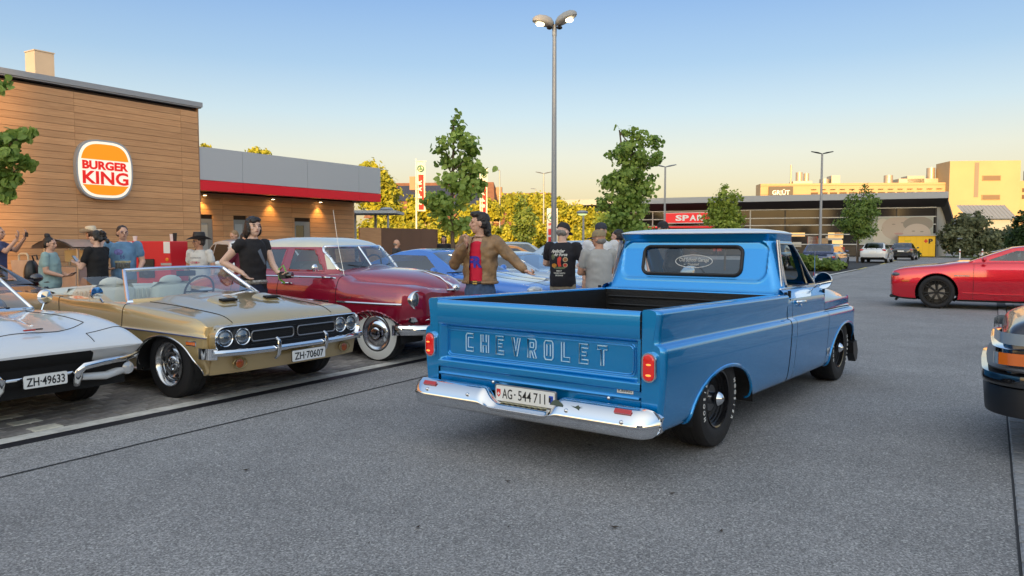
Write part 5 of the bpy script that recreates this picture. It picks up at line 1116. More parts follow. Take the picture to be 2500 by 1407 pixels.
def lamp_round(T, c, r, name='headlamp', ring=CHROME, lens=None, ax=(0, 1, 0), depth=.05):
    """round headlamp looking along +y"""
    lens = lens or mat('headlamp_glass', (.16, .18, .20), .08, .6, 1)
    k = M(); k.lathe([(r*1.04, -depth), (r*1.16, -.01), (r*1.17, .012), (r*1.10, .024), (r*1.0, .018), (r*.98, 0)], 28, 'y', c, closed_prof=True); o = k.build(name, ring, T)
    k = M(); k.lathe([(r*.99, .002), (r*.9, .016), (r*.6, .03), (r*.2, .036), (.001, .036)], 28, 'y', c, closed_prof=True); k.build('lens', lens, o)
    k = M(); k.lathe([(r*.99, 0), (r*.75, -.02), (r*.3, -.045), (.001, -.05)], 24, 'y', c, closed_prof=True); k.build('reflector', BRIGHT, o)
    return o
# ---------------------------------------------------------------- gold convertible
def challenger():
    T = empty('convertible_car', (-2.74, 7.89, .01), 122.5, 'gold convertible muscle car with chrome windscreen frame and black grille', 'car')
    GOLD = mat('gold_paint', (.52, .38, .175), .28, .45, 1.0)
    def S(y, zb, sill, mid, cr, sh, ed, c): return (y, [(0, zb), (sill[0]*.7, zb), (sill[0]*.97, zb+.01), sill, mid, (cr[0]-.004, cr[1]-.03), cr, (cr[0]-.010, cr[1]+.022), sh, ((sh[0]+ed[0])/2+.03, (sh[1]+ed[1])/2+.022), ed, (ed[0]*.5, c-.012), (0, c)])
    st = [S(.60, .36, (.84, .38), (.90, .47), (.915, .605), (.905, .67), (.84, .708), .716), S(.57, .30, (.86, .34), (.925, .46), (.935, .610), (.918, .69), (.84, .728), .740), S(.45, .24, (.875, .30), (.945, .45), (.952, .617), (.925, .73), (.82, .775), .800),
          S(0, .22, (.885, .27), (.955, .45), (.962, .628), (.932, .762), (.79, .825), .855), S(-.60, .21, (.89, .25), (.958, .45), (.964, .637), (.938, .805), (.80, .868), .905), S(-.85, .21, (.89, .25), (.958, .45), (.964, .638), (.94, .815), (.84, .872), .885),
          S(-1.5, .21, (.89, .25), (.958, .45), (.965, .64), (.945, .83), (.86, .868), .87), S(-2.0, .21, (.89, .26), (.958, .45), (.966, .65), (.955, .865), (.86, .905), .90), S(-2.6, .23, (.88, .28), (.955, .46), (.962, .665), (.945, .875), (.84, .910), .905), S(-3.3, .28, (.85, .33), (.93, .48), (.935, .66), (.905, .825), (.80, .86), .865), S(-3.85, .38, (.80, .42), (.86, .5), (.87, .64), (.84, .77), (.76, .805), .815)]
    g = half_grid(st, 170, 64); k = solid_half(g); k.mirror()
    # hood bulge
    for i, (x, y, z) in enumerate(k.v):
        if z > .7 and -.75 < y < .62 and abs(x) < .62:
            a = min(1, max(0, (.56-abs(x))/.10)); b = min(1, max(0, (.45-y)/.5))*min(1, max(0, (y+.78)/.12)); a = a*a*(3-2*a); k.v[i] = (x, y, z+.032*a*b)
    k.cut(sd_rrect(0, 1, (0, -1.62), (.70, .66), .16), lambda c: c[2] > .75)
    rims = do_arches(k, T, [(0, .28, .465, .318), (-2.79, .28, .465, .318)], GOLD)
    body = k.build('body', [GOLD, WELL], T, 40); arch_trim(T, body, rims, BRIGHT, .010, .5, .27)
    for y in (-.66, -1.80): seam(g, y, .22, .80, T)
    line_on(g, 6.2/12, .72, -3.7, .006, mat('stripe_blue', (.05, .06, .16), .3), T, 'side_stripe'); line_on(g, 3/12, -.42, -2.35, .012, BRIGHT, T, 'sill_trim')
    BV = bvh_of(body)
    for sx in (1, -1):
        k = M(); k.tube(drape(bvh_of(body), dense([(sx*.62, .575, 0), (sx*.66, -.2, 0), (sx*.70, -.58, 0)])), .0035, 5); k.build('hood_seam', WELL, T)
        # hood scoops
        k = M(); rg = []
        for y, w_, h_ in ((.16, .10, .004), (.10, .13, .018), (0, .14, .035), (-.10, .13, .045)):
            zb = drape(BV, [(sx*.27, y, 0)])[0][2]-.006; rg.append([(sx*.27+w_*math.cos(t), y, zb+h_*math.sin(t)) for t in np.linspace(0, math.pi, 10)])
        k = M(); k.loft(rg, closed=False); sc = k.build('hood_scoop', GOLD, T, 60)
        k = M(); zs_ = drape(BV, [(sx*.27, .04, 0)])[0][2]; k.box((sx*.27, .06, zs_+.026), (.17, .07, .016), rx=R(-8)); k.build('scoop_slot', WELL, sc, 0)
        # side marker, mirror, shield
        k = M(); k.bbox((sx*.947, .42, .555), (.012, .15, .048), .004); mk = k.build('side_marker', CHROME, T); k = M(); k.bbox((sx*.953, .42, .555), (.008, .13, .030), .003); k.build('lens', AMBER, mk)
    k = M(); k.tube([(.93, -1.02, .87), (.97, -1.03, .93)], .01, 6); k.lathe([(.001, -.03), (.05, -.028), (.062, .0), (.06, .02), (.001, .022)], 18, 'y', (.99, -1.03, .965), closed_prof=True); k.build('mirror', CHROME, T)
    # front: recessed black grille with chrome rim
    k = M(); out_ = [(x*1.0, z) for x, z in rrect(1.80, .262, .10, 6, (0, .588))]; inn = rrect(1.735, .205, .085, 6, (0, .592))
    def yb(x): return .748-.05*(abs(x)/.9)**3
    k.strip([(x, yb(x), z) for x, z in out_], [(x, yb(x)+.012, z*.55+.45*zi) for (x, z), (xi, zi) in zip(out_, inn)]); k.strip([(x, yb(x)+.012, z*.55+.45*zi) for (x, z), (xi, zi) in zip(out_, inn)], [(x, yb(x)-.03, z) for x, z in inn]); 
    sur = k.build('grille_surround', CHROME, T, 40)
    k = M(); k.strip([(x, yb(x)+.002, z) for x, z in out_], [(x*.99, .56, z) for x, z in out_]); k.build('nose_shell', GOLD, T, 40)
    k = M(); k.grid([[(x, yb(x)-.045, z) for z in (.485, .54, .60, .66, .697)] for x in np.linspace(-.875, .875, 41)]); gr = k.build('grille', mat('grille_black', (.012, .012, .013), .4), T, 0)
    for z in frange(.52, .66, 9):
        k = M(); k.box((0, .712, z), (1.05, .008, .004)); k.build('grille_bar', mat('grille_bar', (.04, .04, .042), .4, .3), gr, 0)
    for x0 in (-.275, .275):
        k = M(); k.tube([(x0+x, .722, .598+z) for x, z in rrect(.50, .095, .03, 4)], .007, 6, closed=True); k.build('grille_insert', mat('insert_grey', (.25, .25, .26), .3, .7), gr); k = M(); k.loft([[(x0+x, y, .598+z) for x, z in rrect(.48, .078, .025, 4)] for y in (.716, .690)]); k.build('insert_back', WELL, gr, 0)
    for x in (.79, .615, -.615, -.79): lamp_round(T, (x, yb(x)-.035, .606), .070)
    # bumper bar, guards, corners
    def bar(path, r, flat, nm, m): k = M(); k.tube(path, r, 12, flat=flat); return k.build(nm, m, T, 50)
    bp = [(x, .80-.10*(abs(x)/.95)**4-.0, .470+.012*(abs(x)/.9)**2) for x in np.linspace(-.93, .93, 31)]
    k = M(); rings = []
    for (x, y, z) in bp: rings.append([(x, y-.045, z+.024), (x, y-.012, z+.032), (x, y+.014, z+.025), (x, y+.026, z+.006), (x, y+.026, z-.004), (x, y+.016, z-.026), (x, y-.012, z-.035), (x, y-.045, z-.028)])
    k.loft(rings); b_ = k.build('front_bumper', CHROME, T, 40)
    for sx in (1, -1):
        k = M(); k.loft([[(sx*x, y, z) for z in (.425, .47, .525)] for x, y in ((.90, .725), (.945, .68), (.962, .60), (.958, .54))], closed=False); k.build('bumper_corner', CHROME, b_, 40)
        k = M(); k.tube([(sx*.30, .80, .565), (sx*.30, .838, .54), (sx*.30, .842, .47), (sx*.30, .825, .41), (sx*.30, .78, .375)], .019, 10, flat=.8); k.build('bumper_guard', CHROME, b_)
        k = M(); k.lathe([(.001, .006), (.034, .005), (.042, 0)], 20, 'y', (sx*.66, .722, .365), closed_prof=True); pl_ = k.build('park_lamp', mat('amber_dim', (.35, .07, .01), .2, 0, .6), T); k = M(); k.tube([(sx*.66+.075*math.cos(t), .724, .365+.048*math.sin(t)) for t in np.linspace(0, 6.283, 21)[:-1]], .008, 6, closed=True); k.build('ring', mat('ring_gold', (.30, .22, .09), .3, .5), pl_)
    k = M(); g2 = [[(x, .735-.10*(abs(x)/.93)**3-(.43-z)*.25*(1 if z < .43 else 0), z) for z in (.45, .43, .36, .30, .275)] for x in np.linspace(-.90, .90, 31)]; k.grid(g2); k.build('valance', GOLD, T, 40)
    k = M(); k.box((0, .60, .40), (1.2, .02, .07)); k.build('lower_intake', WELL, T, 0)
    plate(T, (-.06, .842, .372), .42, .105, 'ZH·70607', .37)
    # windscreen
    def wsp(u, v):   # u -1..1 , v 0..1
        x = u*(.80+(.605-.80)*v); y = -.80+(-1.185+.80)*v+.17*(1-abs(u)**2.4)*(1-.55*v); z = .872+(1.172-.872)*v+.016*(1-u*u); return (x, y, z)
    k = M(); k.grid([[wsp(u, v) for v in np.linspace(0, 1, 9)] for u in np.linspace(-1, 1, 25)]); k.build('windscreen', glassmat('windscreen_glass', (.70, .80, .80), .5), T, 60)
    rim = [wsp(u, 0) for u in np.linspace(-1, 1, 25)]+[wsp(1, v) for v in np.linspace(.1, 1, 8)]+[wsp(u, 1) for u in np.linspace(.93, -1, 24)]+[wsp(-1, v) for v in np.linspace(.9, .1, 7)]
    k = M(); k.tube(rim, .020, 8, closed=True); k.build('windscreen_frame', mat('frame_chrome', (.70, .74, .84), .14, 1), T)
    k = M(); k.tube([wsp(u, .0) for u in np.linspace(-.95, .95, 20)], .03, 6); k.build('cowl_trim', GOLD, T)
    k = M(); k.bbox((-.05, -1.08, 1.125), (.24, .02, .06), .01); k.build('rear_view_mirror', BLACK, T)
    for x in (.35, -.25): k = M(); a = wsp(x/.8, .02); b = wsp(x/.8-.45, .10); k.tube([(a[0], a[1]+.02, a[2]+.01), (b[0], b[1]+.025, b[2]+.02)], .006, 5); k.build('wiper', BLACK, T)
    # open cabin
    CRM = mat('cream_vinyl', (.62, .62, .54), .45, bump=.05, bscale=20)
    k = M(); k.box((0, -1.62, .30), (1.56, 1.7, .02)); 
    for sx in (1, -1): k.box((sx*.745, -1.62, .58), (.05, 1.5, .54))
    k.box((0, -2.36, .58), (1.5, .05, .54)); k.build('cabin', mat('cabin_cream', (.50, .49, .43), .6), T, 0)
    for x in (-.36, .36):
        k = M(); k.bbox((x, -1.55, .50), (.52, .5, .16), .06); k.bbox((x, -1.83, .74), (.52, .14, .52), .06); k.sph((x, -1.84, 1.0), (.15, .06, .08)); k.build('front_seat', CRM, T, 50)
    k = M(); k.bbox((0, -2.22, .72), (1.36, .16, .46), .05)
    rs = k.build('rear_seat', CRM, T, 50)
    for i in range(24): k = M(); k.tube([(-.6+.052*i, -2.125, .60), (-.6+.052*i, -2.135, .92)], .012, 5); k.build('seat_rib', CRM, rs)
    k = M(); k.bbox((0, -1.08, .79), (1.45, .22, .15), .05); k.build('dashboard', mat('dash_cream', (.35, .34, .29), .5), T, 50)
    k = M(); k.tube([(-.38+.19*math.cos(t), -1.32+.06*math.sin(t), .90+.18*math.sin(t)) for t in np.linspace(0, 6.283, 25)[:-1]], .012, 6, closed=True); k.tube([(-.56, -1.32, .9), (-.2, -1.32, .9)], .01, 6); k.build('steering_wheel', BLACK, T)
    k = M(); k.loft([[(x*w_, y, .88+h_*(1-.3*x*x)+0) for x in np.linspace(-1, 1, 15)] for y, w_, h_ in ((-2.30, .70, .0), (-2.34, .74, .05), (-2.5, .76, .085), (-2.68, .72, .06), (-2.75, .66, .02))], closed=False); k.build('folded_top_boot', CRM, T, 60)
    for sx in (1, -1):   # side glass half raised
        k = M(); k.add([(sx*.87, -.93, .87), (sx*.875, -1.75, .875), (sx*.80, -1.62, 1.10), (sx*.70, -1.15, 1.12)], [(0, 1, 2, 3)]); k.build('side_glass', GLASS, T, 0)
    for sx in (1, -1):
        wheel(T, (sx*.79, 0, .325), .325, .22, 'rally', sx); wheel(T, (sx*.79, -2.79, .325), .325, .22, 'rally', sx)
    t = text_m('Challenger', .055, .001, shear=.3); t.v = [(.9665, x-.60, z+.565) for x, y, z in t.v]; t.build('script_badge', INK, T, 0)
    return T
challenger()
# ---------------------------------------------------------------- maroon sedan
def plymouth():
    T = empty('vintage_sedan', (-1.23, 10.10, .01), 122, 'maroon fifties sedan with cream roof and whitewall tyres', 'car')
    MR = mat('maroon_paint', (.30, .003, .030), .28, .25, 1.0); CRM = mat('cream_paint', (.66, .63, .48), .3, 0, 1.0)
    def S(y, zb, *p): return (y, [(0, zb), (p[0][0]*.7, zb), (p[0][0]*.95, zb+.01)]+list(p))
    st = [S(.60, .50, (.50, .52), (.62, .58), (.68, .68), (.68, .78), (.62, .84), (.50, .86), (.3, .84), (0, .82)), S(.54, .44, (.62, .46), (.74, .55), (.80, .70), (.79, .82), (.71, .895), (.55, .91), (.3, .88), (0, .87)), S(.35, .36, (.78, .38), (.87, .52), (.905, .70), (.88, .86), (.78, .945), (.60, .95), (.3, .93), (0, .93)), S(0, .32, (.84, .34), (.915, .54), (.935, .74), (.90, .89), (.80, .965), (.64, .965), (.3, .96), (0, .96)),
          S(-.40, .28, (.86, .30), (.925, .54), (.93, .78), (.89, .91), (.82, .975), (.70, .99), (.35, 1.0), (0, 1.0)), S(-.75, .26, (.865, .28), (.925, .54), (.922, .82), (.89, .96), (.86, 1.03), (.79, 1.06), (.4, 1.06), (0, 1.06)), S(-1.6, .26, (.865, .28), (.925, .54), (.922, .82), (.89, .96), (.86, 1.03), (.79, 1.06), (.4, 1.06), (0, 1.06)), S(-2.4, .27, (.865, .29), (.935, .54), (.93, .82), (.89, .95), (.85, 1.02), (.76, 1.05), (.4, 1.05), (0, 1.05)), S(-3.1, .30, (.85, .32), (.95, .54), (.94, .76), (.88, .90), (.80, .98), (.68, 1.02), (.4, 1.03), (0, 1.03)), S(-3.7, .36, (.78, .38), (.88, .54), (.88, .68), (.82, .80), (.74, .88), (.6, .93), (.4, .95), (0, .95)), S(-4.05, .42, (.6, .46), (.70, .54), (.70, .64), (.66, .72), (.6, .78), (.5, .81), (.3, .82), (0, .82))]
    g = half_grid(st, 170, 60); k = solid_half(g); k.mirror(); rims = do_arches(k, T, [(0, .30, .46, .335), (-3.0, .30, .46, .30)], MR); body = k.build('body', [MR, WELL], T, 40); arch_trim(T, body, rims, MR, .012, .5, .30)
    for y in (-.60, -1.66, -2.62): seam(g, y, .22, .80, T)
    line_on(g, .69, -.62, -2.9, .012, CHROME, T, 'belt_moulding')
    for y0, y1, sx in ((.45, -.55, 1), (.45, -.55, -1), (-.7, -1.6, 1)):
        pts = [(p[0], p[1], .725) for y in np.linspace(y0, y1, 14) for p in [min(g[int(np.argmin(np.abs(g[:, 30, 1]-y)))], key=lambda q: abs(q[2]-.725)+(0 if q[0] > .5 else 5))]]
        k = M(); k.tube([(sx*(x+.004), y, z) for x, y, z in pts], .018, 8, flat=.8); k.build('side_strip', CHROME, T)
    # hood
    hs = []
    for y, w_, zt, zb in ((-.80, .70, 1.135, .99), (-.5, .68, 1.13, .96), (-.1, .62, 1.105, .93), (.20, .54, 1.055, .90), (.38, .44, .99, .85), (.50, .32, .91, .80), (.56, .18, .83, .76)):
        hs.append([(w_*math.copysign(abs(math.cos(t))**.8, math.cos(t)), y, zb+(zt-zb)*max(0, math.sin(t))**.75) for t in np.linspace(0, math.pi, 25)])
    k = M(); k.grid(surf(hs, 50, 49)); k.add([tuple(p) for p in hs[-1]], [tuple(range(25))]); hd = k.build('hood', MR, T, 60)
    k = M(); k.tube([(0, .10, 1.085), (0, .35, 1.02), (0, .50, .925)], [.006, .012, .006], 6); k.build('hood_strip', CHROME, hd)
    k = M(); k.sph((0, .60, .89), (.055, .06, .05)); k.tube([(-.14, .56, .865), (0, .62, .87), (.14, .56, .865)], .012, 6); k.tube([(0, .60, .89), (0, .45, .97)], [.03, .008], 8); k.build('hood_ornament', CHROME, hd)
    # nose, grille, headlamps
    k = M(); ng = [[(x, .60-.13*(abs(x)/.62)**2.2-.10*max(0, (.62-z)), z) for z in (.84, .76, .66, .56, .48, .42)] for x in np.linspace(-.64, .64, 27)]; k.grid(ng); k.build('nose', MR, T, 60)
    for z, w_, dy in ((.635, .66, .03), (.545, .62, .05)):
        k = M(); k.tube([(x, .635-.16*(abs(x)/.66)**2.4+dy, z+.015-.05*(abs(x)/.66)**2) for x in np.linspace(-w_, w_, 25)], .024 if z > .6 else .018, 8, flat=.8); k.build('grille_bar', CHROME, T)
    for sx in (1, -1):
        k = M(); k.tube([(sx*.62, .54, .62), (sx*.70, .50, .585), (sx*.735, .46, .53)], [.024, .03, .03], 8); k.bbox((sx*.74, .50, .535), (.11, .09, .09), .02); k.build('park_lamp', CHROME, T)
        lamp_round(T, (sx*.725, .545, .772), .098, depth=.10); 
    k = M(); ng = [[(x, .55-.13*(abs(x)/.62)**2.2, z) for z in (.66, .60, .50)] for x in np.linspace(-.6, .6, 21)]; k.grid([[(p[0], p[1]+.02, p[2]) for p in r_] for r_ in ng]); k.build('grille_dark', WELL, T, 0)
    rings = []
    for x in np.linspace(-.95, .95, 37):
        a = abs(x)/.95; y = .80-.42*a**4.5; z = .415; h_ = .062
        rings.append([(x, y-.03, z+h_), (x, y+.01, z+h_*.92), (x, y+.032, z+h_*.5), (x, y+.040, z), (x, y+.032, z-h_*.5), (x, y+.01, z-h_*.92), (x, y-.03, z-h_)])
    k = M(); k.loft(rings); bp = k.build('front_bumper', CHROME, T, 50)
    for x in (-.5, .5, 0): k = M(); k.sph((x, .842 if x == 0 else .815, .425), .012, 8, 6); k.build('bolt', BRIGHT, bp)
    k = M(); k.bbox((0, .66, .40), (1.3, .12, .16), .03); k.build('gravel_pan', MR, T)
    # greenhouse: rings by height
    lv = [(1.04, .845, -.74, -2.98), (1.08, .815, -.78, -2.95), (1.20, .765, -.87, -2.88), (1.30, .72, -.96, -2.80), (1.38, .68, -1.04, -2.70), (1.42, .655, -1.09, -2.63), (1.455, .62, -1.16, -2.54), (1.49, .56, -1.27, -2.42), (1.52, .46, -1.42, -2.25), (1.54, .32, -1.6, -2.05), (1.546, .15, -1.75, -1.9)]
    def ring(z, hw, yf, yr):
        return sring(z, hw, yf, yr, 4.2, 152)
    ctrl = np.array([ring(*q) for q in lv]); gg = pchip(ctrl, np.linspace(0, len(lv)-1, 60)); k = M(); k.loft([[tuple(p) for p in r_] for r_ in gg])
    wins = []
    for nm, pl_, sx in (('door_window', [(-1.585, 1.098), (-1.00, 1.098), (-1.24, 1.37), (-1.585, 1.385)], 0), ('rear_door_window', [(-2.30, 1.098), (-1.725, 1.098), (-1.725, 1.385), (-2.22, 1.375)], 0), ('quarter_window', [(-2.62, 1.12), (-2.38, 1.10), (-2.33, 1.36), (-2.47, 1.34)], 0)):
        for s in (1, -1):
            e_, rm = extract(k, sd_poly(1, 2, pl_), lambda c, s=s: c[0]*s > .45 and 1.09 < c[2] < 1.40); wins.append((nm, e_, rm))
    ews, rmw = extract(k, sd_rrect(0, 2, (0, 1.245), (.585, .165), .07), lambda c: c[1] > -1.25 and abs(c[0]) < .62)
    e2, rm2 = extract(k, sd_rrect(0, 2, (0, 1.24), (.48, .12), .06), lambda c: c[1] < -2.5 and abs(c[0]) < .55)
    for i, f in enumerate(k.f):
        zc = sum(k.v[j][2] for j in f)/len(f); yc = sum(k.v[j][1] for j in f)/len(f); k.mi[i] = 1 if zc > 1.405 or (yc > -1.19 and zc > 1.12 and zc > 1.43-(-.98-yc)*.0-.33*max(0, (yc+1.2)/.25)) else 0
    gh = k.build('roof', [MR, CRM], T, 40)
    for nm, e_, rm in wins:
        if e_.f: e_.build(nm, glassmat('side_glass_mid', (.55, .60, .60), .3), T, 40); k = M(); k.tube(sort_rim(rm, 1, 2), .012, 6, closed=True); k.build('window_frame', MR, gh)
    e_.build if False else None
    ew = M(); ew.add(e2.v, e2.f); ew.build('rear_window', GLASS, T, 40)
    return T, rmw, gh, ews
def plymouth_finish():
    T, rmw, gh, ews = plymouth(); rm = sort_rim(rmw, 0, 2)
    ews.build('windscreen', glassmat('windscreen_old', (.74, .80, .80), .35), T, 40)
    k = M(); k.tube(rm, .020, 8, closed=True); k.build('windscreen_frame', CHROME, gh)
    mid = [p for p in rm if abs(p[0]) < .06]; zt = max(mid, key=lambda p: p[2]); zb = min(mid, key=lambda p: p[2]); k = M(); k.tube([(0, zb[1]+.012, zb[2]), (0, zt[1]+.012, zt[2])], .014, 6); k.build('centre_bar', CHROME, gh)
    MRD = mat('maroon_dark', (.06, .004, .010), .35, .1, 1)
    k = M(); k.loft([[(x*w_, y, 1.10+h_*(1-abs(x)**2.5)) for x in np.linspace(-1, 1, 13)] for y, w_, h_ in ((-.56, .20, .02), (-.62, .25, .055), (-.72, .26, .075), (-.78, .22, .06))], closed=False); k.build('cowl_vent', MRD, T, 60)
    for sx in (1, -1): k = M(); k.tube([(sx*.12, -.78, 1.13), (sx*.42, -.86, 1.17)], .005, 5); k.build('wiper', BLACK, T)
    k = M(); k.tube([(.74, -.60, .955), (.765, -.70, 1.45), (.78, -.76, 1.88)], [.004, .003, .002], 5); k.build('aerial', BRIGHT, T)
    CB = mat('cloth_grey', (.10, .10, .105), .8); 
    for y in (-1.45, -2.35): k = M(); k.bbox((0, y+.2, .72), (1.36, .5, .2), .05); k.bbox((0, y-.06, .95), (1.36, .16, .46), .06); k.build('seat', CB, T, 50)
    k = M(); k.bbox((0, -.98, 1.03), (1.36, .2, .10), .03); k.build('dashboard', mat('dash_maroon', (.05, .01, .012), .5), T)
    k = M(); k.tube([(-.36+.21*math.cos(t), -1.17+.07*math.sin(t), 1.10+.19*math.sin(t)) for t in np.linspace(0, 6.283, 25)[:-1]], .012, 6, closed=True); k.tube([(-.57, -1.17, 1.10), (-.15, -1.17, 1.10)], .01, 6); k.build('steering_wheel', BLACK, T)
    for y in (-1.55,):
        for sx in (1, -1): k = M(); k.tube([(sx*.905, y-.02, .925), (sx*.94, y, .93), (sx*.945, y+.12, .935), (sx*.92, y+.16, .93)], .012, 8); k.build('door_handle', CHROME, T)
    k = M(); k.tube([(.84, -.98, 1.10), (.90, -.97, 1.13)], .008, 6); k.sph((.92, -.96, 1.14), (.05, .025, .05)); k.build('mirror', CHROME, T)
    t = text_m('Cranbrook', .045, .001, shear=.3); t.v = [(.936, x-.42, z+.77) for x, y, z in t.v]; t.build('script_badge', BRIGHT, T, 0)
    for sx in (1, -1): wheel(T, (sx*.745, 0, .352), .352, .19, 'white', sx); wheel(T, (sx*.74, -3.0, .352), .352, .19, 'white', sx)
plymouth_finish()
# ---------------------------------------------------------------- white sports car, nose only in view
def corvette():
    T = empty('sports_car', (-4.47, 6.44, .01), 122, 'white sixties sports car with split chrome bumpers at the left edge', 'car')
    WP = mat('white_car_paint', (.66, .67, .68), .25, 0, 1.0)
    def S(y, *p): return (y, list(p))
    st = [S(.935, (0, .580), (.30, .580), (.55, .580), (.72, .580), (.80, .582), (.83, .586), (.825, .590), (.74, .593), (.4, .597), (0, .60)), S(.91, (0, .555), (.33, .555), (.60, .556), (.78, .56), (.845, .575), (.862, .588), (.852, .60), (.76, .612), (.4, .622), (0, .625)), S(.85, (0, .490), (.35, .490), (.62, .495), (.80, .505), (.855, .545), (.876, .588), (.862, .62), (.77, .648), (.41, .655), (0, .66)), S(.70, (0, .40), (.40, .40), (.70, .40), (.84, .44), (.875, .52), (.885, .60), (.86, .68), (.74, .715), (.42, .70), (0, .715)), S(.40, (0, .26), (.45, .26), (.75, .27), (.86, .40), (.885, .50), (.892, .61), (.865, .745), (.72, .795), (.42, .745), (0, .765)),
          S(0, (0, .22), (.5, .22), (.78, .23), (.86, .38), (.885, .50), (.89, .62), (.86, .78), (.70, .832), (.42, .785), (0, .81)), S(-.45, (0, .20), (.5, .20), (.80, .21), (.86, .36), (.88, .48), (.88, .62), (.855, .78), (.70, .825), (.42, .81), (0, .835)), S(-.9, (0, .20), (.5, .20), (.80, .21), (.86, .36), (.87, .48), (.865, .62), (.84, .77), (.70, .81), (.42, .825), (0, .85)), S(-1.9, (0, .20), (.5, .20), (.80, .21), (.85, .36), (.865, .48), (.86, .62), (.84, .79), (.70, .83), (.42, .83), (0, .83)), S(-2.5, (0, .22), (.5, .22), (.80, .23), (.88, .38), (.90, .50), (.89, .62), (.86, .80), (.72, .85), (.42, .84), (0, .84)), S(-3.4, (0, .4), (.4, .4), (.6, .42), (.72, .5), (.74, .55), (.72, .6), (.68, .66), (.6, .7), (.4, .71), (0, .72))]
    g = half_grid(st, 150, 56); k = solid_half(g); k.mirror()
    for i, (x, y, z) in enumerate(k.v):      # hood stinger
        if z > .62 and y < .75 and y > -.85:
            w_ = .13+.16*min(1, max(0, (.7-y)/1.3)); a = min(1, max(0, (w_-abs(x))/.05)); b = min(1, max(0, (.66-y)/.35)); k.v[i] = (x, y, z+.04*a*a*(3-2*a)*b)
    rims = do_arches(k, T, [(0, .32, .39, .36), (-2.49, .32, .39, .36)], WP, xmin=.55); body = k.build('body', [WP, WELL], T, 40); arch_trim(T, body, rims, WP, .01, .45, .26)
    for sx in (1, -1):
        k = M(); k.tube(drape(bvh_of(body), dense([(0, .62, 0), (sx*.3, .60, 0), (sx*.60, .45, 0), (sx*.58, -.1, 0), (sx*.58, -.5, 0)])), .0032, 5); k.build('hood_seam', WELL, T)
        k = M(); k.tube(drape(bvh_of(body), dense([(sx*.45, .88, 0), (sx*.47, .72, 0), (sx*.80, .66, 0), (sx*.86, .70, 0)])), .003, 5); k.build('headlamp_door_seam', WELL, T)
        # quarter bumper: blade plus drop
        pts = [(sx*.30, .865, .30), (sx*.285, .90, .35), (sx*.29, .925, .42), (sx*.33, .93, .455), (sx*.5, .925, .47), (sx*.7, .89, .475), (sx*.84, .82, .478), (sx*.92, .74, .48)]
        k = M(); k.tube(pts, [.026, .034, .036, .034, .030, .030, .028, .016], 10, flat=.75); bq = k.build('front_bumper', CHROME, T, 60)
        k = M(); k.tube([(sx*.34, .86, .36), (sx*.55, .85, .34), (sx*.72, .80, .36), (sx*.80, .76, .42)], [.03, .035, .04, .03], 10); k.build('lower_pan', WP, T, 60)
        k = M(); k.lathe([(.055, -.04), (.06, .02), (.052, .035), (.03, .045), (.001, .048)], 20, 'y', (sx*.765, .80, .375), closed_prof=True); pk = k.build('park_lamp', mat('clear_lens', (.55, .56, .58), .15, .2, 1), T)
    k = M(); k.box((0, .80, .42), (1.5, .06, .14)); k.box((0, .5, .30), (1.5, .6, .1)); k.build('grille_dark', WELL, T, 0)
    k = M(); k.tube([(-.28, .88, .41), (.28, .88, .41)], .012, 6); k.build('grille_bar', CHROME, T)
    plate(T, (-.035, .915, .385), .33, .10, 'ZH·49633', .29)
    # crossed flags emblem
    k = M(); k.bbox((-.05, .66, .762), (.09, .03, .012), .004); em = k.build('emblem', mat('emblem_red', (.4, .03, .02), .3), T); k = M(); k.bbox((-.13, .64, .762), (.06, .03, .010), .003); k.build('emblem_flag', BLACK, em)
    # windscreen and cockpit
    def wsp(u, v): x = u*(.70+(.56-.70)*v); return (x, -.62-.42*v+.20*(1-abs(u)**2.2)*(1-.3*v), .83+.33*v+.02*(1-u*u))
    k = M(); k.grid([[wsp(u, v) for v in np.linspace(0, 1, 8)] for u in np.linspace(-1, 1, 21)]); k.build('windscreen', GLASS, T, 60)
    k = M(); k.tube([wsp(u, 0) for u in np.linspace(-1, 1, 20)]+[wsp(1, v) for v in np.linspace(.1, 1, 6)]+[wsp(u, 1) for u in np.linspace(.9, -1, 18)]+[wsp(-1, v) for v in np.linspace(.9, .1, 6)], .016, 8, closed=True); k.build('windscreen_frame', CHROME, T)
    k = M(); rg = [[(x, y, z) for x in (-.70, .70)] for y, z in ((-1.05, 1.16), (-1.5, 1.22), (-1.9, 1.2), (-2.4, .95))]; k.loft([[(-.56, y, z-.03), (-.5, y, z), (0, y, z+.02), (.5, y, z), (.56, y, z-.03)] for y, z in ((-1.05, 1.175), (-1.4, 1.23), (-1.8, 1.2), (-2.4, .9))], closed=False); k.build('soft_top', mat('top_black', (.02, .02, .022), .8), T, 60)
    k = M(); k.tube([(-.80, -.66, .80), (-.83, -.66, .88)], .010, 6); k.lathe([(.001, .035), (.055, .03), (.072, .0), (.07, -.012), (.001, -.012)], 20, 'y', (-.84, -.66, .935), closed_prof=True); k.build('mirror', CHROME, T)
    k = M()
    for i in range(9): k.box((-.42+.05*i, -.50, .862), (.03, .05, .01))
    k.build('cowl_grille', WELL, T, 0)
    for sx in (1, -1): wheel(T, (sx*.74, 0, .335), .335, .21, 'fivespoke', sx); wheel(T, (sx*.74, -2.49, .335), .335, .21, 'fivespoke', sx)
corvette()
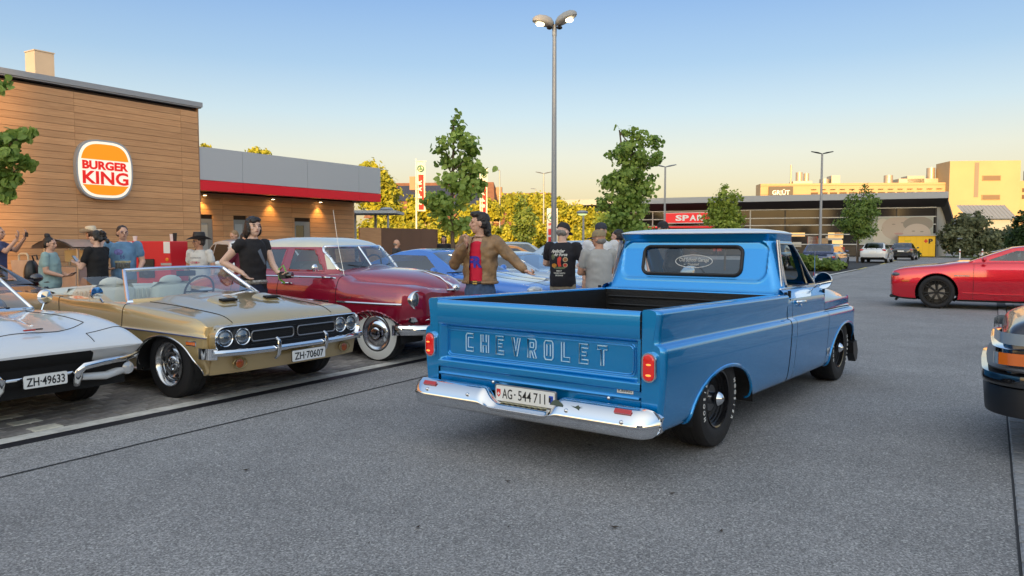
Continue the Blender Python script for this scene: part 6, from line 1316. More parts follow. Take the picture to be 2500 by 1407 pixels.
# ---------------------------------------------------------------- generic modern bodies
def sedan(name, label, loc, head, pm, W=.92, yn=.88, yt=-3.75, WB=2.7, zn=.68, zc=.95, zb=.95, zd=.95, zr=1.40, ywb=-.50, ywt=-1.25, yrt=-2.1, yrb=-2.95, hr=.60, r=.33, style='alloy', glass=None, group=None, cat='car', zlow=.22, split=None, arch=(.40, .39), lamps=True, tail=None, detail=True, nose=.82, zt=.78, wcut=0):
    T = empty(name, (*loc[:2], .008 if len(loc) < 3 else loc[2]), head, label, cat, group); glass = glass or GLASSD
    def S(y, w_, zlo, top, cz=None, edge=.86):
        cz = top if cz is None else cz; d = top-zlo
        return (y, [(0, zlo), (w_*.7, zlo), (w_*.93, zlo+.015), (w_*.975, zlo+d*.25), (w_, zlo+d*.52), (w_*.992, zlo+d*.74), (w_*.965, zlo+d*.9), (w_*edge, top), (w_*.45, (top+cz)/2+.012), (0, cz+.015)])
    ytl = yt
    st = [S(yn, W*nose*.86, zlow+.14, zn-.10), S(yn-.05, W*nose, zlow+.06, zn-.03), S(yn-.28, W*.955, zlow, zn+.04), S(0, W*.99, zlow-.02, zn+(zc-zn)*.55, None, .80), S(ywb, W, zlow-.02, zc-.02, zc, .84), S((ywb-WB)/2, W, zlow-.02, zb, zb, .88), S(-WB, W, zlow-.0, (zb+zd)/2, None, .86), S(yt+.35, W*.97, zlow+.05, zd, None, .86), S(yt+.06, W*.90, zlow+.12, zd-.06*(zd > .9)), S(yt, W*.80, zlow+.2, zd-.14)]
    g = half_grid(st, 130, 44); k = solid_half(g, dark=.245); k.mirror(); rims = do_arches(k, T, [(0, r*.98, arch[0], arch[1]), (-WB, r*.98, arch[0], arch[1])], pm, xmin=.5, zmax=zb-.08); body = k.build('body', [pm, WELL], T, 40)
    if detail: arch_trim(T, body, rims, pm, .009, .45, .25)
    for sx in (1, -1):
        wheel(T, (sx*(W-.12), 0, r), r, .21, style, sx); wheel(T, (sx*(W-.12), -WB, r), r, .21, style, sx)
    if detail:
        for y in (ywb-.12, (ywb-WB)/2-.62): seam(g, y, .22, .74, T, r=.0035)
    # greenhouse
    def G(y, zt_, hw): 
        zz = zb-.02; d = max(.004, zt_-zz); hb = W*.86; t = min(1, d/(zr-zz)); hx = hb+(hw-hb)*t
        return [(hb, y, zz-.03), (hb-.01, y, zz), (hb+(hx-hb)*.45, y, zz+d*.42), (hx+.015, y, zz+d*.80), (hx-.03, y, zz+d*.93), (hx*.72, y, zz+d*.985), (hx*.3, y, zz+d), (0, y, zz+d)]
    n1 = 16; rows = []
    for q in np.linspace(0, 1, n1): rows.append(G(ywb+(ywt-ywb)*q, zb+(zr-.035-zb)*(q**.92), hr))
    for q in np.linspace(.08, .92, 14): rows.append(G(ywt+(yrt-ywt)*q, zr-.035+.035*math.sin(math.pi*q), hr))
    for q in np.linspace(0, 1, n1): rows.append(G(yrt+(yrb-yrt)*q, zr-.03-(zr-.03-zd+.02)*q**1.15, hr))
    gg = np.array(rows); gg = np.array([pchip(r_, np.linspace(0, 7, 36)) for r_ in gg]); k = M(); k.grid(gg); k.mirror(); parts = []
    L = zr-zb
    ws, rw_ = extract(k, sd_poly(0, 1, [(-(W*.84-.09), ywb-.05), (-(hr-.02), ywt+.03), (hr-.02, ywt+.03), (W*.84-.09, ywb-.05)]), lambda c: c[1] > ywt+.01); parts.append(('windscreen', ws))
    rs, rr_ = extract(k, sd_poly(0, 1, [(-(W*.84-.12), yrb+.07), (W*.84-.12, yrb+.07), (hr-.05, yrt-.04), (-(hr-.05), yrt-.04)]), lambda c: c[1] < yrt-.02 and c[2] > zd); parts.append(('rear_window', rs))
    ym = split if split is not None else (ywb-WB)/2-.62
    fr = [(ym+.03, zb+.03), (ywb-.34, zb+.03), (ywt-.06, zr-.115), (ym+.03, zr-.105)]; bk = [(yrb+.42, zb+.04), (ym-.03, zb+.03), (ym-.03, zr-.105), (yrt-.02, zr-.12)]
    for nm, pl_ in (('door_window', fr), ('quarter_window', bk)):
        for sx in (1, -1):
            e_, rm = extract(k, sd_poly(1, 2, pl_), lambda c, sx=sx: c[0]*sx > hr*.8 and zb < c[2] < zr-.06)
            if e_.f: parts.append((nm, e_))
    k.build('roof', pm, T, 40)
    for nm, e_ in parts:
        if e_.f: e_.build(nm, glass, T, 50)
    k = M(); k.bbox((0, (ywb-WB)/2, .62), (W*1.5, 1.5, .5), .1); k.bbox((-.36, -1.45, .98), (.46, .14, .5), .05); k.bbox((.36, -1.45, .98), (.46, .14, .5), .05); k.bbox((0, -2.3, .92), (W*1.3, .14, .45), .05); k.build('interior', mat('interior_dark', (.02, .02, .022), .8), T)
    for sx in (1, -1):
        k = M(); k.sph((sx*(W+.06), ywb-.28, zb+.06), (.09, .05, .06), 12, 8); k.box((sx*(W-.02), ywb-.27, zb+.03), (.1, .03, .03)); k.build('mirror', BLACK if pm in (MATS.get('white_small'),) else pm, T)
    if lamps:
        for sx in (1, -1):
            k = M(); k.sph((sx*W*.74, yn-.13, zn-.03), (.17, .10, .055), 14, 8); k.build('headlamp', mat('headlamp_clear', (.55, .58, .6), .1, .4, 1), T)
            k = M(); k.sph((sx*W*.80, yt+.07, zt), (.15, .07, .075), 14, 8); k.build('tail_lamp', mat('tail_red', (.45, .012, .012), .2, 0, 1), T)
        k = M(); k.bbox((0, yn-.02, zlow+.2), (W*1.1, .08, .14), .03); k.build('grille', BLACK, T); k = M(); k.bbox((0, yt+.03, zlow+.16), (W*1.2, .1, .10), .03); k.build('rear_diffuser', BLACK, T)
        k = M(); k.box((0, yt-.01, zt-.12), (.46, .02, .11)); k.build('licence_plate', PLATE, T, 0)
    return T, g, body
AX = Vector((E1.y, -E1.x, 0))     # parked noses look this way
row = Vector((-1.23, 10.10, 0))
MB = mat('bright_blue_paint', (.006, .16, .62), .25, .15, 1.0); SILV = mat('pale_silver_paint', (.42, .50, .58), .25, .5, 1.0)
p = row+E1*2.62-AX*.10
T, g, body = sedan('coupe_car', 'bright blue modern coupe with grey hood stripes beside the maroon sedan', p, 122, MB, W=.95, zn=.80, zc=.985, zb=.965, zd=1.02, zr=1.375, ywb=-.62, ywt=-1.32, yrt=-1.95, yrb=-2.9, hr=.56, r=.345, style='alloyblack', glass=glassmat('coupe_glass', (.32, .42, .46), .5), split=-2.15)
bv = bvh_of(body)
for x in (-.24, .24):
    k = M(); k.grid([drape(bv, [(x-.11, y, 0), (x-.04, y, 0), (x+.04, y, 0), (x+.11, y, 0)], .003) for y in np.linspace(.74, -.58, 24)]); k.build('hood_stripe', mat('stripe_grey', (.16, .17, .19), .3, .3, 1), T, 60)
k = M(); k.tube([(.93, -.70, 1.0), (.3, -.60, 1.01)], .01, 6); k.build('wiper', BLACK, T)
p = row+E1*5.2-AX*.1
T, g, body = sedan('coupe_car', 'pale silver blue coupe parked beyond the bright blue coupe', p, 122, SILV, W=.95, zn=.78, zc=.965, zb=.95, zd=1.0, zr=1.30, ywb=-.62, ywt=-1.40, yrt=-1.95, yrb=-2.9, hr=.56, r=.345, style='alloy', glass=glassmat('silver_car_glass', (.45, .55, .60), .7), split=-2.15)
bv = bvh_of(body)
k = M(); k.grid([drape(bv, [(x, y, 0) for x in (-.3, -.1, .1, .3)], .003) for y in np.linspace(.7, -.55, 20)]); k.build('hood_stripe', MB, T, 60)
p = row+E1*8.0-AX*1.2
sedan('light_blue_suv', 'pale blue sport utility car behind the men in caps', (3.6, 19.5), 122, mat('paleblue_paint', (.34, .44, .56), .25, .3, 1), W=.92, zn=.86, zc=1.08, zb=1.06, zd=1.1, zr=1.52, hr=.64, r=.36, ywt=-1.15, yrt=-2.7, yrb=-3.3, detail=False)
sedan('orange_car', 'orange rounded coupe between the brown jacket man and the black shirt man', (.98, 22.4), 60, mat('orange_paint', (.72, .26, .012), .28, .05, 1), W=.90, zn=.78, zc=1.0, zb=.98, zd=.98, zr=1.42, hr=.56, r=.33, style='alloyblack', detail=True)
sedan('violet_car', 'dark violet car with pale glass far behind the orange coupe', (.55, 31), 80, mat('violet_paint', (.10, .03, .09), .25, .2, 1), zr=1.45, detail=False); sedan('grey_hatchback', 'pale grey hatchback parked before the golden hedge', (1.9, 38), 75, mat('palegrey_paint', (.36, .42, .46), .25, .3, 1), zr=1.5, yrt=-2.6, yrb=-3.3, detail=False)
sedan('dark_suv', 'dark car roof showing above the brown enclosure', (-6.9, 34, .55), 70, mat('darkgrey_paint', (.03, .035, .05), .25, .2, 1), zr=1.62, zb=1.1, zc=1.1, zd=1.1, yrt=-2.8, yrb=-3.4, detail=False)
# red coupe on the right
RED = mat('red_paint', (.72, .001, .022), .26, .5, 1.0)
T, g, body = sedan('red_coupe', 'bright red modern muscle coupe with black wheels at the right edge', (9.94, 17.87), -60, RED, W=.96, yn=.93, yt=-3.9, WB=2.85, zn=.85, zc=1.05, zb=1.04, zd=1.08, zr=1.40, ywb=-.60, ywt=-1.42, yrt=-2.15, yrb=-2.9, hr=.58, r=.365, style='spider', zlow=.18, arch=(.43, .425), glass=glassmat('red_car_glass', (.40, .46, .46), .4), split=-2.2, lamps=False, nose=.90)
for sx in (1, -1):
    k = M(); k.sph((sx*.78, .80, .74), (.13, .12, .06), 14, 8); k.build('headlamp', mat('lamp_dark', (.04, .04, .045), .1, 0, 1), T); k = M(); k.bbox((sx*.925, .62, .60), (.03, .16, .035), .008); k.build('side_marker', AMBER, T)
    k = M(); k.bbox((sx*.955, -.48, .735), (.008, .30, .022), .003); k.build('fender_badge', BRIGHT, T)
k = M(); k.bbox((0, .90, .62), (1.25, .08, .16), .03); k.build('grille', BLACK, T); k = M(); k.bbox((0, .88, .24), (1.5, .14, .07), .02); k.build('lower_lip', BLACK, T); k = M(); k.bbox((0, .82, .16), (1.3, .05, .06), .01); k.build('air_dam', BLACK, T)
k = M(); k.tube([(-.96, -.50, .36), (-.968, -1.2, .34), (-.965, -2.2, .36)], .018, 6, flat=.5); k.build('sill_crease', RED, T); k = M(); k.tube([(-.5, -.52, 1.03), (.35, -.50, 1.04)], .014, 6); k.build('wiper', BLACK, T)
# dark blue sedan corner, right foreground
NB = mat('navy_paint', (.014, .018, .034), .2, 0, .5)
T, g, body = sedan('navy_sedan', 'front corner of a dark navy eighties sedan at the lower right edge', (4.40, 5.36), -58, NB, W=.86, yn=.80, yt=-3.6, WB=2.7, zn=.93, zc=1.0, zb=1.0, zd=1.0, zr=1.40, r=.31, style='alloy', lamps=False, nose=.93, zlow=.26, arch=(.36, .35))
for sx in (-1, 1):
    rings = []
    def bmp(nm, z0, z1, out_, m, y0=-.35):
        k = M(); pts = [(sx*.0, .83+out_), (sx*.55, .82+out_), (sx*.76, .76+out_), (sx*(.84+out_*.8), .62+out_*.5), (sx*(.865+out_), .40), (sx*(.87+out_), y0)]; c = pchip(np.array(pts), np.linspace(0, 5, 26))
        k.loft([[(x-sx*.06, y-.05, z0), (x, y, z0+.01), (x*1.004, y+.008, (z0+z1)/2), (x, y, z1-.01), (x-sx*.06, y-.05, z1)] for x, y in c], closed=False); return k.build(nm, m, T, 50)
    bmp('bumper_upper', .505, .60, .10, GLOSSBLK); bmp('bumper_lower', .30, .51, .075, BLACK); bmp('bumper_strip', .60, .645, .06, mat('bumper_grey', (.08, .08, .085), .5)); bmp('chrome_strip', .742, .768, .035, CHROME)
    k = M(); pts = [(sx*.40, .842), (sx*.70, .80), (sx*.82, .70), (sx*.862, .55)]; c = pchip(np.array(pts), np.linspace(0, 3, 16))
    k.loft([[(x*1.005, y+.012, z) for z in (.785, .82, .862)] for x, y in c], closed=False); k.build('headlamp', mat('headlamp_ribbed', (.30, .34, .37), .25, 0, .6), T, 50)
    k = M(); k.loft([[(x*1.02, y+.012, z) for z in (.655, .695, .735)] for x, y in pchip(np.array([(sx*.80, .815), (sx*.848, .73), (sx*.868, .60)]), np.linspace(0, 2, 8))], closed=False); k.build('indicator', AMBER, T, 50)
    k = M(); k.loft([[(x*1.02, y+.012, z) for z in (.655, .695, .735)] for x, y in pchip(np.array([(sx*.70, .845), (sx*.76, .835), (sx*.798, .817)]), np.linspace(0, 2, 8))], closed=False); k.build('side_lamp', mat('lens_grey', (.40, .42, .42), .15, .2, 1), T, 50)
# ---------------------------------------------------------------- cars parked at the back right
NV = mat('wagon_navy', (.025, .05, .15), .25, .3, 1)
def gp(u, v): q = at_px(u, v, 5); t = HCAM/(HCAM-q.z); return Vector((q.x*t, 5*t, 0))
T, g, b_ = sedan('estate_car', 'dark blue estate car with chrome rear bumper beside the juniper', (18.0, 43.2), 33, NV, W=.88, yn=.85, yt=-3.65, WB=2.8, zn=.80, zc=.95, zb=.93, zd=.95, zr=1.40, yrt=-3.15, yrb=-3.62, hr=.64, r=.32, style='alloyblack', zt=.70); k = M(); k.bbox((0, -3.68, .45), (1.72, .14, .16), .04); k.build('rear_bumper', BRIGHT, T); k = M(); k.box((0, -3.64, .80), (.9, .03, .12)); k.build('tailgate_badge_panel', NV, T, 0)
sedan('hatchback_car', 'white hatchback parked between the blue estate and the black hatchback', (27.6, 57.5), 33, mat('white_small', (.66, .68, .70), .25, 0, 1), W=.90, zr=1.46, yrt=-2.75, yrb=-3.45, hr=.62, zt=.92, zd=1.0, zb=.98, group='cars parked at the supermarket')
sedan('hatchback_car', 'black hatchback with red tail lamps next to the yellow locker', (33.4, 65), 33, mat('black_small', (.012, .012, .016), .2, .1, 1), W=.90, zr=1.44, yrt=-2.75, yrb=-3.45, hr=.62, zt=.88, zd=1.0, zb=.96, group='cars parked at the supermarket')
sedan('saloon_car', 'dark car half hidden between pickup cab and juniper', (15.2, 43), 33, mat('greenblack_small', (.02, .03, .03), .2, .1, 1), W=.88, zr=1.42, group='cars parked at the supermarket')
sedan('white_suv', 'white sport utility car behind the red coupe roof', (42.5, 66), -40, mat('white_suv_paint', (.60, .63, .66), .25, 0, 1), W=.92, zr=1.62, zb=1.05, zc=1.08, zd=1.1, yrt=-2.8, yrb=-3.4, zt=1.0, group='cars parked at the supermarket')
# dark roadster behind the white sports car, white delivery car by the wall
T, g, b_ = sedan('dark_roadster', 'dark roadster with open side window behind the white sports car', (-6.35, 9.35), 122, mat('roadster_dark', (.02, .018, .03), .2, .2, 1), W=.86, zn=.78, zc=.92, zb=.92, zd=.94, zr=1.22, ywb=-.55, ywt=-1.05, yrt=-1.6, yrb=-2.4, hr=.58, glass=GLASS)
WS = mat('delivery_white', (.68, .68, .66), .3, 0, 1)
T, g, b_ = sedan('delivery_car', 'small white restaurant delivery car parked against the wood wall', (-4.42, 14.5), 145, WS, W=.86, yn=.80, yt=-3.2, WB=2.5, zn=.86, zc=1.06, zb=1.0, zd=1.05, zr=1.54, ywb=-.42, ywt=-1.10, yrt=-2.3, yrb=-3.05, hr=.60, r=.30, style='alloy', glass=mat('black_window', (.006, .006, .007), .25, spec=.2))
for tx, sz, wd_, z, m_ in (('KING', .24, .62, .70, mat('logo_brown', (.05, .015, .01), .5)), ('DELIVERY', .17, .80, .50, mat('logo_orange', (.70, .13, .01), .5))):
    t = text_m(tx, sz, .002, width=wd_, bold=.006); t.v = [(.868-y, x-1.0, z+zz) for x, y, zz in t.v]; t.build('door_lettering', m_, T, 0)
# ================================================================ people
def remesh(k, vox, smooth=4, noise=0, nsc=9, seed=0):
    me = bpy.data.meshes.new('r'); me.from_pydata(k.v, [], k.f); bm = bmesh.new(); bm.from_mesh(me); bmesh.ops.recalc_face_normals(bm, faces=bm.faces); bm.to_mesh(me); bm.free()
    o = bpy.data.objects.new('r', me); m = o.modifiers.new('r', 'REMESH'); m.mode = 'VOXEL'; m.voxel_size = vox
    s = o.modifiers.new('s', 'SMOOTH'); s.factor = .5; s.iterations = smooth
    out_ = evaluated_mesh(o); bpy.data.meshes.remove(me)
    if noise:
        from mathutils import noise as nz
        n_ = len(out_.vertices); co = np.empty(n_*3); nr = np.empty(n_*3); out_.vertices.foreach_get('co', co); out_.vertex_normals.foreach_get('vector', nr); co = co.reshape(-1, 3); nr = nr.reshape(-1, 3)
        dv = np.array([nz.noise(Vector((x*nsc+seed*7.3, y*nsc, z*nsc*1.7)))+.5*nz.noise(Vector((x*nsc*2.3, y*nsc*2.3, z*nsc*2.3+seed))) for x, y, z in co]); co += nr*(noise*dv)[:, None]
        out_.vertices.foreach_set('co', co.ravel()); out_.update()
    out_.polygons.foreach_set('use_smooth', [True]*len(out_.polygons)); return out_
def link(me, name, m, parent):
    me.materials.clear(); me.materials.append(m); o = bpy.data.objects.new(name, me); COL.objects.link(o); o.parent = parent; return o
SKIN = mat('skin', (.58, .345, .25), .5, noise=.06, nscale=12); SKINT = mat('skin_tan', (.48, .255, .165), .5, noise=.06, nscale=12); SKINP = mat('skin_pale', (.64, .42, .33), .5, noise=.05, nscale=12)
HAIRB = mat('hair_black', (.012, .010, .011), .4, bump=.4, bscale=70); HAIRD = mat('hair_dark', (.022, .014, .011), .4, bump=.4, bscale=70); HAIRG = mat('hair_grey', (.20, .19, .18), .6, bump=.4, bscale=70); HAIRF = mat('hair_fair', (.26, .17, .09), .5, bump=.4, bscale=70)
DENIM = mat('denim', (.045, .085, .17), .8, noise=.3, nscale=20, bump=.2, bscale=150); DENIMD = mat('denim_dark', (.015, .02, .045), .8, noise=.2, nscale=20); BLKC = mat('cloth_black', (.010, .010, .012), .85)
def cloth(n, c, nz=.1): return mat('cloth_'+n, c, .85, noise=nz, nscale=6, bump=.1, bscale=180)
PEOPLE = {}
def person(label, u, d, head, ht=1.75, look=0, nod=0, skin=SKIN, shirt=None, pants=BLKC, sleeve='short', arms=None, hair=('short', HAIRD), fat=1.0, female=False, vox=.011, lean=(0, 0), extras=(), x=None, sh_loose=1.0, legs=True, slv=.60, parent_pos=None):
    """body joints in metres for a 1.75 m figure facing +y; look/nod turn the head"""
    loc = parent_pos or ((u-1250)/FPX*d, d, 0); s = ht/1.75
    T = empty('person', loc, head, label, 'person'); T.scale = (s, s, s); fw = fat
    lx, ly = lean
    def tor(z, e=0):  # torso centre offset by lean, grows with height above the hips
        t = max(0, (z-.95)/.55); return (lx*t, ly*t)
    nk = tor(1.5); HC = Vector((nk[0]+lx*.15, nk[1]+.02+ly*.15, 1.625)); rot = Matrix.Rotation(R(-look), 3, 'Z') @ Matrix.Rotation(R(-nod), 3, 'X')
    def hp(x, y, z): return HC+rot @ Vector((x, y, z))
    shx = (.172 if female else .192)*(.6+.4*fw); SHZ = 1.42
    A = arms or {}
    def arm(side):
        a = A.get(side)
        sh = Vector((side_x(side)*shx+tor(1.42)[0], tor(1.42)[1], SHZ))
        if a is None: el = sh+Vector((side_x(side)*.05, -.03, -.29)); wr = el+Vector((0, .06, -.25)); hd = Vector((0, .1, -1))
        else: el = Vector(a[0]); wr = Vector(a[1]); hd = Vector(a[2])
        return sh, el, wr, hd.normalized()
    side_x = lambda q: 1 if q == 'r' else -1
    b = M()
    # head, neck
    b.sph(hp(0, -.012, .020), (.078, .098, .098), 16, 12, rot=rot); b.sph(hp(0, .022, -.045), (.060, .070, .070), 14, 10, rot=rot); b.sph(hp(0, .045, -.085), (.036, .038, .028), 12, 8, rot=rot)
    b.sph(hp(0, .070, .030), (.058, .022, .024), 12, 8, rot=rot); b.cap(hp(0, .082, .022), .011, hp(0, .105, -.022), .015, 8); b.sph(hp(0, .082, -.052), (.026, .014, .012), 10, 6, rot=rot)
    for q in (-1, 1): b.sph(hp(q*.080, -.012, -.008), (.012, .022, .034), 10, 8, rot=rot); b.sph(hp(q*.042, .058, -.02), (.022, .022, .02), 10, 6, rot=rot)
    b.cap((nk[0], nk[1]-.005, 1.44), .058*(.7+.3*fw), tuple(hp(0, -.015, -.06)), .054, 12)
    rings = []
    prof = [(.88, .150, .105), (.96, .158, .110), (1.05, .140 if female else .150, .100), (1.18, .150, .108), (1.30, .168, .115), (1.40, .165, .098), (1.46, .105, .075), (1.50, .05, .05)]
    def ringt(z, w_, dpt, k=24):
        o = tor(z); return [(o[0]+w_*math.copysign(abs(math.cos(t))**.85, math.cos(t)), o[1]+dpt*math.sin(t), z) for t in np.linspace(0, 2*math.pi, k+1)[:-1]]
    b.loft([ringt(z, w_*(.75+.25*fw)*.95, dpt*(.6+.4*fw)*.95) for z, w_, dpt in prof])
    if legs:
        for q in (-1, 1): b.cap((q*.085, 0, .90), .085, (q*.09, .01, .50), .055, 12); b.cap((q*.09, .01, .50), .055, (q*.095, -.01, .09), .04, 12); b.cap((q*.095, -.03, .05), .04, (q*.105, .13, .035), .035, 10)
    hands = {}
    for sd_ in 'rl':
        sh, el, wr, hd = arm(sd_); b.cap(tuple(sh), .050*(.7+.3*fw), tuple(sh.lerp(el, .5)), .051*(.7+.3*fw), 12); b.cap(tuple(sh.lerp(el, .5)), .051*(.7+.3*fw), tuple(el), .041*(.7+.3*fw), 12); b.cap(tuple(el), .043*(.7+.3*fw), tuple(wr), .029, 12)
        # hand: palm and five fingers
        side = Vector((0, 0, 1)).cross(hd); side = side.normalized() if side.length > .1 else Vector((1, 0, 0)); nrm = side.cross(hd).normalized(); pc = wr+hd*.045
        m3 = Matrix((side, hd, nrm)).transposed(); b.sph(pc, (.040, .052, .020), 12, 8, rot=m3)
        curl = 1.0 if (A.get(sd_) and len(A[sd_]) > 3 and A[sd_][3] == 'fist') else .35
        for q, L_ in zip((-.030, -.010, .010, .030), (.062, .072, .068, .052)):
            ext = .2 if (A.get(sd_) and len(A[sd_]) > 3 and A[sd_][3] == 'point' and q == -.030) else curl if not (A.get(sd_) and len(A[sd_]) > 3 and A[sd_][3] == 'point') else 1.3
            f0 = pc+hd*.045+side*q; f1 = f0+(hd*math.cos(ext)+nrm*-math.sin(ext))*L_*.55; f2 = f1+(hd*math.cos(ext*2.2)+nrm*-math.sin(ext*2.2))*L_*.5; b.cap(f0, .0105, f1, .0095, 8); b.cap(f1, .0095, f2, .008, 8)
        t0 = pc-side*.035-hd*.02; t1 = t0+(-side*.6+hd*.6-nrm*.3).normalized()*.04; b.cap(t0, .013, t1, .011, 8); b.cap(t1, .011, t1+(hd*.9-nrm*.4).normalized()*.03, .009, 8)
        hands[sd_] = (pc, hd, side, nrm)
    body = link(remesh(b, vox*.75, 2), 'body', skin, T)
    # eyes, brows, mouth
    dk = mat('eye_dark', (.02, .015, .012), .3); k = M()
    for q in (-1, 1): k = M(); k.sph(hp(q*.031, .079, .008), (.012, .006, .006), 8, 6, rot=rot); k.build('eye', dk, T); k = M(); k.sph(hp(q*.033, .084, .030), (.022, .006, .005), 8, 6, rot=rot); k.build('eyebrow', hair[1] if hair else HAIRD, T)
    k = M(); k.sph(hp(0, .094, -.053), (.022, .007, .006), 10, 6, rot=rot); k.build('mouth', mat('lips', (.34, .11, .09), .5), T)
    # shirt
    sh_m = shirt or cloth('grey', (.3, .3, .3)); k = M(); lo = sh_loose
    pr = [(.845, .178, .128), (.93, .182, .132), (1.05, (.160 if female else .176), .124), (1.18, .178, .130), (1.30, .192, .134), (1.39, .188, .112), (1.45, .135, .088), (1.478, .085, .07)]
    bel = (fw-1)*.16
    k.loft([ringt(z, w_*(.72+.28*fw)*lo, (dpt*(.6+.4*fw)+bel*math.exp(-((z-1.05)/.2)**2))*lo) for z, w_, dpt in pr])
    if female: 
        for q in (-1, 1): k.sph((q*.075+tor(1.28)[0], .085+tor(1.28)[1], 1.265), (.078, .07, .08), 12, 8)
    for sd_ in 'rl':
        sh, el, wr, hd = arm(sd_); sx = side_x(sd_); base = sh+Vector((-sx*.03, 0, -.005))
        if sleeve == 'none': continue
        k.cap(tuple(base), .066*(.75+.25*fw)*lo, tuple(sh+Vector((sx*.004, 0, .004))), .067*(.75+.25*fw)*lo, 14); k.cap(tuple(sh+Vector((sx*.004, 0, .002))), .067*(.75+.25*fw)*lo, tuple(sh.lerp(el, slv)), .062*(.75+.25*fw)*lo, 14)
        if sleeve == 'long': k.cap(tuple(sh.lerp(el, .5)), .066*lo, tuple(el), .060*lo, 14); k.cap(tuple(el), .060*lo, tuple(el.lerp(wr, .93)), .046*lo, 14)
    shm = remesh(k, vox, 3, .008 if lo <= 1.05 else .014, 8, len(PEOPLE)); sho = link(shm, 'jacket' if sleeve == 'long' and lo > 1.05 else 'shirt', sh_m, T)
    # trousers, shoes
    if legs:
        k = M(); k.loft([ringt(z, w_*(.74+.26*fw), dpt*(.66+.34*fw)) for z, w_, dpt in ((.80, .172, .125), (.88, .176, .128), (.95, .168, .120), (1.0, .160, .112))])
        for q in (-1, 1): k.cap((q*.088, 0, .86), .104*(.8+.2*fw), (q*.095, .01, .50), .078, 14); k.cap((q*.095, .01, .50), .076, (q*.10, -.01, .12), .066, 14)
        link(remesh(k, vox*1.1, 3, .006, 9, 3), 'trousers', pants, T)
        k = M(); 
        for q in (-1, 1): k = M(); k.sph((q*.10, .06, .045), (.052, .14, .05), 12, 8); k.build('shoe', BLACK, T)
        k = M(); o = tor(.97); k.tube([(o[0]+.166*(.74+.26*fw)*math.cos(t), o[1]+.120*(.66+.34*fw)*math.sin(t), .955) for t in np.linspace(0, 6.283, 29)[:-1]], .018, 6, closed=True); k.build('belt', mat('belt_brown', (.05, .028, .018), .5), T)
    # hair
    if hair and hair[0] != 'none':
        st, hm = hair; k = M()
        k.sph(hp(0, -.030, .045), (.088, .098, .088), 14, 10, rot=rot)
        for q in (-1, 1): k.sph(hp(q*.062, -.045, -.005), (.026, .06, .055), 10, 8, rot=rot)
        k.sph(hp(0, -.080, -.01), (.07, .04, .07), 12, 8, rot=rot)
        if st == 'fringe' or st == 'shag':
            k.sph(hp(0, .050, .085), (.075, .045, .035), 12, 8, rot=rot)
            for q in (-1, 1): k.sph(hp(q*.073, -.005, -.03), (.026, .055, .085), 10, 8, rot=rot); k.sph(hp(q*.05, -.07, -.07), (.05, .05, .08), 10, 8, rot=rot)
            k.sph(hp(0, -.10, -.06), (.075, .045, .09), 12, 8, rot=rot); k.sph(hp(.03, .075, .068), (.04, .02, .03), 10, 8, rot=rot)
        if st == 'mullet': k.sph(hp(0, .045, .105), (.07, .06, .032), 12, 8, rot=rot); k.sph(hp(0, -.09, -.06), (.07, .05, .10), 12, 8, rot=rot); k.sph(hp(0, -.11, -.14), (.055, .035, .06), 12, 8, rot=rot); k.sph(hp(0, .02, .10), (.085, .08, .04), 12, 8, rot=rot)
        if st == 'long':
            for q in (-1, 1): k.sph(hp(q*.075, -.02, -.07), (.028, .05, .13), 10, 8, rot=rot); k.sph(hp(q*.07, -.02, -.19), (.03, .04, .10), 10, 8, rot=rot)
            k.sph(hp(0, -.08, -.12), (.07, .04, .15), 12, 8, rot=rot); k.sph(hp(0, .04, .09), (.07, .045, .03), 12, 8, rot=rot)
        if st == 'bun': k.sph(hp(0, -.06, .145), (.052, .05, .045), 12, 8, rot=rot); k.sph(hp(.02, -.075, .16), (.03, .03, .03), 10, 6, rot=rot)
        if st == 'curly':
            rn = random.Random(3)
            for i in range(26): k.sph(hp(rn.uniform(-.05, .05), -.12+rn.uniform(-.06, .03), rn.uniform(-.13, .06)), rn.uniform(.022, .04), 8, 6)
            k.sph(hp(0, .03, .09), (.075, .06, .035), 12, 8, rot=rot)
        if st == 'bald': k = M(); k.sph(hp(0, -.035, -.03), (.082, .080, .055), 14, 10, rot=rot)
        link(remesh(k, vox*.85, 2, .006, 38, 1), 'hair', hm, T)
    PEOPLE[label] = dict(T=T, hp=hp, rot=rot, hands=hands, shirt=sho, tor=tor, s=s, HC=HC); 
    for e in extras: e(PEOPLE[label])
    return PEOPLE[label]
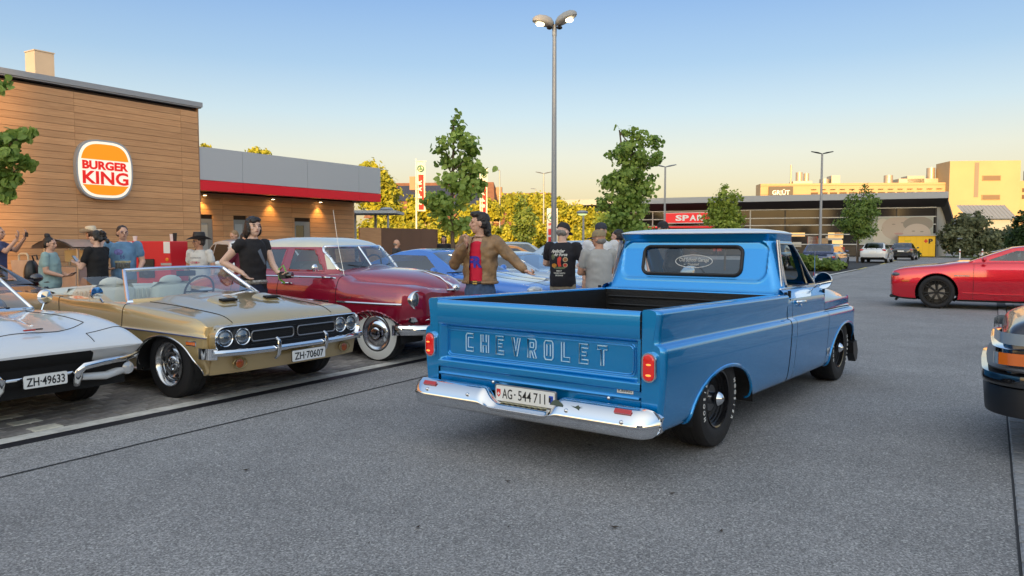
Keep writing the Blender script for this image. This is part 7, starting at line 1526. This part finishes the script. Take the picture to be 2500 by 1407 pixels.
# ---- accessories
def cap(m, back=False, brimm=None):
    def f(P):
        sg = -1 if back else 1; k = M(); rings = []
        for z, r_ in ((.035, 1.0), (.07, .97), (.10, .85), (.125, .6), (.135, .25)): rings.append([P['hp'](.094*r_*math.cos(t), -.012+.110*r_*math.sin(t), z) for t in np.linspace(0, 6.283, 25)[:-1]])
        k.loft(rings); c = k.build('cap', m, P['T'], 50); k = M(); g = [[P['hp'](x*.085, sg*(.085+v*.085*(1-.35*x*x)), .038-.018*v-.02*x*x) for v in (0, .5, 1)] for x in np.linspace(-1, 1, 9)]; k.grid(g); k.grid([[Vector(q)+Vector((0, 0, .006)) for q in r_] for r_ in g]); k.build('brim', brimm or m, c, 50)
    return f
def hat(m, crown=.13, brim=.19, band=None):
    def f(P):
        k = M(); rings = []
        for z, r_ in ((.05, 1.0), (.09, 1.0), (.13, .97), (.05+crown, .86), (.055+crown, .7), (.035+crown, .35)): rings.append([P['hp'](.098*r_*math.cos(t), -.01+.115*r_*math.sin(t), z) for t in np.linspace(0, 6.283, 25)[:-1]])
        k.loft(rings); c = k.build('hat_crown', m, P['T'], 60); k = M(); g = [[P['hp']((.095+(brim-.095)*v)*math.cos(t), -.01+(.112+(brim-.095)*v)*math.sin(t), .052+.075*v*v*math.cos(t)**2-.01*v) for v in (0, .35, .7, 1)] for t in np.linspace(0, 6.283, 41)]; k.grid(g); k.build('hat_brim', m, c, 60)
    return f
def glasses(m, dark=False):
    def f(P):
        k = M(); hp = P['hp']
        for q in (-1, 1): k.tube([hp(q*.034+.025*math.cos(t), .096, .006+.018*math.sin(t)) for t in np.linspace(0, 6.283, 17)[:-1]], .0035, 5, closed=True); k.tube([hp(q*.06, .094, .012), hp(q*.082, -.01, .012)], .003, 5)
        k.tube([hp(-.01, .098, .01), hp(.01, .098, .01)], .003, 5); o = k.build('glasses', m, P['T'])
        if dark:
            for q in (-1, 1): k = M(); k.sph(hp(q*.034, .093, .005), (.024, .005, .017), 10, 6, rot=P['rot']); k.build('lens', mat('lens_brown', (.06, .03, .02), .1, 0, 1), o)
    return f
def phone(sd_, m=BLACK, tilt=0, size=(.075, .008, .15), up=(0, 0, 1), off=(0, .05, .02)):
    def f(P):
        pc, hd, side, nrm = P['hands'][sd_]; k = M(); k.bbox((0, 0, 0), size, .004); k.xf(Matrix.Translation(pc+Vector(off)) @ Matrix.Rotation(R(tilt), 4, 'X')); s_ = P['s']
        T = empty('phone', tuple(P['T'].matrix_basis @ Vector((0, 0, 0))), 0); bpy.data.objects.remove(T)
        o = k.build('phone', m, None, 30); o.matrix_basis = P['T'].matrix_basis.copy() if False else Matrix.LocRotScale(P['T'].location, P['T'].rotation_euler, P['T'].scale); P['phone'] = o
    return f
def decal_text(P, txt, size, z, m, front=True, width=None, x=0, shear=0, bold=.001, name='print', dz=0):
    me = P['shirt'].data; bv = BVHTree.FromPolygons([v.co.copy() for v in me.vertices], [tuple(p.vertices) for p in me.polygons]); t = text_m(txt, size, .0, width=width, shear=shear, bold=bold); sg = 1 if front else -1; k = M(); vs = []
    for (a, b_, c) in t.v:
        xx = (-a if front else a)+x; h = bv.ray_cast(Vector((xx, sg*2, c+z)), Vector((0, -sg, 0))); vs.append((xx, (h[0].y if h[0] else 0)+sg*.006, c+z))
    k.add(vs, t.f); k.build(name, m, P['T'], 0)
def decal_shape(P, pts, m, front=True, name='print', n=6, off=.005):
    """polygon patch laid on the shirt; subdivided fan so that it follows the cloth"""
    me = P['shirt'].data; bv = BVHTree.FromPolygons([v.co.copy() for v in me.vertices], [tuple(p.vertices) for p in me.polygons]); sg = 1 if front else -1
    cx = sum(p[0] for p in pts)/len(pts); cz = sum(p[1] for p in pts)/len(pts); g = []
    for (x, z) in list(pts)+[pts[0]]:
        row = []
        for i in range(n+1):
            t = i/n; xx, zz = cx+(x-cx)*max(t, .01), cz+(z-cz)*max(t, .01); h = bv.ray_cast(Vector((xx, sg*2, zz)), Vector((0, -sg, 0))); row.append((xx, (h[0].y if h[0] else 0)+sg*off, zz))
        g.append(row)
    k = M(); k.grid(g); k.build(name, m, P['T'], 60)
def ell(cx, cz, rx, rz, n=16): return [(cx+rx*math.cos(t), cz+rz*math.sin(t)) for t in np.linspace(0, 6.283, n+1)[:-1]]
def bbox2(x0, x1, z0, z1): return [(x0, z0), ((x0+x1)/2, z0), (x1, z0), (x1, (z0+z1)/2), (x1, z1), ((x0+x1)/2, z1), (x0, z1), (x0, (z0+z1)/2)]
WHITE2 = mat('print_white', (.62, .62, .58), .7)
# ---- left group
P = person('man in blue shirt and black trousers raising a phone at the left edge', -4, 13.8, 75, 1.77, 5, 0, SKIN, cloth('navyblue', (.06, .075, .17)), BLKC, arms={'r': ((.22, .20, 1.30), (.16, .36, 1.52), (0, .3, 1)), 'l': ((-.20, .22, 1.32), (-.10, .40, 1.54), (0, .3, 1))}, hair=('short', HAIRG))
phones = []
def hold(P, label, c, d, rotx=0, rotz=0, m=BLACK, screen=None, name='phone', cat='phone'):
    """a separate thing held in the hand, placed in the person's frame"""
    mt = Matrix.LocRotScale(P['T'].location, P['T'].rotation_euler, P['T'].scale) @ Matrix.Translation(c) @ Matrix.Rotation(R(rotz), 4, 'Z') @ Matrix.Rotation(R(rotx), 4, 'X'); E = bpy.data.objects.new(name, None); COL.objects.link(E); E.matrix_basis = mt; setp(E, label, cat)
    k = M(); k.bbox((0, 0, 0), d, .004); k.build('case', m, E, 30); k = M(); k.box((0, -d[1]/2-.001, 0), (d[0]*.88, .002, d[2]*.9)); k.build('screen', screen or mat('screen_pale', (.35, .42, .52), .15, 0, 1), E, 0); return E
hold(P, 'dark phone held up by the man at the left edge', (.02, .47, 1.60), (.155, .010, .08))
P = person('woman in pale teal shirt with hair bun and backpack', 122, 12.2, 80, 1.56, 8, 4, SKIN, cloth('teal', (.28, .42, .43)), DENIMD, arms={'r': ((.23, .02, 1.14), (.16, .26, 1.06), (-.1, 1, .15)), 'l': ((-.2, .0, 1.15), (-.1, .24, 1.06), (.2, 1, .1))}, hair=('bun', HAIRB), fat=1.28, female=True, extras=())
hold(P, 'pale phone held flat by the woman in teal', (.12, .40, 1.10), (.075, .010, .15), -70)
Bp = bpy.data.objects.new('backpack', None); COL.objects.link(Bp); Bp.matrix_basis = Matrix.LocRotScale(P['T'].location, P['T'].rotation_euler, P['T'].scale); setp(Bp, 'black leather backpack on the back of the woman in teal', 'backpack')
k = M(); k.loft([[(w_*math.copysign(abs(math.cos(t))**.6, math.cos(t)), -.30+dd*math.copysign(abs(math.sin(t))**.6, math.sin(t)), z) for t in np.linspace(0, 6.283, 25)[:-1]] for z, w_, dd in ((.86, .10, .06), (.90, .14, .09), (1.10, .15, .10), (1.24, .13, .085), (1.32, .09, .05), (1.34, .03, .02))]); k.build('bag', mat('leather_black', (.012, .012, .015), .35, bump=.3, bscale=40), Bp, 60); k = M(); k.tube([(0, -.26, 1.33), (.02, -.28, 1.42), (-.01, -.22, 1.43), (0, -.2, 1.35)], .015, 6); k.build('top_handle', BLACK, Bp); k = M(); k.tube([(.12, -.37, 1.22), (.10, -.40, 1.1), (.06, -.40, .98)], .004, 5); k.build('zip', mat('zip_gold', (.5, .4, .1), .3, .8), Bp)
P = person('woman in black tee with curly ponytail looking at her phone', 238, 12.4, -75, 1.66, -8, 22, SKINP, cloth('black_tee', (.010, .010, .012), .05), mat('skirt_dark', (.02, .03, .03), .8), arms={'r': ((.22, .12, 1.14), (.08, .36, 1.22), (-.2, 1, .2)), 'l': ((-.22, .12, 1.13), (-.06, .36, 1.20), (.2, 1, .2))}, hair=('curly', HAIRB), female=True, fat=1.12)
hold(P, 'dark phone held by the woman in the black tee', (.02, .47, 1.27), (.075, .010, .15), -40)
person('person under a cream cowboy hat behind the two women', 226, 15.6, -70, 1.76, 0, 5, SKINT, cloth('pale_blue', (.33, .40, .48)), DENIM, hair=('short', HAIRD), extras=(hat(mat('hat_cream', (.62, .55, .42), .8), .12, .20),), vox=.013)
P = person('man in blue printed tee and glasses standing behind the convertible', 302, 12.9, 158, 1.76, -20, 0, SKIN, cloth('sky_blue', (.12, .25, .42), .25), mat('shorts_khaki', (.2, .18, .12), .8), arms={'r': ((.28, .04, 1.16), (.22, .26, 1.05), (-.7, .7, -.2)), 'l': ((-.29, .02, 1.15), (-.25, .20, 1.02), (.5, .8, -.2))}, hair=('short', HAIRD), fat=1.32, extras=(glasses(BRIGHT),))
decal_shape(P, bbox2(-.11, .11, 1.03, 1.13), mat('print_dark', (.10, .10, .09), .7, noise=.7, nscale=40)); decal_shape(P, bbox2(-.12, .12, 1.13, 1.165), mat('print_sand', (.40, .36, .22), .7, noise=.3, nscale=40)); decal_text(P, '66', .10, 1.20, mat('print_navy', (.06, .10, .26), .7), width=.075); decal_shape(P, ell(.06, 1.31, .07, .05), mat('print_violet', (.14, .14, .36), .7, noise=.4, nscale=30), off=.003)
P = person('man in black cowboy hat and white printed tee', 488, 13.2, 195, 1.60, 48, 0, SKINT, cloth('white_tee', (.60, .60, .58), .05), DENIM, arms={'r': ((.27, -.02, 1.17), (.16, .22, 1.06), (-.8, .6, .0)), 'l': ((-.30, .0, 1.16), (-.34, .10, .95), (.1, .4, -.9))}, hair=('short', HAIRD), fat=1.15, extras=(hat(mat('hat_black', (.012, .012, .016), .5), .135, .21), glasses(BRIGHT, True)))
decal_text(P, 'THE UNITED STATES', .034, 1.315, mat('print_grey', (.22, .22, .23), .7), width=.24); decal_shape(P, ell(0, 1.24, .11, .026), mat('print_rose', (.50, .30, .30), .7, noise=.4, nscale=60)); decal_shape(P, ell(-.04, 1.24, .014, .014), mat('print_pink', (.60, .03, .12), .7), off=.008); decal_text(P, 'AMERICA', .05, 1.14, mat('print_ink', (.10, .11, .14), .7), width=.19)
k = M(); k.tube([tuple(P['hp'](.05, .05, -.13)), tuple(P['hp'](.0, .10, -.20)), tuple(P['hp'](-.05, .05, -.13))], .004, 5); k.build('necklace', BLACK, P['T'])
# ---- between the convertible and the sedan
P = person('young man in black tee with long dark hair and hand on hip', 618, 9.65, 122, 1.80, 12, 0, SKINP, cloth('black_fit', (.012, .011, .014), .05), DENIMD, arms={'r': ((.30, -.18, 1.20), (.185, .03, 1.07), (-.35, .65, -.65)), 'l': ((-.22, .10, 1.15), (-.12, .32, 1.06), (0, 1, -.1))}, hair=('shag', HAIRB), fat=.92, vox=.010, slv=.25)
decal_shape(P, [(-.02, 1.36), (.03, 1.33), (-.02, 1.24), (-.09, 1.16), (-.11, 1.18), (-.05, 1.27)], mat('print_slate', (.12, .15, .20), .7))
k = M(); k.tube([(.158*math.cos(t), .118*math.sin(t), .955) for t in np.linspace(0, 6.283, 29)[:-1]], .028, 6, closed=True, flat=1); k.build('studded_belt', mat('belt_studs', (.35, .33, .30), .4, .3, noise=.6, nscale=50), P['T'])
E = hold(P, 'black camera with neon strap in the young man hand', (-.13, .40, 1.04), (.10, .09, .085), 0, 20, name='camera', cat='camera'); k = M(); k.cyl((0, .04, 0), (0, .11, 0), .038, n=16); k.build('lens', GLOSSBLK, E); k = M(); k.tube([(-.05, 0, .04), (-.07, -.05, .12), (-.04, -.10, .06), (-.03, -.08, -.05), (-.05, -.02, -.1)], .012, 6, flat=.3); k.build('strap', mat('strap_neon', (.15, .40, .06), .5), E)
person('person in maroon shirt half hidden behind the young man', 602, 11.2, 130, 1.63, 10, 0, SKIN, cloth('maroon', (.14, .02, .05)), DENIM, arms={'r': ((.34, -.14, 1.12), (.26, .05, .95), (-.6, .5, -.3)), 'l': None}, hair=('short', HAIRD), vox=.013)
person('fair haired man in slate tee looking down by the delivery car', 574, 18.5, 190, 1.76, 20, 25, SKIN, cloth('slate', (.16, .22, .30)), DENIM, arms={'r': ((.2, .08, 1.16), (.06, .26, 1.16), (-.4, 1, .1)), 'l': ((-.2, .08, 1.16), (-.05, .26, 1.18), (.4, 1, .1))}, hair=('short', HAIRF), vox=.014)
# ---- behind the blue coupe
person('grey haired man in charcoal tee with camera behind the blue coupe', 968, 22, 60, 1.56, 15, 5, SKIN, cloth('charcoal', (.05, .055, .065)), BLKC, arms={'r': ((.2, .12, 1.18), (.10, .34, 1.2), (0, 1, 0)), 'l': ((-.2, .12, 1.18), (-.06, .34, 1.2), (0, 1, 0))}, hair=('bald', HAIRG), vox=.014)
person('long haired woman in black hoodie standing before the containers', 1084, 26, 185, 1.70, 5, 0, SKIN, cloth('hoodie', (.012, .012, .016)), BLKC, sleeve='long', hair=('long', HAIRD), female=True, vox=.015)
# ---- man in brown jacket
RT = cloth('red_tee', (.62, .012, .045), .05)
P = person('man in brown leather jacket and jeans scratching his chin', 1172, 9.2, 205, 1.835, 62, 0, SKIN, mat('leather_brown', (.25, .15, .072), .5, noise=.35, nscale=9, bump=.35, bscale=25), DENIM, sleeve='long', sh_loose=1.16, arms={'r': ((.30, .06, 1.16), (.07, .22, 1.38), (-.3, -.1, 1), 'fist'), 'l': ((-.36, -.02, 1.26), (-.60, .08, 1.10), (-.8, .1, -.35), 'point')}, hair=('mullet', HAIRB), vox=.010)
bm = bmesh.new(); bm.from_mesh(P['shirt'].data)     # open jacket front
fs = [f for f in bm.faces if f.calc_center_median().y > .03 and .80 < f.calc_center_median().z < 1.47 and -.075-.05*(1.45-f.calc_center_median().z) < f.calc_center_median().x < .055+.02*(1.45-f.calc_center_median().z)]
bmesh.ops.delete(bm, geom=fs, context='FACES'); fs = [f for f in bm.faces if f.calc_center_median().z < .945]; bmesh.ops.delete(bm, geom=fs, context='FACES'); bm.to_mesh(P['shirt'].data); bm.free()
k = M(); k.loft([[(w_*math.cos(t), dd*math.sin(t), z) for t in np.linspace(0, 6.283, 25)[:-1]] for z, w_, dd in ((.93, .160, .122), (1.05, .160, .126), (1.20, .168, .132), (1.32, .170, .132), (1.40, .14, .105), (1.44, .09, .07))]); tee = link(remesh(k, .012, 3, .004, 8, 2), 'tee_shirt', RT, P['T'])
sv = P['shirt']; P['shirt'] = tee; decal_text(P, 'FR', .17, 1.13, mat('print_royal', (.04, .03, .36), .7), width=.18, bold=.008); P['shirt'] = sv
k = M(); k.tube([(.20*math.copysign(abs(math.cos(t))**.85, math.cos(t)),   .145*math.sin(t), .955) for t in np.linspace(1.95, 2*math.pi+1.2, 26)], .024, 8, flat=.8); k.build('jacket_hem', MATS['leather_brown'], P['T'])
k = M(); k.bbox((0, .128, .955), (.06, .012, .045), .006); k.build('buckle', mat('brass', (.5, .38, .12), .3, .9), P['T'])
# ---- group left of the cab
CAMO = mat('camo_sand', (.36, .32, .24), .9, nscale=9, col2=(.20, .15, .10))
P = person('man in black tee with colourful back print and camouflage trousers', 1374, 11.0, 22, 1.75, 20, 22, SKINP, cloth('black_print_tee', (.011, .011, .017), .05), CAMO, arms={'r': ((.29, .02, 1.16), (.20, .24, 1.12), (-.5, .8, .1)), 'l': ((-.28, .06, 1.17), (-.16, .28, 1.14), (.5, .8, .1))}, hair=('bald', HAIRG), fat=1.18, extras=(cap(mat('cap_black', (.012, .012, .016), .7)),))
decal_text(P, 'Apulischer', .062, 1.335, WHITE2, False, .21, -.03, .35, .002); decal_text(P, 'Air Force', .062, 1.285, WHITE2, False, .20, .01, .35, .002)
decal_shape(P, ell(-.10, 1.27, .032, .04), mat('print_olive', (.10, .12, .06), .7, noise=.5, nscale=40), False); decal_shape(P, [(-.03, 1.25), (.0, 1.28), (.03, 1.26), (.02, 1.20), (.03, 1.14), (-.01, 1.13), (-.03, 1.18)], mat('print_red', (.62, .05, .03), .7), False)
decal_shape(P, ell(.085, 1.235, .034, .034), mat('print_cream', (.52, .42, .25), .7), False); decal_shape(P, ell(.085, 1.235, .024, .024), mat('print_rust', (.36, .12, .04), .7, noise=.5, nscale=50), False, off=.008); decal_shape(P, ell(.085, 1.155, .032, .032), MATS['print_cream'], False); decal_shape(P, ell(.085, 1.155, .023, .023), MATS['print_red'], False, off=.008); decal_shape(P, ell(-.08, 1.15, .04, .03), mat('print_orange', (.60, .25, .03), .7, noise=.4, nscale=40), False); decal_shape(P, ell(0, 1.115, .09, .018), MATS['print_olive'], False)
for i, tx in enumerate(('MEAT', 'THE HEAVY MONTH', 'DIE SONNE')): decal_text(P, tx, .026, 1.065-.032*i, WHITE2, False, (.08, .17, .11)[i], .0, 0, .001)
P = person('man in khaki cap and grey tee with folded arms beside the cab', 1462, 10.4, -20, 1.64, -35, 5, SKINT, cloth('ash', (.36, .36, .35), .05), mat('shorts_green', (.06, .09, .04), .8), arms={'r': ((.25, .06, 1.16), (-.06, .22, 1.16), (-1, .2, 0)), 'l': ((-.26, .08, 1.14), (.02, .25, 1.12), (1, .1, .1))}, hair=('bald', HAIRG), fat=1.25, extras=(cap(mat('cap_khaki', (.25, .20, .12), .8), brimm=mat('cap_navy', (.02, .025, .05), .8)), glasses(BRIGHT)))
P = person('man in dark cap and white tee facing the khaki cap man', 1466, 12.0, 175, 1.78, 5, 0, SKIN, cloth('white_loose', (.58, .60, .63), .05), DENIM, hair=('short', HAIRD), fat=1.2, extras=(cap(mat('cap_slate', (.03, .035, .05), .8), back=True),))
person('dark haired person in white tee half hidden by the cab', 1508, 13.4, -60, 1.70, 0, 0, SKIN, cloth('white_b', (.58, .58, .57), .05), DENIM, hair=('short', HAIRB), vox=.013)
person('person whose dark cap shows above the pickup roof', 1617, 13.5, 170, 1.84, 0, 0, SKIN, cloth('dim_b', (.06, .06, .07)), DENIM, hair=('short', HAIRB), extras=(cap(mat('cap_dim', (.015, .015, .02), .8)),), vox=.014)
# driver, seated in the pickup
tw = Matrix.Translation((.124, 5.18, 0)) @ Matrix.Rotation(-R(36.9), 4, 'Z') @ Vector((-.36, 3.02, -.32))
person('dark haired driver seen through the pickup rear window', 0, 0, 36.9, 1.75, -5, 0, SKIN, cloth('driver', (.05, .05, .06)), BLKC, arms={'r': ((.24, .12, 1.20), (.12, .36, 1.32), (0, 1, 0)), 'l': ((-.24, .12, 1.2), (-.12, .36, 1.32), (0, 1, 0))}, hair=('shag', HAIRB), legs=False, parent_pos=tuple(tw), vox=.013)
# ================================================================ props by the restaurant wall
STL = mat('stainless', (.48, .42, .38), .45, .4, noise=.1, nscale=5)
def vz(v, d): return at_px(1250, v, d).z
# waste station with curved roof
W_ = empty('waste_station', ((180-1250)/FPX*15.3, 15.3, 0), 32+90-90, 'stainless tray and waste station with curved roof by the wood wall', 'waste station')
k = M(); k.bbox((0, 0, .50), (1.05, .5, 1.0), .01); k.build('cabinet', STL, W_)
for sx in (-1, 1):
    for sy in (-1, 1): k = M(); k.cyl((sx*.60, sy*.24, 0), (sx*.60, sy*.24, 1.36), .024, n=10); k.build('post', mat('post_steel', (.55, .5, .42), .3, .8), W_)
k = M(); k.loft([[(x, y, 1.36+.15*(1-(x/.78)**2)+dz) for x in np.linspace(-.78, .78, 17)] for y, dz in ((-.42, 0), (.42, 0), (.42, .03), (-.42, .03))], closed=False); k.build('roof', mat('station_roof', (.34, .30, .28), .4, .3), W_, 60)
k = M(); k.box((0, .1, 1.2), (1.0, .02, .24)); k.build('back_board', mat('station_cream', (.60, .48, .26), .6), W_, 0)
# bin with lifting handle
B_ = empty('steel_bin', ((88-1250)/FPX*15.4, 15.4, 0), 20, 'brushed steel bin with handle beside the waste station', 'bin')
k = M(); k.loft([[(sx*w_, sy*.22, z) for sx, sy in ((-1, -1), (1, -1), (1, 1), (-1, 1))] for w_, z in ((.24, 0), (.42, 1.12))]); k.build('bin_body', STL, B_, 0); k = M(); k.tube([(-.34, -.1, 1.12), (-.34, -.1, 1.22), (-.28, -.1, 1.25), (-.12, -.1, 1.25), (-.08, -.1, 1.2), (-.08, -.1, 1.12)], .02, 8); k.build('handle', mat('handle_cream', (.6, .52, .38), .4), B_)
# red speaker cart
d = 15.0; C = empty('red_speaker_cart', ((384-1250)/FPX*d, d, 0), 8, 'bright red box cart with black loudspeaker and white papers', 'cart'); RC = mat('cart_red', (.68, .008, .018), .45)
w_ = 118*d/FPX
k = M(); k.bbox((0, 0, .80), (w_, .6, 1.40), .01); k.build('box', RC, C)
k = M(); k.bbox((-.02, -.31, .98), (.32, .03, .36), .01); sp = k.build('loudspeaker', BLACK, C); k = M(); k.lathe([(.001, -.335), (.04, -.336), (.06, -.345), (.115, -.327), (.125, -.33), (.13, -.326)], 24, 'y', (-.02, 0, .92), closed_prof=True); k.build('cone', mat('cone_grey', (.04, .04, .042), .6), sp)
for x in (-.38, .40):
    k = M(); k.box((x, -.304, 1.38), (.13, .006, .22)); k.build('paper', WHITE, C, 0); k = M(); k.box((x-.02, -.304, 1.06), (.22, .006, .045)); k.build('label_strip', mat('strip_grey', (.4, .4, .4), .5), C, 0); k = M(); k.sph((x, -.304, 1.15), (.035, .006, .035), 10, 6); k.build('round_logo', mat('logo_or', (.75, .25, .02), .5), C)
for x in (-.3, .3):
    for y in (-.2, .2): k = M(); k.lathe([(.001, -.02), (.06, -.02), (.06, .02), (.001, .02)], 12, 'x', (x, y, .06), closed_prof=True); k.build('castor', BLACK, C)
for i, (x, hgt) in enumerate(((-.42, .09), (.30, .13), (.36, .15))):
    E = empty('cup', (C.location.x+x, d, 1.50), 0, ['white paper cup on the red cart near the glasses man', 'white paper cup on the red cart near the bicycle', 'dark bottle top on the red cart'][i], 'cup'); k = M(); k.lathe([(.001, 0), (.03, 0), (.04, hgt), (.001, hgt)], 14, 'z', closed_prof=True); k.build('cup_body', WHITE if i < 2 else BLACK, E); k = M(); k.lathe([(.001, hgt+.012), (.042, hgt+.01), (.042, hgt)], 14, 'z', closed_prof=True); k.build('lid', WHITE if i < 2 else BLACK, E)
# bicycle against the wall
d = 15.6; Bk = empty('bicycle', ((440-1250)/FPX*d, d, 0), 15, 'black bicycle leaning between red cart and cowboy hat man', 'bicycle')
for y in (-.52, .52):
    k = M(); k.tube([(0, y+.33*math.cos(t), .34+.33*math.sin(t)) for t in np.linspace(0, 6.283, 33)[:-1]], .018, 8, closed=True); wl_ = k.build('wheel', RUBBER, Bk); k = M()
    for i in range(12): t = i*math.pi/6; k.tube([(0, y, .34), (0, y+.32*math.cos(t), .34+.32*math.sin(t))], .0022, 4)
    k.build('spokes', BRIGHT, wl_)
k = M()
for a, b_ in (((0, -.52, .34), (0, -.15, .30)), ((0, -.15, .30), (0, -.28, .85)), ((0, -.52, .34), (0, -.25, .75)), ((0, -.15, .30), (0, .36, .80)), ((0, -.25, .78), (0, .34, .88)), ((0, .33, .95), (0, .52, .34))): k.tube([a, b_], .018, 8)
k.build('frame', BLACK, Bk); k = M(); k.tube([(-.30, .20, 1.10), (-.2, .30, 1.08), (0, .33, 1.02), (.2, .30, 1.08), (.30, .20, 1.10)], .014, 8); k.tube([(0, .33, .95), (0, .33, 1.02)], .015, 6); k.build('handlebar', BLACK, Bk); k = M(); k.sph((0, -.32, .93), (.07, .13, .035)); k.cyl((0, -.28, .8), (0, -.30, .92), .012, n=8); k.build('saddle', BLACK, Bk)
# ---------------------------------------------------------------- tidy up
bpy.data.scenes.remove(TMPS)
